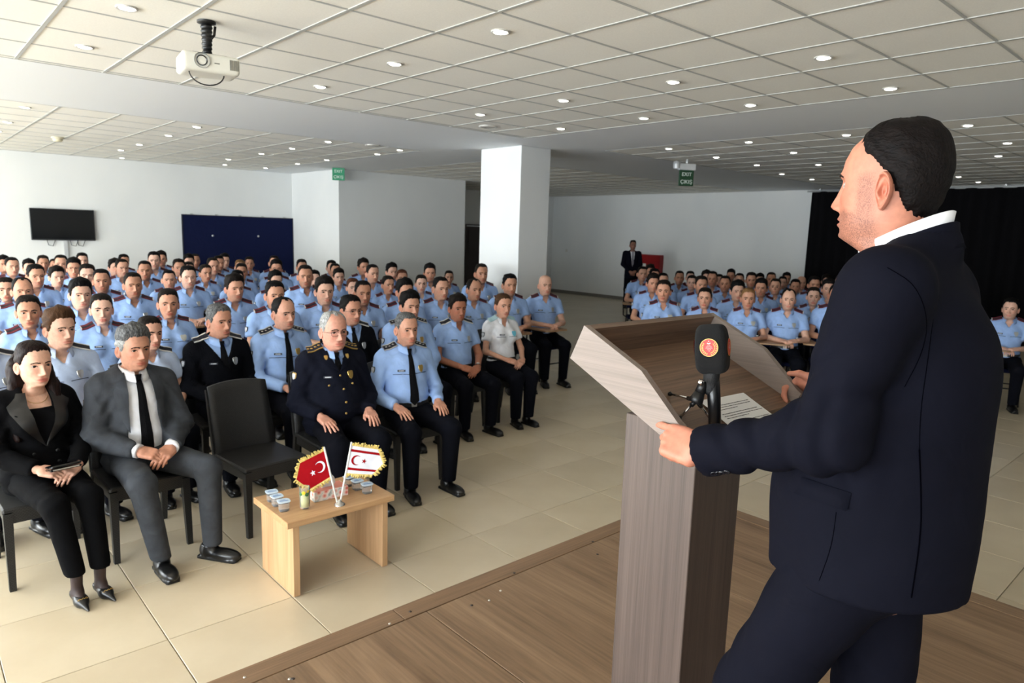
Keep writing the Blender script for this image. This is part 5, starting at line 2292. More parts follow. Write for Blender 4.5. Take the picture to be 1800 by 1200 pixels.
def rattan_chair_parts():
    out = []
    seat = MB().bbox((0, -.02, .425), (.425, .43, .030), .008).box((0, -.225, .388), (.345, .018, .060)).box((-.195, -.02, .388), (.018, .35, .055)).box((.195, -.02, .388), (.018, .35, .055)).mesh('seat')
    out.append(('seat', seat, M_weave))
    V, F = [], []
    nx, nz = 9, 9
    for side_ in (0, 1):
        for i in range(nx):
            for k in range(nz):
                u, v = i / (nx - 1) - .5, k / (nz - 1)
                y = .190 + .10 * v ** 1.2 - .030 * (1 - (2 * u) ** 2) * -1 + side_ * .020 - .030
                z = .43 + .43 * v + (.018 * (1 - (2 * u) ** 2)) * v
                V.append((u * (.415 - .02 * v), y, z))
    for i in range(nx - 1):
        for k in range(nz - 1):
            a = i * nz + k
            F.append((a, a + nz, a + nz + 1, a + 1))
            b = nx * nz + a
            F.append((b, b + 1, b + nz + 1, b + nz))
    nn_ = nx * nz
    for k in range(nz - 1):
        F.append((k, k + 1, nn_ + k + 1, nn_ + k))
        a = (nx - 1) * nz + k
        F.append((a, nn_ + a, nn_ + a + 1, a + 1))
    for i in range(nx - 1):
        a = i * nz + nz - 1
        F.append((a, a + nz, nn_ + a + nz, nn_ + a))
    out.append(('backrest', mesh_np('backrest', V, F), M_weave))
    for sx in (-1, 1):
        out.append(('leg', MB().tube([(sx * .190, -.215, .41), (sx * .196, -.235, 0)], [.030, .021], 4).mesh('leg'), M_weave))
        out.append(('leg', MB().tube([(sx * .190, .175, .44), (sx * .196, .24, 0)], [.030, .021], 4).mesh('leg'), M_weave))
        out.append(('back_upright', MB().tube([(sx * .200, .185, .42), (sx * .196, .285, .84)], [.020, .014], 4).mesh('back_upright'), M_weave))
    return out


M_steel = plain('steel_tube_black', srgb(20, 20, 22), 0.35)
M_pad = cloth('seat_fabric_dark_blue', srgb(26, 30, 58), 0.95)
M_tablet = wood('tablet_beech', srgb(150, 116, 84), srgb(186, 150, 112), axis=0, stretch=9.0)


def tablet_chair_parts():
    out = []
    out.append(('seat', MB().bbox((0, -.02, .435), (.42, .41, .045), .012).mesh('seat'), M_pad))
    out.append(('backrest', MB().bbox((0, .235, .70), (.40, .035, .26), .012, 0, Matrix.Rotation(R(-8), 3, 'X')).mesh('backrest'), M_pad))
    for sx in (-1, 1):
        out.append(('leg', MB().tube([(sx * .20, -.17, .42), (sx * .215, -.21, .01)], .012, 8).mesh('leg'), M_steel))
        out.append(('leg', MB().tube([(sx * .20, .15, .42), (sx * .215, .24, .01)], .012, 8).mesh('leg'), M_steel))
        out.append(('back_tube', MB().tube([(sx * .19, .16, .42), (sx * .19, .22, .55), (sx * .18, .255, .80)], .011, 8).mesh('back_tube'), M_steel))
    for y in (-.19, .19):
        out.append(('stretcher', MB().tube([(-.21, y, .22), (.21, y, .22)], .009, 6).mesh('stretcher'), M_steel))
    out.append(('arm_tube', MB().tube([(-.20, .0, .42), (-.27, .0, .46), (-.285, -.02, .68), (-.25, -.20, .685)], .011, 8).mesh('arm_tube'), M_steel))
    tbm = MB()
    poly = [(-.31, -.02), (-.20, -.02), (-.175, -.17), (.02, -.20), (.06, -.24), (.06, -.40), (.02, -.44), (-.27, -.44), (-.31, -.40)]
    tbm.prism(poly, 2, .690, .706)
    out.append(('writing_tablet', tbm.mesh('writing_tablet'), M_tablet))
    return out


def finish(parts):
    r_ = []
    for n, me, mt_ in parts:
        me.materials.append(mt_)
        r_.append((n, me))
    return r_


RATTAN, TABLET = finish(rattan_chair_parts()), finish(tablet_chair_parts())


def chair(kind, loc, rz, label, group):
    parts = RATTAN if kind == 'rattan' else TABLET
    o = empty('rattan_chair' if kind == 'rattan' else 'tablet_arm_chair', loc, rz)
    tag(o, label, 'chair', group)
    for n, me in parts:
        link(n, me, o)
    return o


# ================================================================== dressing people
GARM = {}


def garment(key, make):
    if key not in GARM:
        GARM[key] = make()
    return GARM[key]


LO, HI = (-.36, -.36, .44), (.36, .26, 1.13)


def jacket_field(o, j, hw, grow=.024, hem=.46, open_below=False):
    """hw(z): half width of the front opening at height z"""
    sex = o['sex']

    def fn(P, cut=True):
        d = torso(P, o, grow)
        d = smin(d, ell(P, (0, .005, .54), (.195 if sex == 'm' else .188, .150, .12)), .04)
        for s in (-1, 1):
            d = smin(d, sleeve(P, j, s, sex, upto=1.93, r=(.076, .068, .062, .050)), .03)
        d = d + folds(P, j, sex, True) * 1.25
        d = smax(d, hem - P[:, 2], .01)
        nz = 1.070 if sex == 'm' else 1.045
        d = smax(d, -cap(P, (0, .034, nz), (0, .0, nz + .12), .066 if sex == 'm' else .056, .09), .012)
        if cut:
            x = np.abs(P[:, 0])
            w = np.interp(P[:, 2], hw[0], hw[1])
            wedge = np.maximum(x - w, P[:, 1] - .015)
            wedge = np.where(w > 0, wedge, 1.0).astype(np.float32)
            d = smax(d, -wedge, .006)
        return d
    return fn


def lapel_mesh(fn, hw, z0, z1, wmax=.07, s=1, peak=.6):
    V, F = [], []
    n = 15
    for i in range(n):
        t = i / (n - 1)
        z = z0 + (z1 - z0) * t
        xin = float(np.interp(z, hw[0], hw[1]))
        wd = wmax * (math.sin(min(1, t / peak) * PI / 2) if t < peak else 1 - .55 * (t - peak) / (1 - peak) - (.12 if peak < t < peak + .14 else 0))
        for q in (0, .5, 1):
            x = s * (xin - .004 + (wd + .004) * q)
            y = surf(lambda P: fn(P, False), x, z)
            y = -.05 if y is None else y
            V.append((x, y - .009 - .005 * (1 - abs(2 * q - 1)), z))
    for i in range(n - 1):
        for q in range(2):
            F.append((i * 3 + q, (i + 1) * 3 + q, (i + 1) * 3 + q + 1, i * 3 + q + 1) if s < 0 else (i * 3 + q, i * 3 + q + 1, (i + 1) * 3 + q + 1, (i + 1) * 3 + q))
    return mesh_np('lapel', V, F)


def button_parts(fn, pts, mat, r_=.0085, name='button'):
    out = []
    me = MB().lathe([(r_, 0), (r_, .003), (r_ * .6, .006), (.0008, .0065)], (0, 0, 0), 12, rot=Matrix.Rotation(PI / 2, 3, 'X')).mesh(name)
    me.materials.append(mat)
    for (x, z) in pts:
        y = surf(fn, x, z)
        if y is not None:
            out.append((name, me, Matrix.Translation((x, y - .001, z)), None))
    return out


def bare(fn):
    return lambda P: fn(P)


def dress_parts(o, j, dress, ep, key):
    """list of (name, mesh, matrix, sub-of, material override)"""
    sex = o['sex']
    P_ = []
    if dress in ('short', 'white', 'pale'):
        mt = {'short': M_shirt, 'white': M_white, 'pale': M_shirt_pale}[dress]
        fn = shirt_field(o, j, .60)
        P_.append(('shirt', field_mesh('shirt', fn, LO, HI, .013, mt), None))
        v, f = collar_mesh(sex)
        me = mesh_np('collar', v, f)
        me.materials.append(mt)
        P_.append(('collar', me, None))
        P_ += [q[:3] for q in uniform_bits(o, j, fn, ep, 'blue' if dress == 'white' else None)]
        P_.append(('chest_piping', piping_mesh(o, fn), None))
        P_.append(arm_patch(o, j, fn)[:3])
    elif dress == 'long':
        fn = shirt_field(o, j, 1.93, vneck=False, long=True)
        P_.append(('shirt', field_mesh('shirt', fn, LO, HI, .012, M_shirt), None))
        v, f = collar_mesh(sex, True)
        me = mesh_np('collar', v, f)
        me.materials.append(M_shirt)
        P_.append(('collar', me, None))
        P_.append(('necktie', tie_mesh(fn, 1.062, .665), None))
        P_ += [q[:3] for q in uniform_bits(o, j, fn, ep, 'gold')]
        P_.append(('chest_piping', piping_mesh(o, fn), None))
        P_.append(arm_patch(o, j, fn)[:3])
    elif dress == 'sweater':
        fi = shirt_field(o, j, .4, vneck=False)
        fn = shirt_field(o, j, 1.93, grow=.022, vneck=.16, long=True, hem=.52, r=(.074, .066, .058, .047))
        P_.append(('shirt', field_mesh('shirt', fi, (-.3, -.3, .75), HI, .013, M_shirt), None))
        v, f = collar_mesh(sex, True)
        me = mesh_np('collar', v, f)
        me.materials.append(M_shirt)
        P_.append(('collar', me, None))
        P_.append(('necktie', tie_mesh(fi, 1.062, .86), None))
        P_.append(('sweater', field_mesh('sweater', fn, LO, HI, .012, M_sweater), None))
        P_ += [q[:3] for q in uniform_bits(o, j, fn, ep)]
        P_.append(arm_patch(o, j, fn)[:3])
    elif dress == 'uniform':
        hw = ([.40, .930, .935, 1.00, 1.07, 1.2], [0, 0, .004, .036, .060, .06])
        fi = shirt_field(o, j, .4, vneck=False)
        fn = jacket_field(o, j, hw)
        P_.append(('shirt', field_mesh('shirt', fi, (-.3, -.3, .75), HI, .013, M_shirt), None))
        v, f = collar_mesh(sex, True)
        me = mesh_np('collar', v, f)
        me.materials.append(M_shirt)
        P_.append(('collar', me, None))
        P_.append(('necktie', tie_mesh(fi, 1.062, .86), None))
        P_.append(('jacket', field_mesh('jacket', fn, LO, HI, .011, M_uniform), None))
        for s in (-1, 1):
            me = lapel_mesh(fn, hw, .935, 1.075, .062, s, .55)
            me.materials.append(M_uniform)
            P_.append(('lapel', me, None))
        P_ += [q[:3] for q in uniform_bits(o, j, fn, ep, 'gold')]
        P_.append(arm_patch(o, j, fn, -1, True)[:3])
        P_ += [q[:3] for q in button_parts(fn, [(0.004, .905), (.004, .82), (.004, .735), (.004, .655), (-.085, .845), (.085, .845)], M_gold)]
        for s in (-1, 1):
            mb = MB()
            V = []
            for (x, z) in ((.040, .862), (.135, .862), (.135, .842), (.088, .830), (.040, .842)):
                y = surf(fn, s * x, z) or -.05
                V.append((s * x, y - .004, z))
            mb.add(V, [tuple(range(5)) if s > 0 else tuple(range(5))[::-1]], 0)
            me = mb.mesh('pocket_flap')
            me.materials.append(M_uniform)
            P_.append(('pocket_flap', me, None))
            V, F = shield(.013, .020, .004)
            me = mesh_np('collar_pin', V, F, False)
            me.materials.append(M_gold)
            z = 1.03
            y = surf(lambda P: fn(P, False), s * .078, z) or -.04
            P_.append(('collar_pin', me, orient((s * .078, y - .010, z), normal_at(lambda P: fn(P, False), (s * .078, y, z)))))
    elif dress == 'grey_suit':
        hw = ([.40, .60, .66, .74, .90, 1.00, 1.07, 1.2], [.012, .078, .094, .090, .080, .074, .068, .066])
        fi = shirt_field(o, j, .4, vneck=False)
        fn = jacket_field(o, j, hw)
        P_.append(('shirt', field_mesh('shirt', fi, (-.3, -.3, .56), HI, .013, M_white), None))
        v, f = collar_mesh(sex, True)
        me = mesh_np('collar', v, f)
        me.materials.append(M_white)
        P_.append(('collar', me, None))
        P_.append(('necktie', tie_mesh(fi, 1.062, .62, (.017, .038)), None))
        P_.append(('jacket', field_mesh('jacket', fn, LO, HI, .010, M_grey), None))
        for s in (-1, 1):
            me = lapel_mesh(fn, hw, .74, 1.075, .064, s, .72)
            me.materials.append(M_grey)
            P_.append(('lapel', me, None))
            a, b = Vector(j['el'][s]), Vector(j['wr'][s])
            me = MB().tube([a.lerp(b, .86), a.lerp(b, 1.0)], [.043, .041], 16).mesh('shirt_cuff')
            me.materials.append(M_white)
            P_.append(('shirt_cuff', me, None))
        P_ += [q[:3] for q in button_parts(fn, [(-.086, .685)], M_blackpl, .009)]
    elif dress == 'black_suit':
        hw = ([.40, .735, .74, .86, .97, 1.045, 1.2], [0, 0, .004, .046, .066, .058, .058])
        fi = shirt_field(o, j, .2, vneck=False)
        fn = jacket_field(o, j, hw, grow=.020)

        def top_fn(P):
            d = fi(P)
            return smax(d, np.where(P[:, 1] < .0, P[:, 2] - .945, P[:, 2] - 1.02), .01)
        P_.append(('top', field_mesh('top', top_fn, (-.3, -.3, .6), HI, .013, M_black), None))
        P_.append(('jacket', field_mesh('jacket', fn, LO, HI, .011, M_black), None))
        for s in (-1, 1):
            me = lapel_mesh(fn, hw, .74, 1.035, .085, s, .80)
            me.materials.append(M_satin)
            P_.append(('lapel', me, None))
        P_ += [q[:3] for q in button_parts(fn, [(-.055, .70), (.055, .70), (-.055, .64), (.055, .64)], M_satin, .011)]
        mb = MB()
        pts = []
        for a in np.linspace(-2.5, 2.5, 22):
            x = .058 * math.sin(a)
            z = 1.015 - .045 * (math.cos(a) * .5 + .5) ** 2
            y = surf(lambda P: torso(P, o, -.006), x, z)
            if y is not None and math.cos(a) > -.2:
                pts.append((x, y - .003, z))
        mb.tube(pts, .0012, 5)
        me = mb.mesh('necklace')
        me.materials.append(M_gold)
        P_.append(('necklace', me, None))
    # trousers, belt
    tm = {'grey_suit': M_grey, 'black_suit': M_black}.get(dress, M_trouser)
    tf = trouser_field(o, j, -.004, .062, .010) if dress == 'black_suit' else trouser_field(o, j)
    P_.append(('trousers', field_mesh('trousers', tf, (-.32, -.72, .02), (.32, .2, .69), .013, tm), None))
    if dress in ('short', 'white', 'pale', 'long'):
        mb = MB()
        V, F = [], []
        n = 24
        for i in range(n):
            a = 2 * PI * i / n
            dx, dy = math.sin(a), -math.cos(a)
            rr = np.linspace(.05, .32, 90)
            d = np.minimum(tf(np.stack([rr * dx, rr * dy, np.full(90, .632)], 1).astype(np.float32)), fn(np.stack([rr * dx, rr * dy, np.full(90, .632)], 1).astype(np.float32)))
            q = rr[int(np.argmax(d > 0))] + .003
            for z in (.618, .652):
                V.append((q * dx, q * dy, z))
        F = [(2 * i, 2 * ((i + 1) % n), 2 * ((i + 1) % n) + 1, 2 * i + 1) for i in range(n)]
        mb.add(V, F, 0, True)
        y = min(v[1] for v in V)
        mb.bbox((0, y - .004, .635), (.045, .006, .036), .002, 1)
        me = mb.mesh('belt')
        me.materials.append(M_belt)
        me.materials.append(M_silver)
        P_.append(('belt', me, None))
    return P_


def shoe_mats(j, dress, sex):
    out = []
    for s in (-1, 1):
        an = j.get('anl' if s > 0 else 'anr', (s * j['ank'][0], j['ank'][1], j['ank'][2]))
        rz = j.get('toe', {}).get(s, R(9) * s)
        out.append(Matrix.Translation((an[0], an[1], 0)) @ Matrix.Rotation(rz, 4, 'Z') @ Matrix.Scale(.88 if sex == 'f' else 1.0, 4))
    return out


def long_hair():
    def fn(P):
        d = ell(P, (0, .085, -.02), (.080, .040, .10))
        d = smin(d, cap(P, (-.030, .085, -.04), (-.060, .075, -.30), .055, .030), .05)
        d = smin(d, cap(P, (.030, .085, -.04), (.050, .085, -.28), .055, .030), .05)
        d = smin(d, cap(P, (.066, .010, .010), (.078, -.020, -.12), .020, .024), .03)
        d = smin(d, cap(P, (.078, -.020, -.12), (.092, -.070, -.33), .030, .016), .02)
        d = smin(d, cap(P, (-.068, .050, -.02), (-.088, .045, -.16), .022, .028), .03)
        d = smin(d, cap(P, (-.088, .045, -.16), (-.122, -.050, -.37), .036, .020), .02)
        return d + .0022 * wob(P, 260, 60, 20) + .0014 * wob(P, 120, 210, 30, 2)
    return nets(fn, (-.19, -.12, -.42), (.16, .16, .10), .007)


def pump_mesh():
    """pointed court shoe with a gold chain"""
    def fn(P):
        d = smin(ell(P, (0, .045, .060), (.031, .038, .034)), cap(P, (0, -.03, .030), (0, -.145, .014), .034, .006), .03)
        d = smin(d, cap(P, (0, .04, .05), (0, -.04, .03), .028, .032), .03)
        d = smax(d, -ell(P, (0, .020, .098), (.034, .085, .058)), .004)
        d = smax(d, .004 - P[:, 2], .003)
        heel = cap(P, (0, .062, .05), (0, .066, .004), .016, .007)
        return smin(d, heel, .008)
    v, f = nets(fn, (-.06, -.19, -.004), (.06, .11, .12), .005)
    me = mesh_np('shoe', v, f)
    me.materials.append(M_shoe)
    ch = MB()
    for k in range(7):
        x = (k - 3) * .0085
        ch.lathe([(.0052, -.001), (.0062, .0), (.0052, .001), (.0040, 0)], (x, -.068 + .25 * abs(x), .058 - 6 * x * x), 10, rot=Matrix.Rotation(R(60 if k % 2 else -20), 3, 'X'))
    cm = ch.mesh('shoe_chain')
    cm.materials.append(M_gold)
    ft = nets(lambda P: smin(cap(P, (0, .03, .07), (0, .02, .20), .030, .034), cap(P, (0, .02, .06), (0, -.06, .035), .030, .024), .03), (-.06, -.12, .0), (.06, .1, .22), .008)
    fm_ = mesh_np('stocking', ft[0], ft[1])
    fm_.materials.append(plain('stocking_sheer_black', srgb(52, 38, 36), 0.6))
    return me, cm, fm_


def make_person(spec, loc, rz, scale, label, group=None):
    sex, dress, arms = spec['sex'], spec.get('dress', 'short'), spec.get('arms', 'lap')
    o = {'sex': sex, 'belly': spec.get('belly', 0.0), 'wide': spec.get('wide', .95)}
    j = pose_of(arms, sex, spec.get('spread', 1.0))
    j.update(spec.get('joints', {}))
    gk = (sex, dress, arms, o['belly'], o['wide'], spec.get('ep', 'maroon'), str(spec.get('joints')), spec.get('spread', 1.0))
    parts = garment(gk, lambda: dress_parts(o, j, dress, spec.get('ep', 'maroon'), gk))
    ho = spec['ho']
    hm = head_matrix(sex, spec.get('yaw', 0), spec.get('pitch', 0), spec.get('roll', 0), spec.get('hscale', 1.05))
    bk = ('body', gk[0], gk[2:5], gk[6:], tuple(sorted((k, str(v)) for k, v in ho.items())), spec.get('yaw', 0), spec.get('pitch', 0), spec.get('roll', 0))
    bm = garment(bk, lambda: body_mesh(o, j, ho, hm))
    root = link('person', bm)
    root.location = loc
    root.rotation_euler = (0, 0, rz)
    root.scale = (scale,) * 3
    root.color = spec['tone']
    tag(root, label, 'person', group)
    for n, me, mx in parts:
        link(n, me, root, None, mx)
    if dress == 'black_suit':
        pm_, cm, sm = garment('pump', pump_mesh)
        for mx in shoe_mats(j, dress, sex):
            s_ = link('shoe', pm_, root, None, mx)
            link('shoe_chain', cm, s_)
            link('stocking', sm, root, None, mx)
    else:
        for mx in shoe_mats(j, dress, sex):
            link('shoe', SHOE, root, None, mx)
    hk = ('hair', tuple(sorted((k, str(v)) for k, v in ho.items())), spec.get('hcol', 'black'))

    def mk():
        r_ = hair_mesh(ho)
        if r_ is None:
            return None
        me = mesh_np('hair', r_[0], r_[1])
        me.materials.append(HAIR[spec.get('hcol', 'black')])
        if spec.get('hcol2'):
            me.materials.append(HAIR[spec['hcol2']])
            z = r_[0][r_[1]].mean(1)[:, 2]
            me.polygons.foreach_set('material_index', (z < .058).astype(np.int32))
        return me
    hme = garment(hk, mk)
    if hme is not None:
        h_ = link('hair', hme, root, None, hm)
        if spec.get('bun'):
            def mb_():
                v, f = bun_mesh()
                me = mesh_np('hair_bun', v, f)
                me.materials.append(HAIR[spec.get('hcol', 'black')])
                return me
            link('hair_bun', garment(('bun', spec.get('hcol', 'black')), mb_), h_)
        if spec.get('long'):
            v, f = long_hair()
            v = smooth_mesh(v, f, 1)
            me = mesh_np('hair_length', v, f)
            me.materials.append(HAIR['longdark'])
            link('hair_length', me, h_)
    if spec.get('watch'):
        a_, b_ = Vector(j['el'][1]), Vector(j['wr'][1])
        d_ = (b_ - a_).normalized()
        wm = MB().tube([b_ - d_ * .034, b_ - d_ * .014], [.0325, .0318], 16, 0, False)
        q_ = b_ - d_ * .024 + Vector((0, -.12, 1)).normalized() * .034
        wm.lathe([(.017, 0), (.017, .006), (.001, .008)], q_, 14, 1)
        wm_ = wm.mesh('wristwatch')
        wm_.materials.append(M_belt)
        wm_.materials.append(M_silver)
        link('wristwatch', wm_, root)
    if spec.get('glasses'):
        link('eyeglasses', garment(('gl', hk[1]), lambda: glasses_mesh(ho)), root, None, hm)
    return root


# ------------------------------------------------------------------ who sits where
MEN = [dict(tab='m', hair='short', stubble=.35), dict(tab='m', hair='crew', stubble=.5, nose=1.15, brow=.0055), dict(tab='m', hair='full', stubble=.25, nose=.95, chin=.004),
       dict(tab='m', hair='short', stubble=.6, nose=1.05, chin=.0075, brow=.006), dict(tab='m', hair='crew', stubble=.2, nose=.9, ear=1.12), dict(tab='m', hair='full', stubble=.45, nose=1.1)]
REC = dict(tab='m', hair='receding', stubble=.4, nose=1.05)
BALDING = dict(tab='m', hair='balding', stubble=.4)
WOM = [dict(tab='f', hair='bun', stubble=0, lip=.9), dict(tab='f', hair='bun', stubble=0, nose=1.08, lip=1.0, chin=.0045)]
TONES = [srgb(206, 158, 132), srgb(196, 146, 118), srgb(214, 170, 146), srgb(184, 134, 106), srgb(222, 180, 158), srgb(202, 150, 122)]


def c1(x, t, c):
    return (x / 4, 420 + t / 4, 420 + c / 4)


def c2(x, t, c):
    return (400 + x / 4, 420 + t / 4, 420 + c / 4)


def c3(x, t, c):
    return (700 + x / 4, 420 + t / 4, 420 + c / 4)


def c4(x, t, c):
    return (1050 + x / 4, 400 + t / 4, 400 + c / 4)


LEFTB = [('w3', c1(200, 395, 590)), ('w3', c1(715, 385, 590)), ('w3', c1(1185, 350, 550))]
LEFTB += [(n, c1(x, t, c)) for n, x, t, c in [
    ('w', 40, 270, 440), ('rec', 150, 272, 460), ('m', 560, 290, 480), ('m', 930, 237, 425), ('m', 1320, 192, 365), ('m', 1640, 258, 425), ('m', 75, 130, 260), ('m', 240, 182, 335),
    ('m', 390, 200, 360), ('m', 715, 213, 370), ('m', 615, 180, 325), ('gl', 520, 140, 270), ('m', 430, 113, 235), ('m', 300, 117, 215), ('m', 200, 148, 250), ('m', 380, 140, 235),
    ('m', 575, 100, 195), ('m', 15, 122, 230), ('m', 850, 142, 265), ('m', 865, 110, 200), ('m', 800, 145, 240), ('m', 1020, 155, 275), ('m', 1085, 92, 225), ('m', 1135, 90, 200),
    ('m', 1190, 220, 350), ('m', 1255, 143, 250), ('m', 1325, 112, 210), ('m', 1370, 105, 205), ('m', 1325, 163, 260), ('w', 1440, 178, 310), ('m', 1490, 133, 250), ('m', 1535, 120, 220),
    ('m', 1575, 107, 205), ('w', 1700, 170, 290), ('m', 1672, 222, 330), ('w', 1755, 125, 225), ('wb', 1690, 145, 235)]]
LEFTB += [(n, c2(x, t, c)) for n, x, t, c in [
    ('m3', 330, 300, 450), ('m3', 680, 275, 440), ('m3', 950, 295, 450), ('wr', 880, 275, 400), ('m3', 1240, 288, 430), ('m3', 1495, 268, 420), ('rec3', 1730, 280, 420), ('m', 330, 230, 340),
    ('m', 550, 185, 330), ('m', 610, 222, 360), ('m', 345, 150, 260), ('m', 330, 118, 220), ('m', 520, 145, 245), ('m', 780, 213, 335), ('m', 755, 172, 285), ('m', 730, 152, 250),
    ('m', 950, 143, 270), ('m', 1015, 180, 300), ('w', 1125, 258, 385), ('m', 1150, 175, 280), ('wr', 1230, 215, 315), ('w', 1365, 252, 375), ('m', 1425, 180, 290), ('w', 1560, 222, 335)]]
LEFTB += [('m3', c3(785, 250, 385)), ('bald3', c3(1035, 255, 390)), ('m4', c3(585, 175, 305))]
RIGHTB = [(n, c4(x, t, c)) for n, x, t, c in [
    ('w1', 475, 368, 500), ('w1', 765, 422, 555), ('wb1', 1065, 425, 560), ('rec1', 1350, 432, 560), ('m1', 1690, 400, 530), ('w', 1525, 418, 540),
    ('m', 390, 330, 445), ('m', 460, 320, 430), ('m', 730, 342, 470), ('m', 985, 380, 500), ('m', 905, 340, 470), ('m', 670, 338, 450), ('m', 1160, 365, 480), ('m', 1260, 360, 475),
    ('m', 1395, 365, 480), ('m', 1630, 368, 490), ('m', 580, 305, 400), ('m', 655, 308, 400), ('m', 370, 265, 360), ('m', 315, 275, 365), ('m', 400, 290, 385), ('m', 765, 305, 400),
    ('m', 815, 308, 410), ('m', 860, 330, 420), ('m', 945, 297, 390), ('m', 1005, 322, 410), ('m', 1085, 317, 410), ('m', 1145, 327, 410), ('m', 1225, 315, 410), ('m', 1305, 345, 430),
    ('m', 1330, 320, 410), ('bald', 1435, 342, 430), ('m', 1525, 345, 440), ('m', 1610, 335, 430), ('m', 1715, 335, 430)]]
RIGHTB.append(('edge1', (1780.0, 525.0, 575.0)))
LECT = np.array([1.55, .8])


def head_spec(code, i):
    s = {}
    wom = code[0] == 'w'
    s['sex'] = 'f' if wom else 'm'
    s['tone'] = TONES[(i * 7 + 3) % len(TONES)]
    if wom:
        s['ho'] = WOM[i % 2]
        s['hcol'] = 'blond' if code.startswith('wb') else ('auburn' if code == 'wr' else 'dark')
        s['bun'] = True
    else:
        s['ho'] = REC if code.startswith('rec') else (BALDING if code.startswith('bald') else MEN[(i * 5 + 1) % len(MEN)])
        s['hcol'] = ['black', 'dark', 'black', 'dark', 'black'][i % 5]
        if code.startswith('bald'):
            s['ho'] = dict(tab='m', stubble=.3)
        if code == 'gl':
            s['glasses'] = True
    s['yaw'] = [R(-9), 0.0, R(9)][(i * 3 + i // 4) % 3]
    return s


WORDS = {'gl': 'man wearing glasses', 'wb': 'fair-haired woman', 'wb1': 'fair-haired woman', 'wr': 'auburn-haired woman', 'rec': 'balding man', 'rec3': 'balding man', 'rec1': 'balding man', 'bald3': 'bald man', 'bald': 'shaven-headed man'}
placed = []
for blk, items in (('left', LEFTB), ('right', RIGHTB)):
    for i, (code, (x, t, c)) in enumerate(items):
        wom = code[0] == 'w'
        zt = 1.27 if wom else 1.335
        d = ray(x, t)
        o_ = np.array([0, 0, CAM_H])
        k_z = (zt - CAM_H) / d[2]
        k_s = FPX * .235 / (c - t)
        if blk == 'left':
            lo_k, hi_k = (1.20 - CAM_H) / d[2], (1.44 - CAM_H) / d[2]
            k = .6 * k_z + .4 * k_s
            k = min(max(k, min(lo_k, hi_k)), max(lo_k, hi_k))
            y = d[1] * k
            rows = [6.40, 7.20, 8.00, 8.80, 9.60, 10.40, 11.20, 12.00, 12.80, 13.60, 14.40, 15.15]
            if code.endswith('3'):
                order = [6.40]
            elif code == 'm4':
                order = [7.60]
            else:
                order = sorted(rows[1:], key=lambda r_: abs(r_ - y))[:5]
            best = None
            for r_ in order:
                p = o_ + d * (r_ / d[1])
                gap = min([abs(p[0] - q['p'][0]) for q in placed if q['blk'] == 'left' and q['row'] == r_] + [9])
                cost = abs(r_ - y) + max(0, .50 - gap) * 18 + max(0, 1.18 - p[2]) * 14 + max(0, p[2] - 1.45) * 14
                if best is None or cost < best[0]:
                    best = (cost, r_, p)
            row, p = best[1], best[2]
        else:
            rows = [8.35, 9.20, 10.05, 10.90, 11.75, 12.60, 13.45, 14.3]
            k = .6 * k_z + .4 * k_s
            if code == 'edge1':
                order = [8.35]
            elif code.endswith('1'):
                order = [8.35]
            else:
                order = sorted(rows[1:], key=lambda r_: abs(r_ - k))[:5]
            best = None
            for r_ in order:
                p = o_ + d * r_
                gap = min([float(np.linalg.norm(p[:2] - q['p'][:2])) for q in placed if q['blk'] == 'right'] + [9])
                cost = abs(r_ - k) + max(0, .62 - gap) * 14 + max(0, 1.18 - p[2]) * 14 + max(0, p[2] - 1.45) * 14
                if best is None or cost < best[0]:
                    best = (cost, r_, p)
            row, p = best[1], best[2]
        placed.append({'blk': blk, 'row': row, 'p': p, 'code': code, 'i': i, 'x': x, 'wom': wom})

for blk in ('left', 'right'):
    rws = sorted({q['row'] for q in placed if q['blk'] == blk})
    for ri, r_ in enumerate(rws):
        mem = sorted([q for q in placed if q['blk'] == blk and q['row'] == r_], key=lambda q: q['x'])
        for n_, q in enumerate(mem):
            q['rn'], q['n'] = ri + (3 if blk == 'left' else 1), n_
            who = WORDS.get(q['code'], 'woman with tied-back hair' if q['wom'] else 'dark-haired man')
            q['where'] = '%s row of %s block, %s from left' % (ORD[q['rn'] - 1], blk, ORD[n_])
            q['label'] = '%s in light blue shirt, %s' % (who, q['where'])

n_all = 0
for q in placed:
    s = head_spec(q['code'], q['i'] + (50 if q['blk'] == 'right' else 0))
    p = q['p']
    to = LECT - p[:2]
    ang = math.atan2(to[0], -to[1])          # rotation about z turning -y towards the lectern
    s['watch'] = q['code'] in ('rec1', 'wb1')
    if q['blk'] == 'left':
        rz = ang * .62
        crz = 0.0
    else:
        rz = ang * .92
        crz = rz
    fold = (q['i'] % 3 == 0) and not q['code'].endswith(('1', '3', '4'))
    s['arms'] = 'desk' if not (fold or (q['blk'] == 'left' and q['rn'] == 3 and p[0] < 3)) else 'lap'
    s['wide'] = .92 if q['i'] % 2 else .97
    base_h = 1.335 if not q['wom'] else 1.31
    sc = float(p[2]) / base_h
    sc = min(max(sc, .88), 1.09)
    make_person(s, (float(p[0]), float(p[1]), float(p[2]) - base_h * sc), rz, sc, q['label'], 'seated audience in light blue shirts')
    cl = (float(p[0]), float(p[1]) + .03, 0)
    ch = chair('tablet', cl, crz, 'tablet-arm chair, %s' % q['where'], 'tablet-arm chairs')
    if s['arms'] == 'lap':
        for c_ in list(ch.children):
            if c_.name.startswith(('writing_tablet', 'arm_tube')):
                bpy.data.objects.remove(c_)
    n_all += 1

# ------------------------------------------------------------------ first two rows, person by person
Y1, Y2 = 4.37, 5.30


def seat_at(px, py, Y, base_h):
    p = at_axis(px, py, 1, Y)
    return float(p[0]), float(p[2]) / base_h


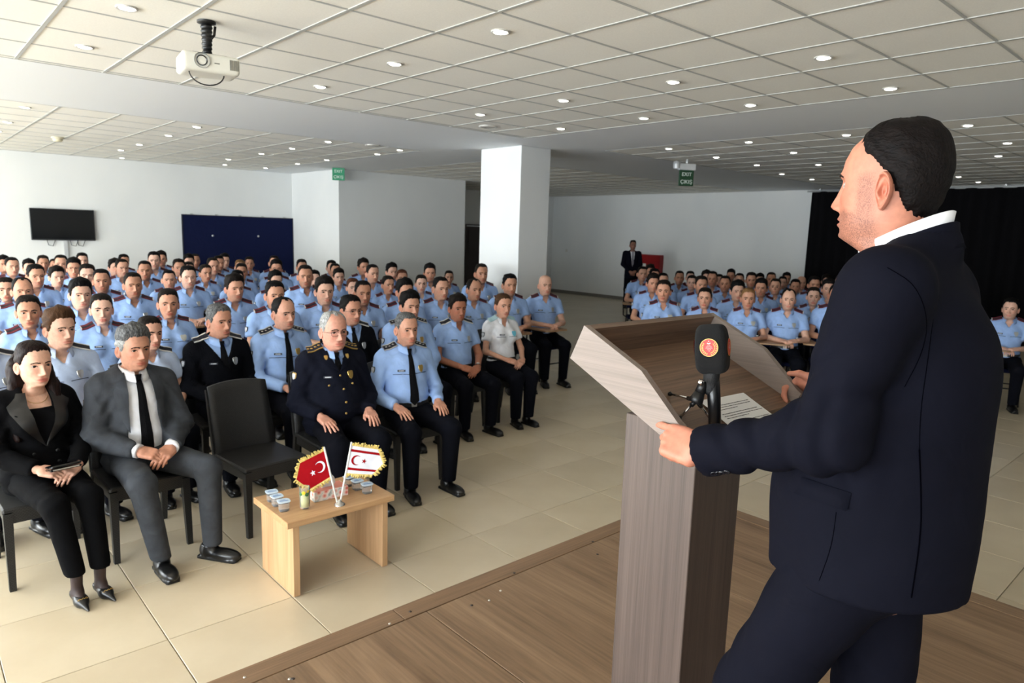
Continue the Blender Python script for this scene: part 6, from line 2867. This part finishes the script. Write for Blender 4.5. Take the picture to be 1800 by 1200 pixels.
FRONT = [
    dict(px=54, py=600, Y=Y1, sex='f', dress='black_suit', arms='lap', ho=dict(tab='f', hair='bun', stubble=0, lip=1.0, browth=.0050), hcol='longdark', long=True, tone=srgb(218, 174, 150), yaw=R(8), rz=R(10),
         joints=dict(anl=(.060, -.60, .16), anr=(-.055, -.60, .16), knl=(.082, -.44, .50), knr=(-.082, -.44, .50), toe={1: R(4), -1: R(-2)}),
         label='woman in black suit with long dark hair, seated at far left', chair='black woven chair under the woman in the black suit'),
    dict(px=231, py=572, Y=Y1, sex='m', dress='grey_suit', arms='lap', ho=dict(tab='m', hair='full', spiky=True, stubble=.15, nose=1.05), hcol='grey', hcol2='silver', tone=srgb(196, 144, 118), yaw=R(6), rz=R(6), belly=.015,
         joints=dict(anl=(.20, -.52, .085), anr=(-.075, -.50, .085), knl=(.235, -.42, .52), knr=(-.14, -.43, .52), toe={1: R(28), -1: R(-4)}),
         label='grey-haired man in grey suit and black tie, hands clasped', chair='black woven chair under the man in the grey suit'),
    dict(px=585, py=550, Y=Y1, sex='m', dress='uniform', arms='thigh', ho=dict(tab='m', hair='receding', stubble=.05, nose=1.05, jowl=.08, flush=.3), hcol='silver', tone=srgb(212, 160, 138), glasses=True, yaw=R(4), rz=R(-6), belly=.055, wide=1.06, ep='gold', spread=1.2, hscale=1.12,
         label='silver-haired officer with glasses in navy dress uniform, gold buttons', chair='black woven chair under the officer in navy dress uniform'),
    dict(px=714, py=550, Y=Y1 - .02, sex='m', dress='long', arms='thigh', ho=dict(tab='m', hair='crew', stubble=.5, nose=1.1), hcol='grey', tone=srgb(200, 150, 124), yaw=R(2), rz=R(-8), belly=.02, ep='stars', spread=1.35, wide=1.02,
         label='officer in long-sleeved blue shirt and black tie, hands on knees', chair='black woven chair at the right end of the front row'),
    dict(px=-34, py=552, Y=Y2, sex='m', dress='pale', arms='lap', ho=MEN[0], hcol='dark', tone=TONES[2], rz=R(8), ep='plain', label='officer in pale blue shirt cut by the left edge, behind the woman', chair='black woven chair at the left edge in the second row'),
    dict(px=100, py=542, Y=Y2, sex='m', dress='pale', arms='lap', ho=dict(tab='m', hair='full', stubble=.1, nose=.95), hcol='brown', tone=srgb(216, 172, 148), yaw=R(10), rz=R(8), ep='plain', label='young brown-haired officer in pale blue shirt, second row', chair='black woven chair under the young brown-haired officer'),
    dict(px=261, py=556, Y=Y2, sex='f', dress='pale', arms='lap', ho=dict(tab='f', hair='bun', stubble=0), hcol='dark', bun=True, tone=srgb(206, 158, 134), yaw=R(6), rz=R(4), ep='plain', label='dark-haired woman half hidden behind the man in grey', chair='black woven chair behind the man in the grey suit'),
    dict(px=382, py=536, Y=Y2, sex='m', dress='sweater', arms='lap', ho=dict(tab='m', hair='short', stubble=.3), hcol='grey', tone=srgb(194, 142, 116), yaw=R(12), rz=R(2), ep='plain', label='officer in black sweater behind the empty chair', chair='black woven chair under the officer in black sweater behind the empty chair'),
    dict(px=496, py=523, Y=Y2, sex='m', dress='long', arms='lap', ho=dict(tab='m', hair='receding', stubble=.35), hcol='black', tone=srgb(206, 156, 132), yaw=R(10), rz=R(-1), ep='stars', label='balding officer in blue shirt and black tie, second row', chair='black woven chair under the balding officer with the tie'),
    dict(px=615, py=520, Y=Y2 + .05, sex='m', dress='sweater', arms='lap', ho=dict(tab='m', hair='short', stubble=.4, nose=1.1, jowl=.05), hcol='black', glasses=True, tone=srgb(196, 144, 118), yaw=R(8), rz=R(-4), ep='plain', belly=.02, label='officer with glasses in black sweater, behind the dress uniform', chair='black woven chair under the sweatered officer with glasses'),
    dict(px=720, py=512, Y=Y2, sex='m', dress='long', arms='lap', ho=dict(tab='m', hair='full', stubble=.5, nose=1.1), hcol='black', tone=srgb(204, 154, 128), yaw=R(2), rz=R(-8), ep='stars', label='dark-haired officer with tie, directly behind the right front officer', chair='black woven chair behind the right front officer'),
    dict(px=805, py=518, Y=Y2, sex='m', dress='short', arms='lap', ho=dict(tab='m', hair='full', stubble=.3, nose=1.1), hcol='dark', tone=srgb(170, 112, 84), yaw=R(-4), rz=R(-8), ep='plain', watch=True, spread=1.25, label='tanned officer in short-sleeved shirt with clasped hands, second row', chair='black woven chair under the tanned officer'),
    dict(px=885, py=516, Y=Y2, sex='f', dress='white', arms='lap', ho=dict(tab='f', hair='bun', stubble=0, nose=1.05), hcol='brown', bun=True, tone=srgb(204, 154, 128), yaw=R(-4), rz=R(-10), ep='aqua', label='woman in white uniform shirt with pale blue shoulder straps', chair='black woven chair under the woman in white'),
]
for f_ in FRONT:
    bh = 1.335 if f_['sex'] == 'm' else 1.31
    if f_['ho'].get('spiky') or f_['ho'].get('hair') == 'full':
        bh += .010
    x, sc = seat_at(f_['px'], f_['py'], f_['Y'], bh)
    sc = min(max(sc, .93), 1.06)
    make_person(f_, (x, f_['Y'], 0), f_['rz'], sc, f_['label'])
    chair('rattan', (x, f_['Y'] + .02, 0), f_['rz'] * .25, f_['chair'], 'black woven plastic chairs')
chair('rattan', (1.675, Y1 - .10, 0), R(6), 'empty black woven plastic chair behind the coffee table', 'black woven plastic chairs')
# wallet in the woman's hands
wx = [o for o in bpy.data.objects if o.get('label', '').startswith('woman in black suit')][0]
po = empty('phone_case', wx.location + Matrix.Rotation(wx.rotation_euler.z, 3, 'Z') @ Vector((0.0, -.335, .64)), wx.rotation_euler.z)
tag(po, 'shiny black phone case held in the seated woman\'s hands', 'phone case')
for k, z in enumerate((.0, .016)):
    MB().bbox((0, 0, z), (.145, .075, .013), .005, 0, Matrix.Rotation(R(-12), 3, 'X') @ Matrix.Rotation(R(6 * k), 3, 'Z')).build('cover' if k else 'body', plain('phone_gloss', srgb(10, 10, 12), 0.12) if k == 0 else MATS['phone_gloss'], po)
MB().box((0, -.036, .008), (.12, .004, .006)).build('zip', M_silver, po)


# ================================================================== the speaker
from mathutils.bvhtree import BVHTree

SPX, SPY = 1.60, .548
SP_LO, SP_HI = (-.62, -.46, .84), (.62, .30, 1.70)
SJ = {'sh': {1: (.195, .045, 1.515), -1: (-.170, .030, 1.490)}, 'el': {1: (.262, -.005, 1.228), -1: (-.345, -.03, 1.25)},
      'wr': {1: (.292, -.262, 1.130), -1: (-.385, -.275, 1.185)}}


def sp_torso(P, gw=0.0):
    d = ell(P, (0, .000, .98), (.205 + gw, .200 + gw, .24 + gw))
    d = smin(d, ell(P, (0, -.008, 1.12), (.200 + gw, .186 + gw, .22 + gw)), .06)
    d = smin(d, ell(P, (0, .030, 1.34), (.205 + gw, .172 + gw, .20 + gw)), .06)
    d = smin(d, ell(P, (0, .035, 1.21), (.195 + gw, .168 + gw, .22 + gw)), .06)
    d = smin(d, cap(P, (-.135, .040, 1.490), (.165, .040, 1.500), .076 + gw), .06)
    for s in (-1, 1):
        d = smin(d, cap(P, (s * .13, .040, 1.535), (0, .042, 1.590), .050 + gw, .062 + gw), .04)
    return d


def crease(a):
    """sharp-bottomed folds: broad rounded ridges, narrow valleys"""
    return (.5 - .5 * np.sin(a)) ** 1.8


def sp_folds(P):
    w = np.zeros(len(P), np.float32)
    nz = .35 * np.sin(P[:, 0] * 21 + P[:, 2] * 13) + .3 * np.sin(P[:, 1] * 17 - P[:, 2] * 23 + 1)
    for s in (-1, 1):
        el, wr, sh = V3(SJ['el'][s]), V3(SJ['wr'][s]), V3(SJ['sh'][s])
        ax_ = (wr - el) / np.linalg.norm(wr - el)
        al = (P - el) @ ax_                      # along the forearm
        q = np.linalg.norm(P - el, axis=1)
        w += .0120 * np.exp(-((al - .02) / .09) ** 2) * np.exp(-(q / .16) ** 4) * crease(al * 92 + P[:, 2] * 26 + nz * 2)
        w += .0110 * np.exp(-((al - .17) / .08) ** 2) * np.exp(-(np.linalg.norm(P - (el * .4 + wr * .6), axis=1) / .14) ** 4) * crease(al * 66 - P[:, 2] * 50 + nz * 2.4 + .6)
        ux = (el - sh) / np.linalg.norm(el - sh)
        al = (P - sh) @ ux
        w += .0100 * np.exp(-((al - .20) / .09) ** 2) * np.exp(-(np.linalg.norm(P - (el * .65 + sh * .35), axis=1) / .15) ** 4) * crease(al * 70 + P[:, 1] * 55 + nz * 2)
        ap = V3((s * .15, -.10, 1.42))
        q = np.linalg.norm(P - ap, axis=1)
        w += .0080 * np.exp(-(q / .11) ** 2) * crease(P[:, 1] * 58 + P[:, 2] * 52 + P[:, 0] * 30 * s + nz * 2)
    w += .0030 * np.sin(P[:, 0] * 26 + P[:, 1] * 22 + P[:, 2] * 7) * np.clip((1.2 - P[:, 2]) / .2, 0, 1)
    w += .0030 * np.sin(P[:, 0] * 9 - P[:, 1] * 14 + P[:, 2] * 19)
    return w


def sp_jacket(P):
    d = sp_torso(P)
    sk = cap(P, (0, .0, 1.02), (0, .004, .80), .190, .214)
    q = P.copy()
    q[:, 1] *= 1.02
    d = smin(d, cap(q, (0, .0, 1.02), (0, .004, .80), .188, .212), .05)
    for s in (-1, 1):
        sh, el, wr = SJ['sh'][s], SJ['el'][s], SJ['wr'][s]
        up = cap(P, sh, el, .086 if s > 0 else .074, .068)
        e = lerp(el, wr, .99)
        fo = smax(cap(P, el, lerp(el, wr, 1.2), .066, .054), plane(P, e, np.array(wr) - np.array(el)), .004)
        d = smin(d, smin(up, fo, .06), .030)
    d = d + sp_folds(P)
    hem = .868 - .03 * np.clip((-P[:, 1] - .05) / .2, 0, 1)
    d = smax(d, hem - P[:, 2], .008)
    # cutaway fronts below the button
    ax = np.abs(P[:, 0])
    cut = np.maximum(ax - np.interp(P[:, 2], [.80, .95, 1.04], [.10, .03, 0]), P[:, 1] + .10)
    d = smax(d, -np.where(P[:, 2] < 1.04, cut, 1).astype(np.float32), .006)
    # opening over shirt and tie
    w = np.interp(P[:, 2], [1.12, 1.13, 1.45, 1.60, 1.8], [0, .004, .055, .060, .06])
    v = np.maximum(ax - w, P[:, 1] + .02)
    d = smax(d, -np.where(w > 0, v, 1).astype(np.float32), .006)
    # neck hole, tipped forward
    d = smax(d, -cap(P, (0, .028, 1.60), (0, -.035, 1.80), .071, .085), .010)
    return d


def sp_shirt(P):
    d = sp_torso(P, -.014)
    d = smax(d, -cap(P, (0, .026, 1.605), (0, -.035, 1.80), .064, .078), .006)
    d = smax(d, 1.0 - P[:, 2], .01)
    return d


def sp_trousers(P):
    d = ell(P, (0, .005, .93), (.185, .165, .14))
    for s, kn, an in ((1, (.125, -.175, .52), (.125, -.085, .10)), (-1, (-.115, .015, .51), (-.125, .085, .10))):
        hp = (s * .095, -.01, .90)
        q = smin(cap(P, hp, kn, .112, .086), cap(P, kn, an, .084, .066), .04)
        k_ = np.linalg.norm(P - V3(kn), axis=1)
        q = q + .004 * np.exp(-(k_ / .15) ** 2) * wob(P, 30, 62, 58, s) + .0025 * wob(P, 20 * s, 40, 26)
        d = smin(d, q, .04)
    d = smax(d, .055 - P[:, 2], .004)
    return smax(d, P[:, 2] - 1.06, .01)


SP_HEAD = dict(tab='s', hair='speaker', stubble=.75, nose=1.0, brow=.005, chin=.0085, eye=1.12, jowl=.03, ear=1.14, flush=.22, lip=.7, browth=.0046)
sp_hm = Matrix.Translation((0, -.034, 1.722)) @ Euler((R(0), 0, R(2))).to_matrix().to_4x4() @ Matrix.Diagonal((1, 1, 1.055, 1))
V, F, M, K, H = face_pack(SP_HEAD, 2)
Vs, Fs, Ms, Ks = [apply(sp_hm, V)], [F], [M], [K]
n = len(V)


def sp_core(P):
    d = sp_torso(P, -.03)
    d = smin(d, cap(P, (0, .045, 1.50), (0, .010, 1.60), .060, .062), .03)
    for s in (-1, 1):
        d = smin(d, smin(cap(P, SJ['sh'][s], SJ['el'][s], .055, .045), cap(P, SJ['el'][s], SJ['wr'][s], .043, .031), .02), .03)
    d = smin(d, sp_trousers(P) + .02, .02)
    return d


def add_soup(v, f, k=0.0):
    global n
    Vs.append(v)
    Fs.append(f + n)
    Ms.append(np.zeros(len(f), int))
    q = np.zeros((len(v), 3))
    q[:, 2] = k
    Ks.append(q)
    n += len(v)


v, f = nets(sp_core, (-.5, -.4, .05), (.45, .3, 1.62), .018)
add_soup(smooth_mesh(v, f, 1), f)
GRIPL = {'f': [(-.10, .42, .26, .12), (-.02, .95, .85, .45), (.03, 1.10, .95, .5), (.08, 1.20, .95, .5)],
         't': [(.022, -.018, -.010), (.036, -.040, -.034), (.034, -.062, -.052), (.030, -.082, -.064)]}
GRIPR = {'f': [(-.08, .85, .85, .4), (-.02, .95, .9, .45), (.03, 1.0, .95, .5), (.08, 1.05, .95, .5)],
         't': [(.022, -.018, -.004), (.046, -.045, .004), (.058, -.074, .006), (.060, -.100, .002)]}
for s, gp, dr, nr in ((1, GRIPL, (.05, -.97, .12), (.80, -.05, .60)), (-1, GRIPR, (.12, -.97, -.06), (-.62, -.15, .76))):
    hv, hf = hand_mesh(s, gp, .0032)
    B, t = frame_matrix(SJ['wr'][s], dr, nr)
    add_soup((hv * 1.02) @ B.T + t, hf, .35)
V, F, M, K = np.concatenate(Vs), np.concatenate(Fs), np.concatenate(Ms), np.concatenate(Ks)
me = mesh_np('person', V, F, True, M)
ca = me.color_attributes.new('face_mask', 'FLOAT_COLOR', 'POINT')
ca.data.foreach_set('color', np.concatenate([K, np.ones((len(K), 1))], 1).astype(np.float32).reshape(-1))
for q in (M_skin, M_eye, M_iris, M_brow):
    me.materials.append(q)
sp = link('person', me)
sp.location = (SPX, SPY, STAGE)
sp.rotation_euler = (0, 0, PI)
sp.color = srgb(192, 133, 108)
tag(sp, 'man in navy suit speaking at the lectern', 'person')
MWS = Matrix.Translation((SPX, SPY, STAGE)) @ Matrix.Rotation(PI, 4, 'Z')
jk = link('jacket', field_mesh('jacket', sp_jacket, SP_LO, SP_HI, .0068, M_navy, 2), sp)
link('shirt', field_mesh('shirt', sp_shirt, (-.3, -.3, .95), (.3, .3, 1.68), .010, M_white), sp)
link('trousers', field_mesh('trousers', sp_trousers, (-.3, -.36, .03), (.3, .26, 1.09), .011, M_navy), sp)
for s, mx in ((1, Matrix.Translation((.125, -.085, 0))), (-1, Matrix.Translation((-.125, .085, 0)))):
    link('shoe', SHOE, sp, None, mx @ Matrix.Rotation(R(8) * s, 4, 'Z'))
hv, hf = hair_mesh(SP_HEAD, 2)
me = mesh_np('hair', hv, hf)
me.materials.append(HAIR['speaker'])
link('hair', me, sp, None, sp_hm)


def neck_ring(name, r0, zb, zf, h0, out, mat, lift=0.0, front=R(150), rl=0.0, ncen=.020, pts=True):
    """a collar band tipped forward: stands h0 high then rolls outwards"""
    V, F = [], []
    n_ = 49
    for i in range(n_):
        t = -front + 2 * front * i / (n_ - 1)
        c, s = math.cos(t), math.sin(t)
        fr = (1 - c) / 2
        z = zb + (zf - zb) * fr
        cy = ncen - .030 * fr
        for (q, dz) in ((r0, -.034), (r0 + .001, -.010), (r0 + .003, 0.0), (r0 + .006, -.001), (r0 + .4 * out, -h0 * .5), (r0 + out, -h0 - rl * fr), (r0 + out - .006, -h0 - rl * fr - .002)):
            V.append((q * s, cy + q * c, z + dz + lift))
    m_ = 7
    F = [(i * m_ + q, (i + 1) * m_ + q, (i + 1) * m_ + q + 1, i * m_ + q + 1) for i in range(n_ - 1) for q in range(m_ - 1)]
    me_ = mesh_np(name, V, F)
    me_.materials.append(mat)
    return link(name, me_, sp)


neck_ring('shirt_collar', .0665, 1.672, 1.585, .040, .010, plain('collar_white', srgb(240, 241, 243), 0.6), 0, R(165), .02)
neck_ring('jacket_collar', .0755, 1.650, 1.560, .050, .022, M_navy, 0, R(140), .03)
# seams, pockets and buttons are laid onto the cloth
bvh = BVHTree.FromPolygons([MWS @ v.co for v in jk.data.vertices], [p.vertices[:] for p in jk.data.polygons])
MWI = MWS.inverted()


def cast(px, py):
    d = Vector(ray(px, py)).normalized()
    hit = bvh.ray_cast(Vector((0, 0, CAM_H)), d)
    return (MWI @ hit[0], (MWI.to_3x3() @ hit[1])) if hit[0] is not None else (None, None)


def lay(name, quad, mat, off=.004, nu=8, nv=4):
    """cloth patch between four image points, draped on the jacket"""
    V, ok = [], True
    for i in range(nu + 1):
        for k in range(nv + 1):
            u, w = i / nu, k / nv
            x = (quad[0][0] * (1 - u) + quad[1][0] * u) * (1 - w) + (quad[3][0] * (1 - u) + quad[2][0] * u) * w
            y = (quad[0][1] * (1 - u) + quad[1][1] * u) * (1 - w) + (quad[3][1] * (1 - u) + quad[2][1] * u) * w
            p, nn_ = cast(x, y)
            if p is None:
                return None
            e = off * (1 if 0 < i < nu and k > 0 else .3)
            V.append(p + nn_ * (e if k < nv else off * 1.3))
    F = [(i * (nv + 1) + k, i * (nv + 1) + k + 1, (i + 1) * (nv + 1) + k + 1, (i + 1) * (nv + 1) + k) for i in range(nu) for k in range(nv)]
    me_ = mesh_np(name, V, F)
    me_.materials.append(mat)
    return link(name, me_, sp)


def seam(name, pts, r_=.0008, mat=None):
    out = []
    for _ in range(2):
        q = [pts[0]]
        for a_, b_ in zip(pts[:-1], pts[1:]):
            q += [lerp(a_, b_, .25), lerp(a_, b_, .75)]
        pts = q + [pts[-1]]
    for i in range(len(pts) - 1):
        for t in np.linspace(0, 1, 8, endpoint=(i == len(pts) - 2)):
            p, nn_ = cast(pts[i][0] + (pts[i + 1][0] - pts[i][0]) * t, pts[i][1] + (pts[i + 1][1] - pts[i][1]) * t)
            if p is not None:
                out.append(p + nn_ * .0002)
    if len(out) > 2:
        mb_ = MB().tube(out, r_, 4)
        o_ = mb_.build(name, mat or M_seam, sp)
        return o_


M_seam = plain('seam_thread', srgb(3, 3, 6), 1.0, spec=0.0)
lay('pocket_flap', [(1410, 838), (1497, 866), (1490, 896), (1402, 866)], M_navy, .009)
lay('breast_pocket', [(1432, 584), (1452, 580), (1448, 606), (1430, 608)], M_navy, .004)
seam('side_vent', [(1616, 790), (1619, 860), (1619, 940), (1602, 1050)], .0016)
seam('back_seam', [(1640, 560), (1630, 640), (1618, 720), (1616, 790)])
seam('armhole_seam', [(1560, 470), (1610, 500), (1632, 560), (1622, 620), (1590, 680)])
seam('dart', [(1470, 900), (1462, 960), (1440, 1020)])
me = MB().lathe([(.0078, 0), (.0080, .0025), (.0066, .0036), (.0055, .0026), (.0006, .0022)], (0, 0, 0), 16).mesh('sleeve_button')
me.materials.append(plain('button_dark_horn', srgb(16, 18, 26), 0.2))
for (x, y) in ((1255, 831), (1262, 830), (1269, 829), (1278, 828)):
    p, nn_ = cast(x, y)
    if p is not None:
        q = nn_.to_track_quat('Z', 'Y').to_matrix().to_4x4()
        q.translation = p + nn_ * .0005
        link('sleeve_button', me, sp, None, q)

# ================================================================== the man standing at the back wall
SMJ = {1: ((.185, .02, 1.46), (.235, .0, 1.17), (.07, -.17, .99)), -1: ((-.185, .02, 1.46), (-.235, .0, 1.17), (-.07, -.18, .98))}


def gd_torso(P, gw=0.0):
    d = ell(P, (0, .0, .98), (.165 + gw, .125 + gw, .18 + gw))
    d = smin(d, ell(P, (0, .0, 1.16), (.160 + gw, .115 + gw, .18 + gw)), .06)
    d = smin(d, ell(P, (0, .01, 1.34), (.180 + gw, .125 + gw, .18 + gw)), .06)
    d = smin(d, cap(P, (-.15, .02, 1.46), (.15, .02, 1.46), .065 + gw), .05)
    return smin(d, cap(P, (0, .02, 1.45), (0, .02, 1.53), .08 + gw, .058 + gw), .05)


def gd_jacket(P):
    d = smin(gd_torso(P), cap(P, (0, 0, 1.0), (0, 0, .82), .165, .180), .05)
    for s in (-1, 1):
        a, b, c_ = SMJ[s]
        d = smin(d, smin(cap(P, a, b, .070, .060), smax(cap(P, b, c_, .058, .046), plane(P, lerp(b, c_, .95), np.array(c_) - np.array(b)), .004), .03), .03)
    d = smax(d, .80 - P[:, 2], .008)
    w = np.interp(P[:, 2], [1.10, 1.11, 1.5, 1.8], [0, .004, .055, .06])
    return smax(d, -np.where(w > 0, np.maximum(np.abs(P[:, 0]) - w, P[:, 1] + .01), 1).astype(np.float32), .006)


def gd_trousers(P):
    d = ell(P, (0, .0, .90), (.165, .12, .14))
    for s in (-1, 1):
        d = smin(d, smin(cap(P, (s * .09, 0, .88), (s * .11, -.01, .50), .092, .074), cap(P, (s * .11, -.01, .50), (s * .12, .0, .08), .072, .062), .03), .04)
    return smax(smax(d, .05 - P[:, 2], .004), P[:, 2] - 1.05, .01)


def gd_core(P):
    d = gd_torso(P, -.025)
    for s in (-1, 1):
        a, b, c_ = SMJ[s]
        d = smin(d, smin(cap(P, a, b, .045, .04), cap(P, b, c_, .038, .03), .02), .02)
    return smin(d, gd_trousers(P) + .02, .02)


gh = dict(tab='m', hair='short', stubble=.4)
ghm = Matrix.Translation((0, -.02, 1.675)) @ Matrix.Scale(1.02, 4)
V, F, M, K, H = face_pack(gh, 1)
Vs, Fs, Ms, Ks = [apply(ghm, V)], [F], [M], [K]
n = len(V)
v, f = nets(gd_core, (-.33, -.26, .04), (.33, .2, 1.6), .02)
add_soup(v, f)
for s in (-1, 1):
    hv, hf = hand_mesh(s, CLASP)
    B, t = frame_matrix(SMJ[s][2], (-s * .75, -.35, -.6), (s * .1, -.9, .3))
    add_soup(hv @ B.T + t, hf, .2)
me = mesh_np('person', np.concatenate(Vs), np.concatenate(Fs), True, np.concatenate(Ms))
K = np.concatenate(Ks)
ca = me.color_attributes.new('face_mask', 'FLOAT_COLOR', 'POINT')
ca.data.foreach_set('color', np.concatenate([K, np.ones((len(K), 1))], 1).astype(np.float32).reshape(-1))
for q in (M_skin, M_eye, M_iris, M_brow):
    me.materials.append(q)
gd = link('person', me)
gp_ = at_axis(1106, 541, 2, 0)
gd.location = (float(gp_[0]), float(gp_[1]), 0)
gd.rotation_euler = (0, 0, math.atan2(LECT[0] - gp_[0], -(LECT[1] - gp_[1])) * .8)
gd.color = srgb(150, 104, 84)
tag(gd, 'man in dark suit standing against the far right wall', 'person')
link('jacket', field_mesh('jacket', gd_jacket, (-.34, -.26, .78), (.34, .2, 1.6), .016, M_navy), gd)
link('shirt', field_mesh('shirt', lambda P: smax(gd_torso(P, -.012), 1.0 - P[:, 2], .01), (-.3, -.2, .98), (.3, .2, 1.6), .018, M_white), gd)
link('necktie', tie_mesh(lambda P: gd_torso(P, -.012), 1.53, 1.10, (.018, .036), 'necktie', plain('tie_silver', srgb(120, 116, 124), .5)), gd)
link('trousers', field_mesh('trousers', gd_trousers, (-.25, -.2, .03), (.25, .2, 1.07), .016, M_trouser), gd)
for s in (-1, 1):
    link('shoe', SHOE, gd, None, Matrix.Translation((s * .12, 0, 0)) @ Matrix.Rotation(R(10) * s, 4, 'Z'))
r_ = hair_mesh(gh)
me = mesh_np('hair', r_[0], r_[1])
me.materials.append(HAIR['black'])
link('hair', me, gd, None, ghm)
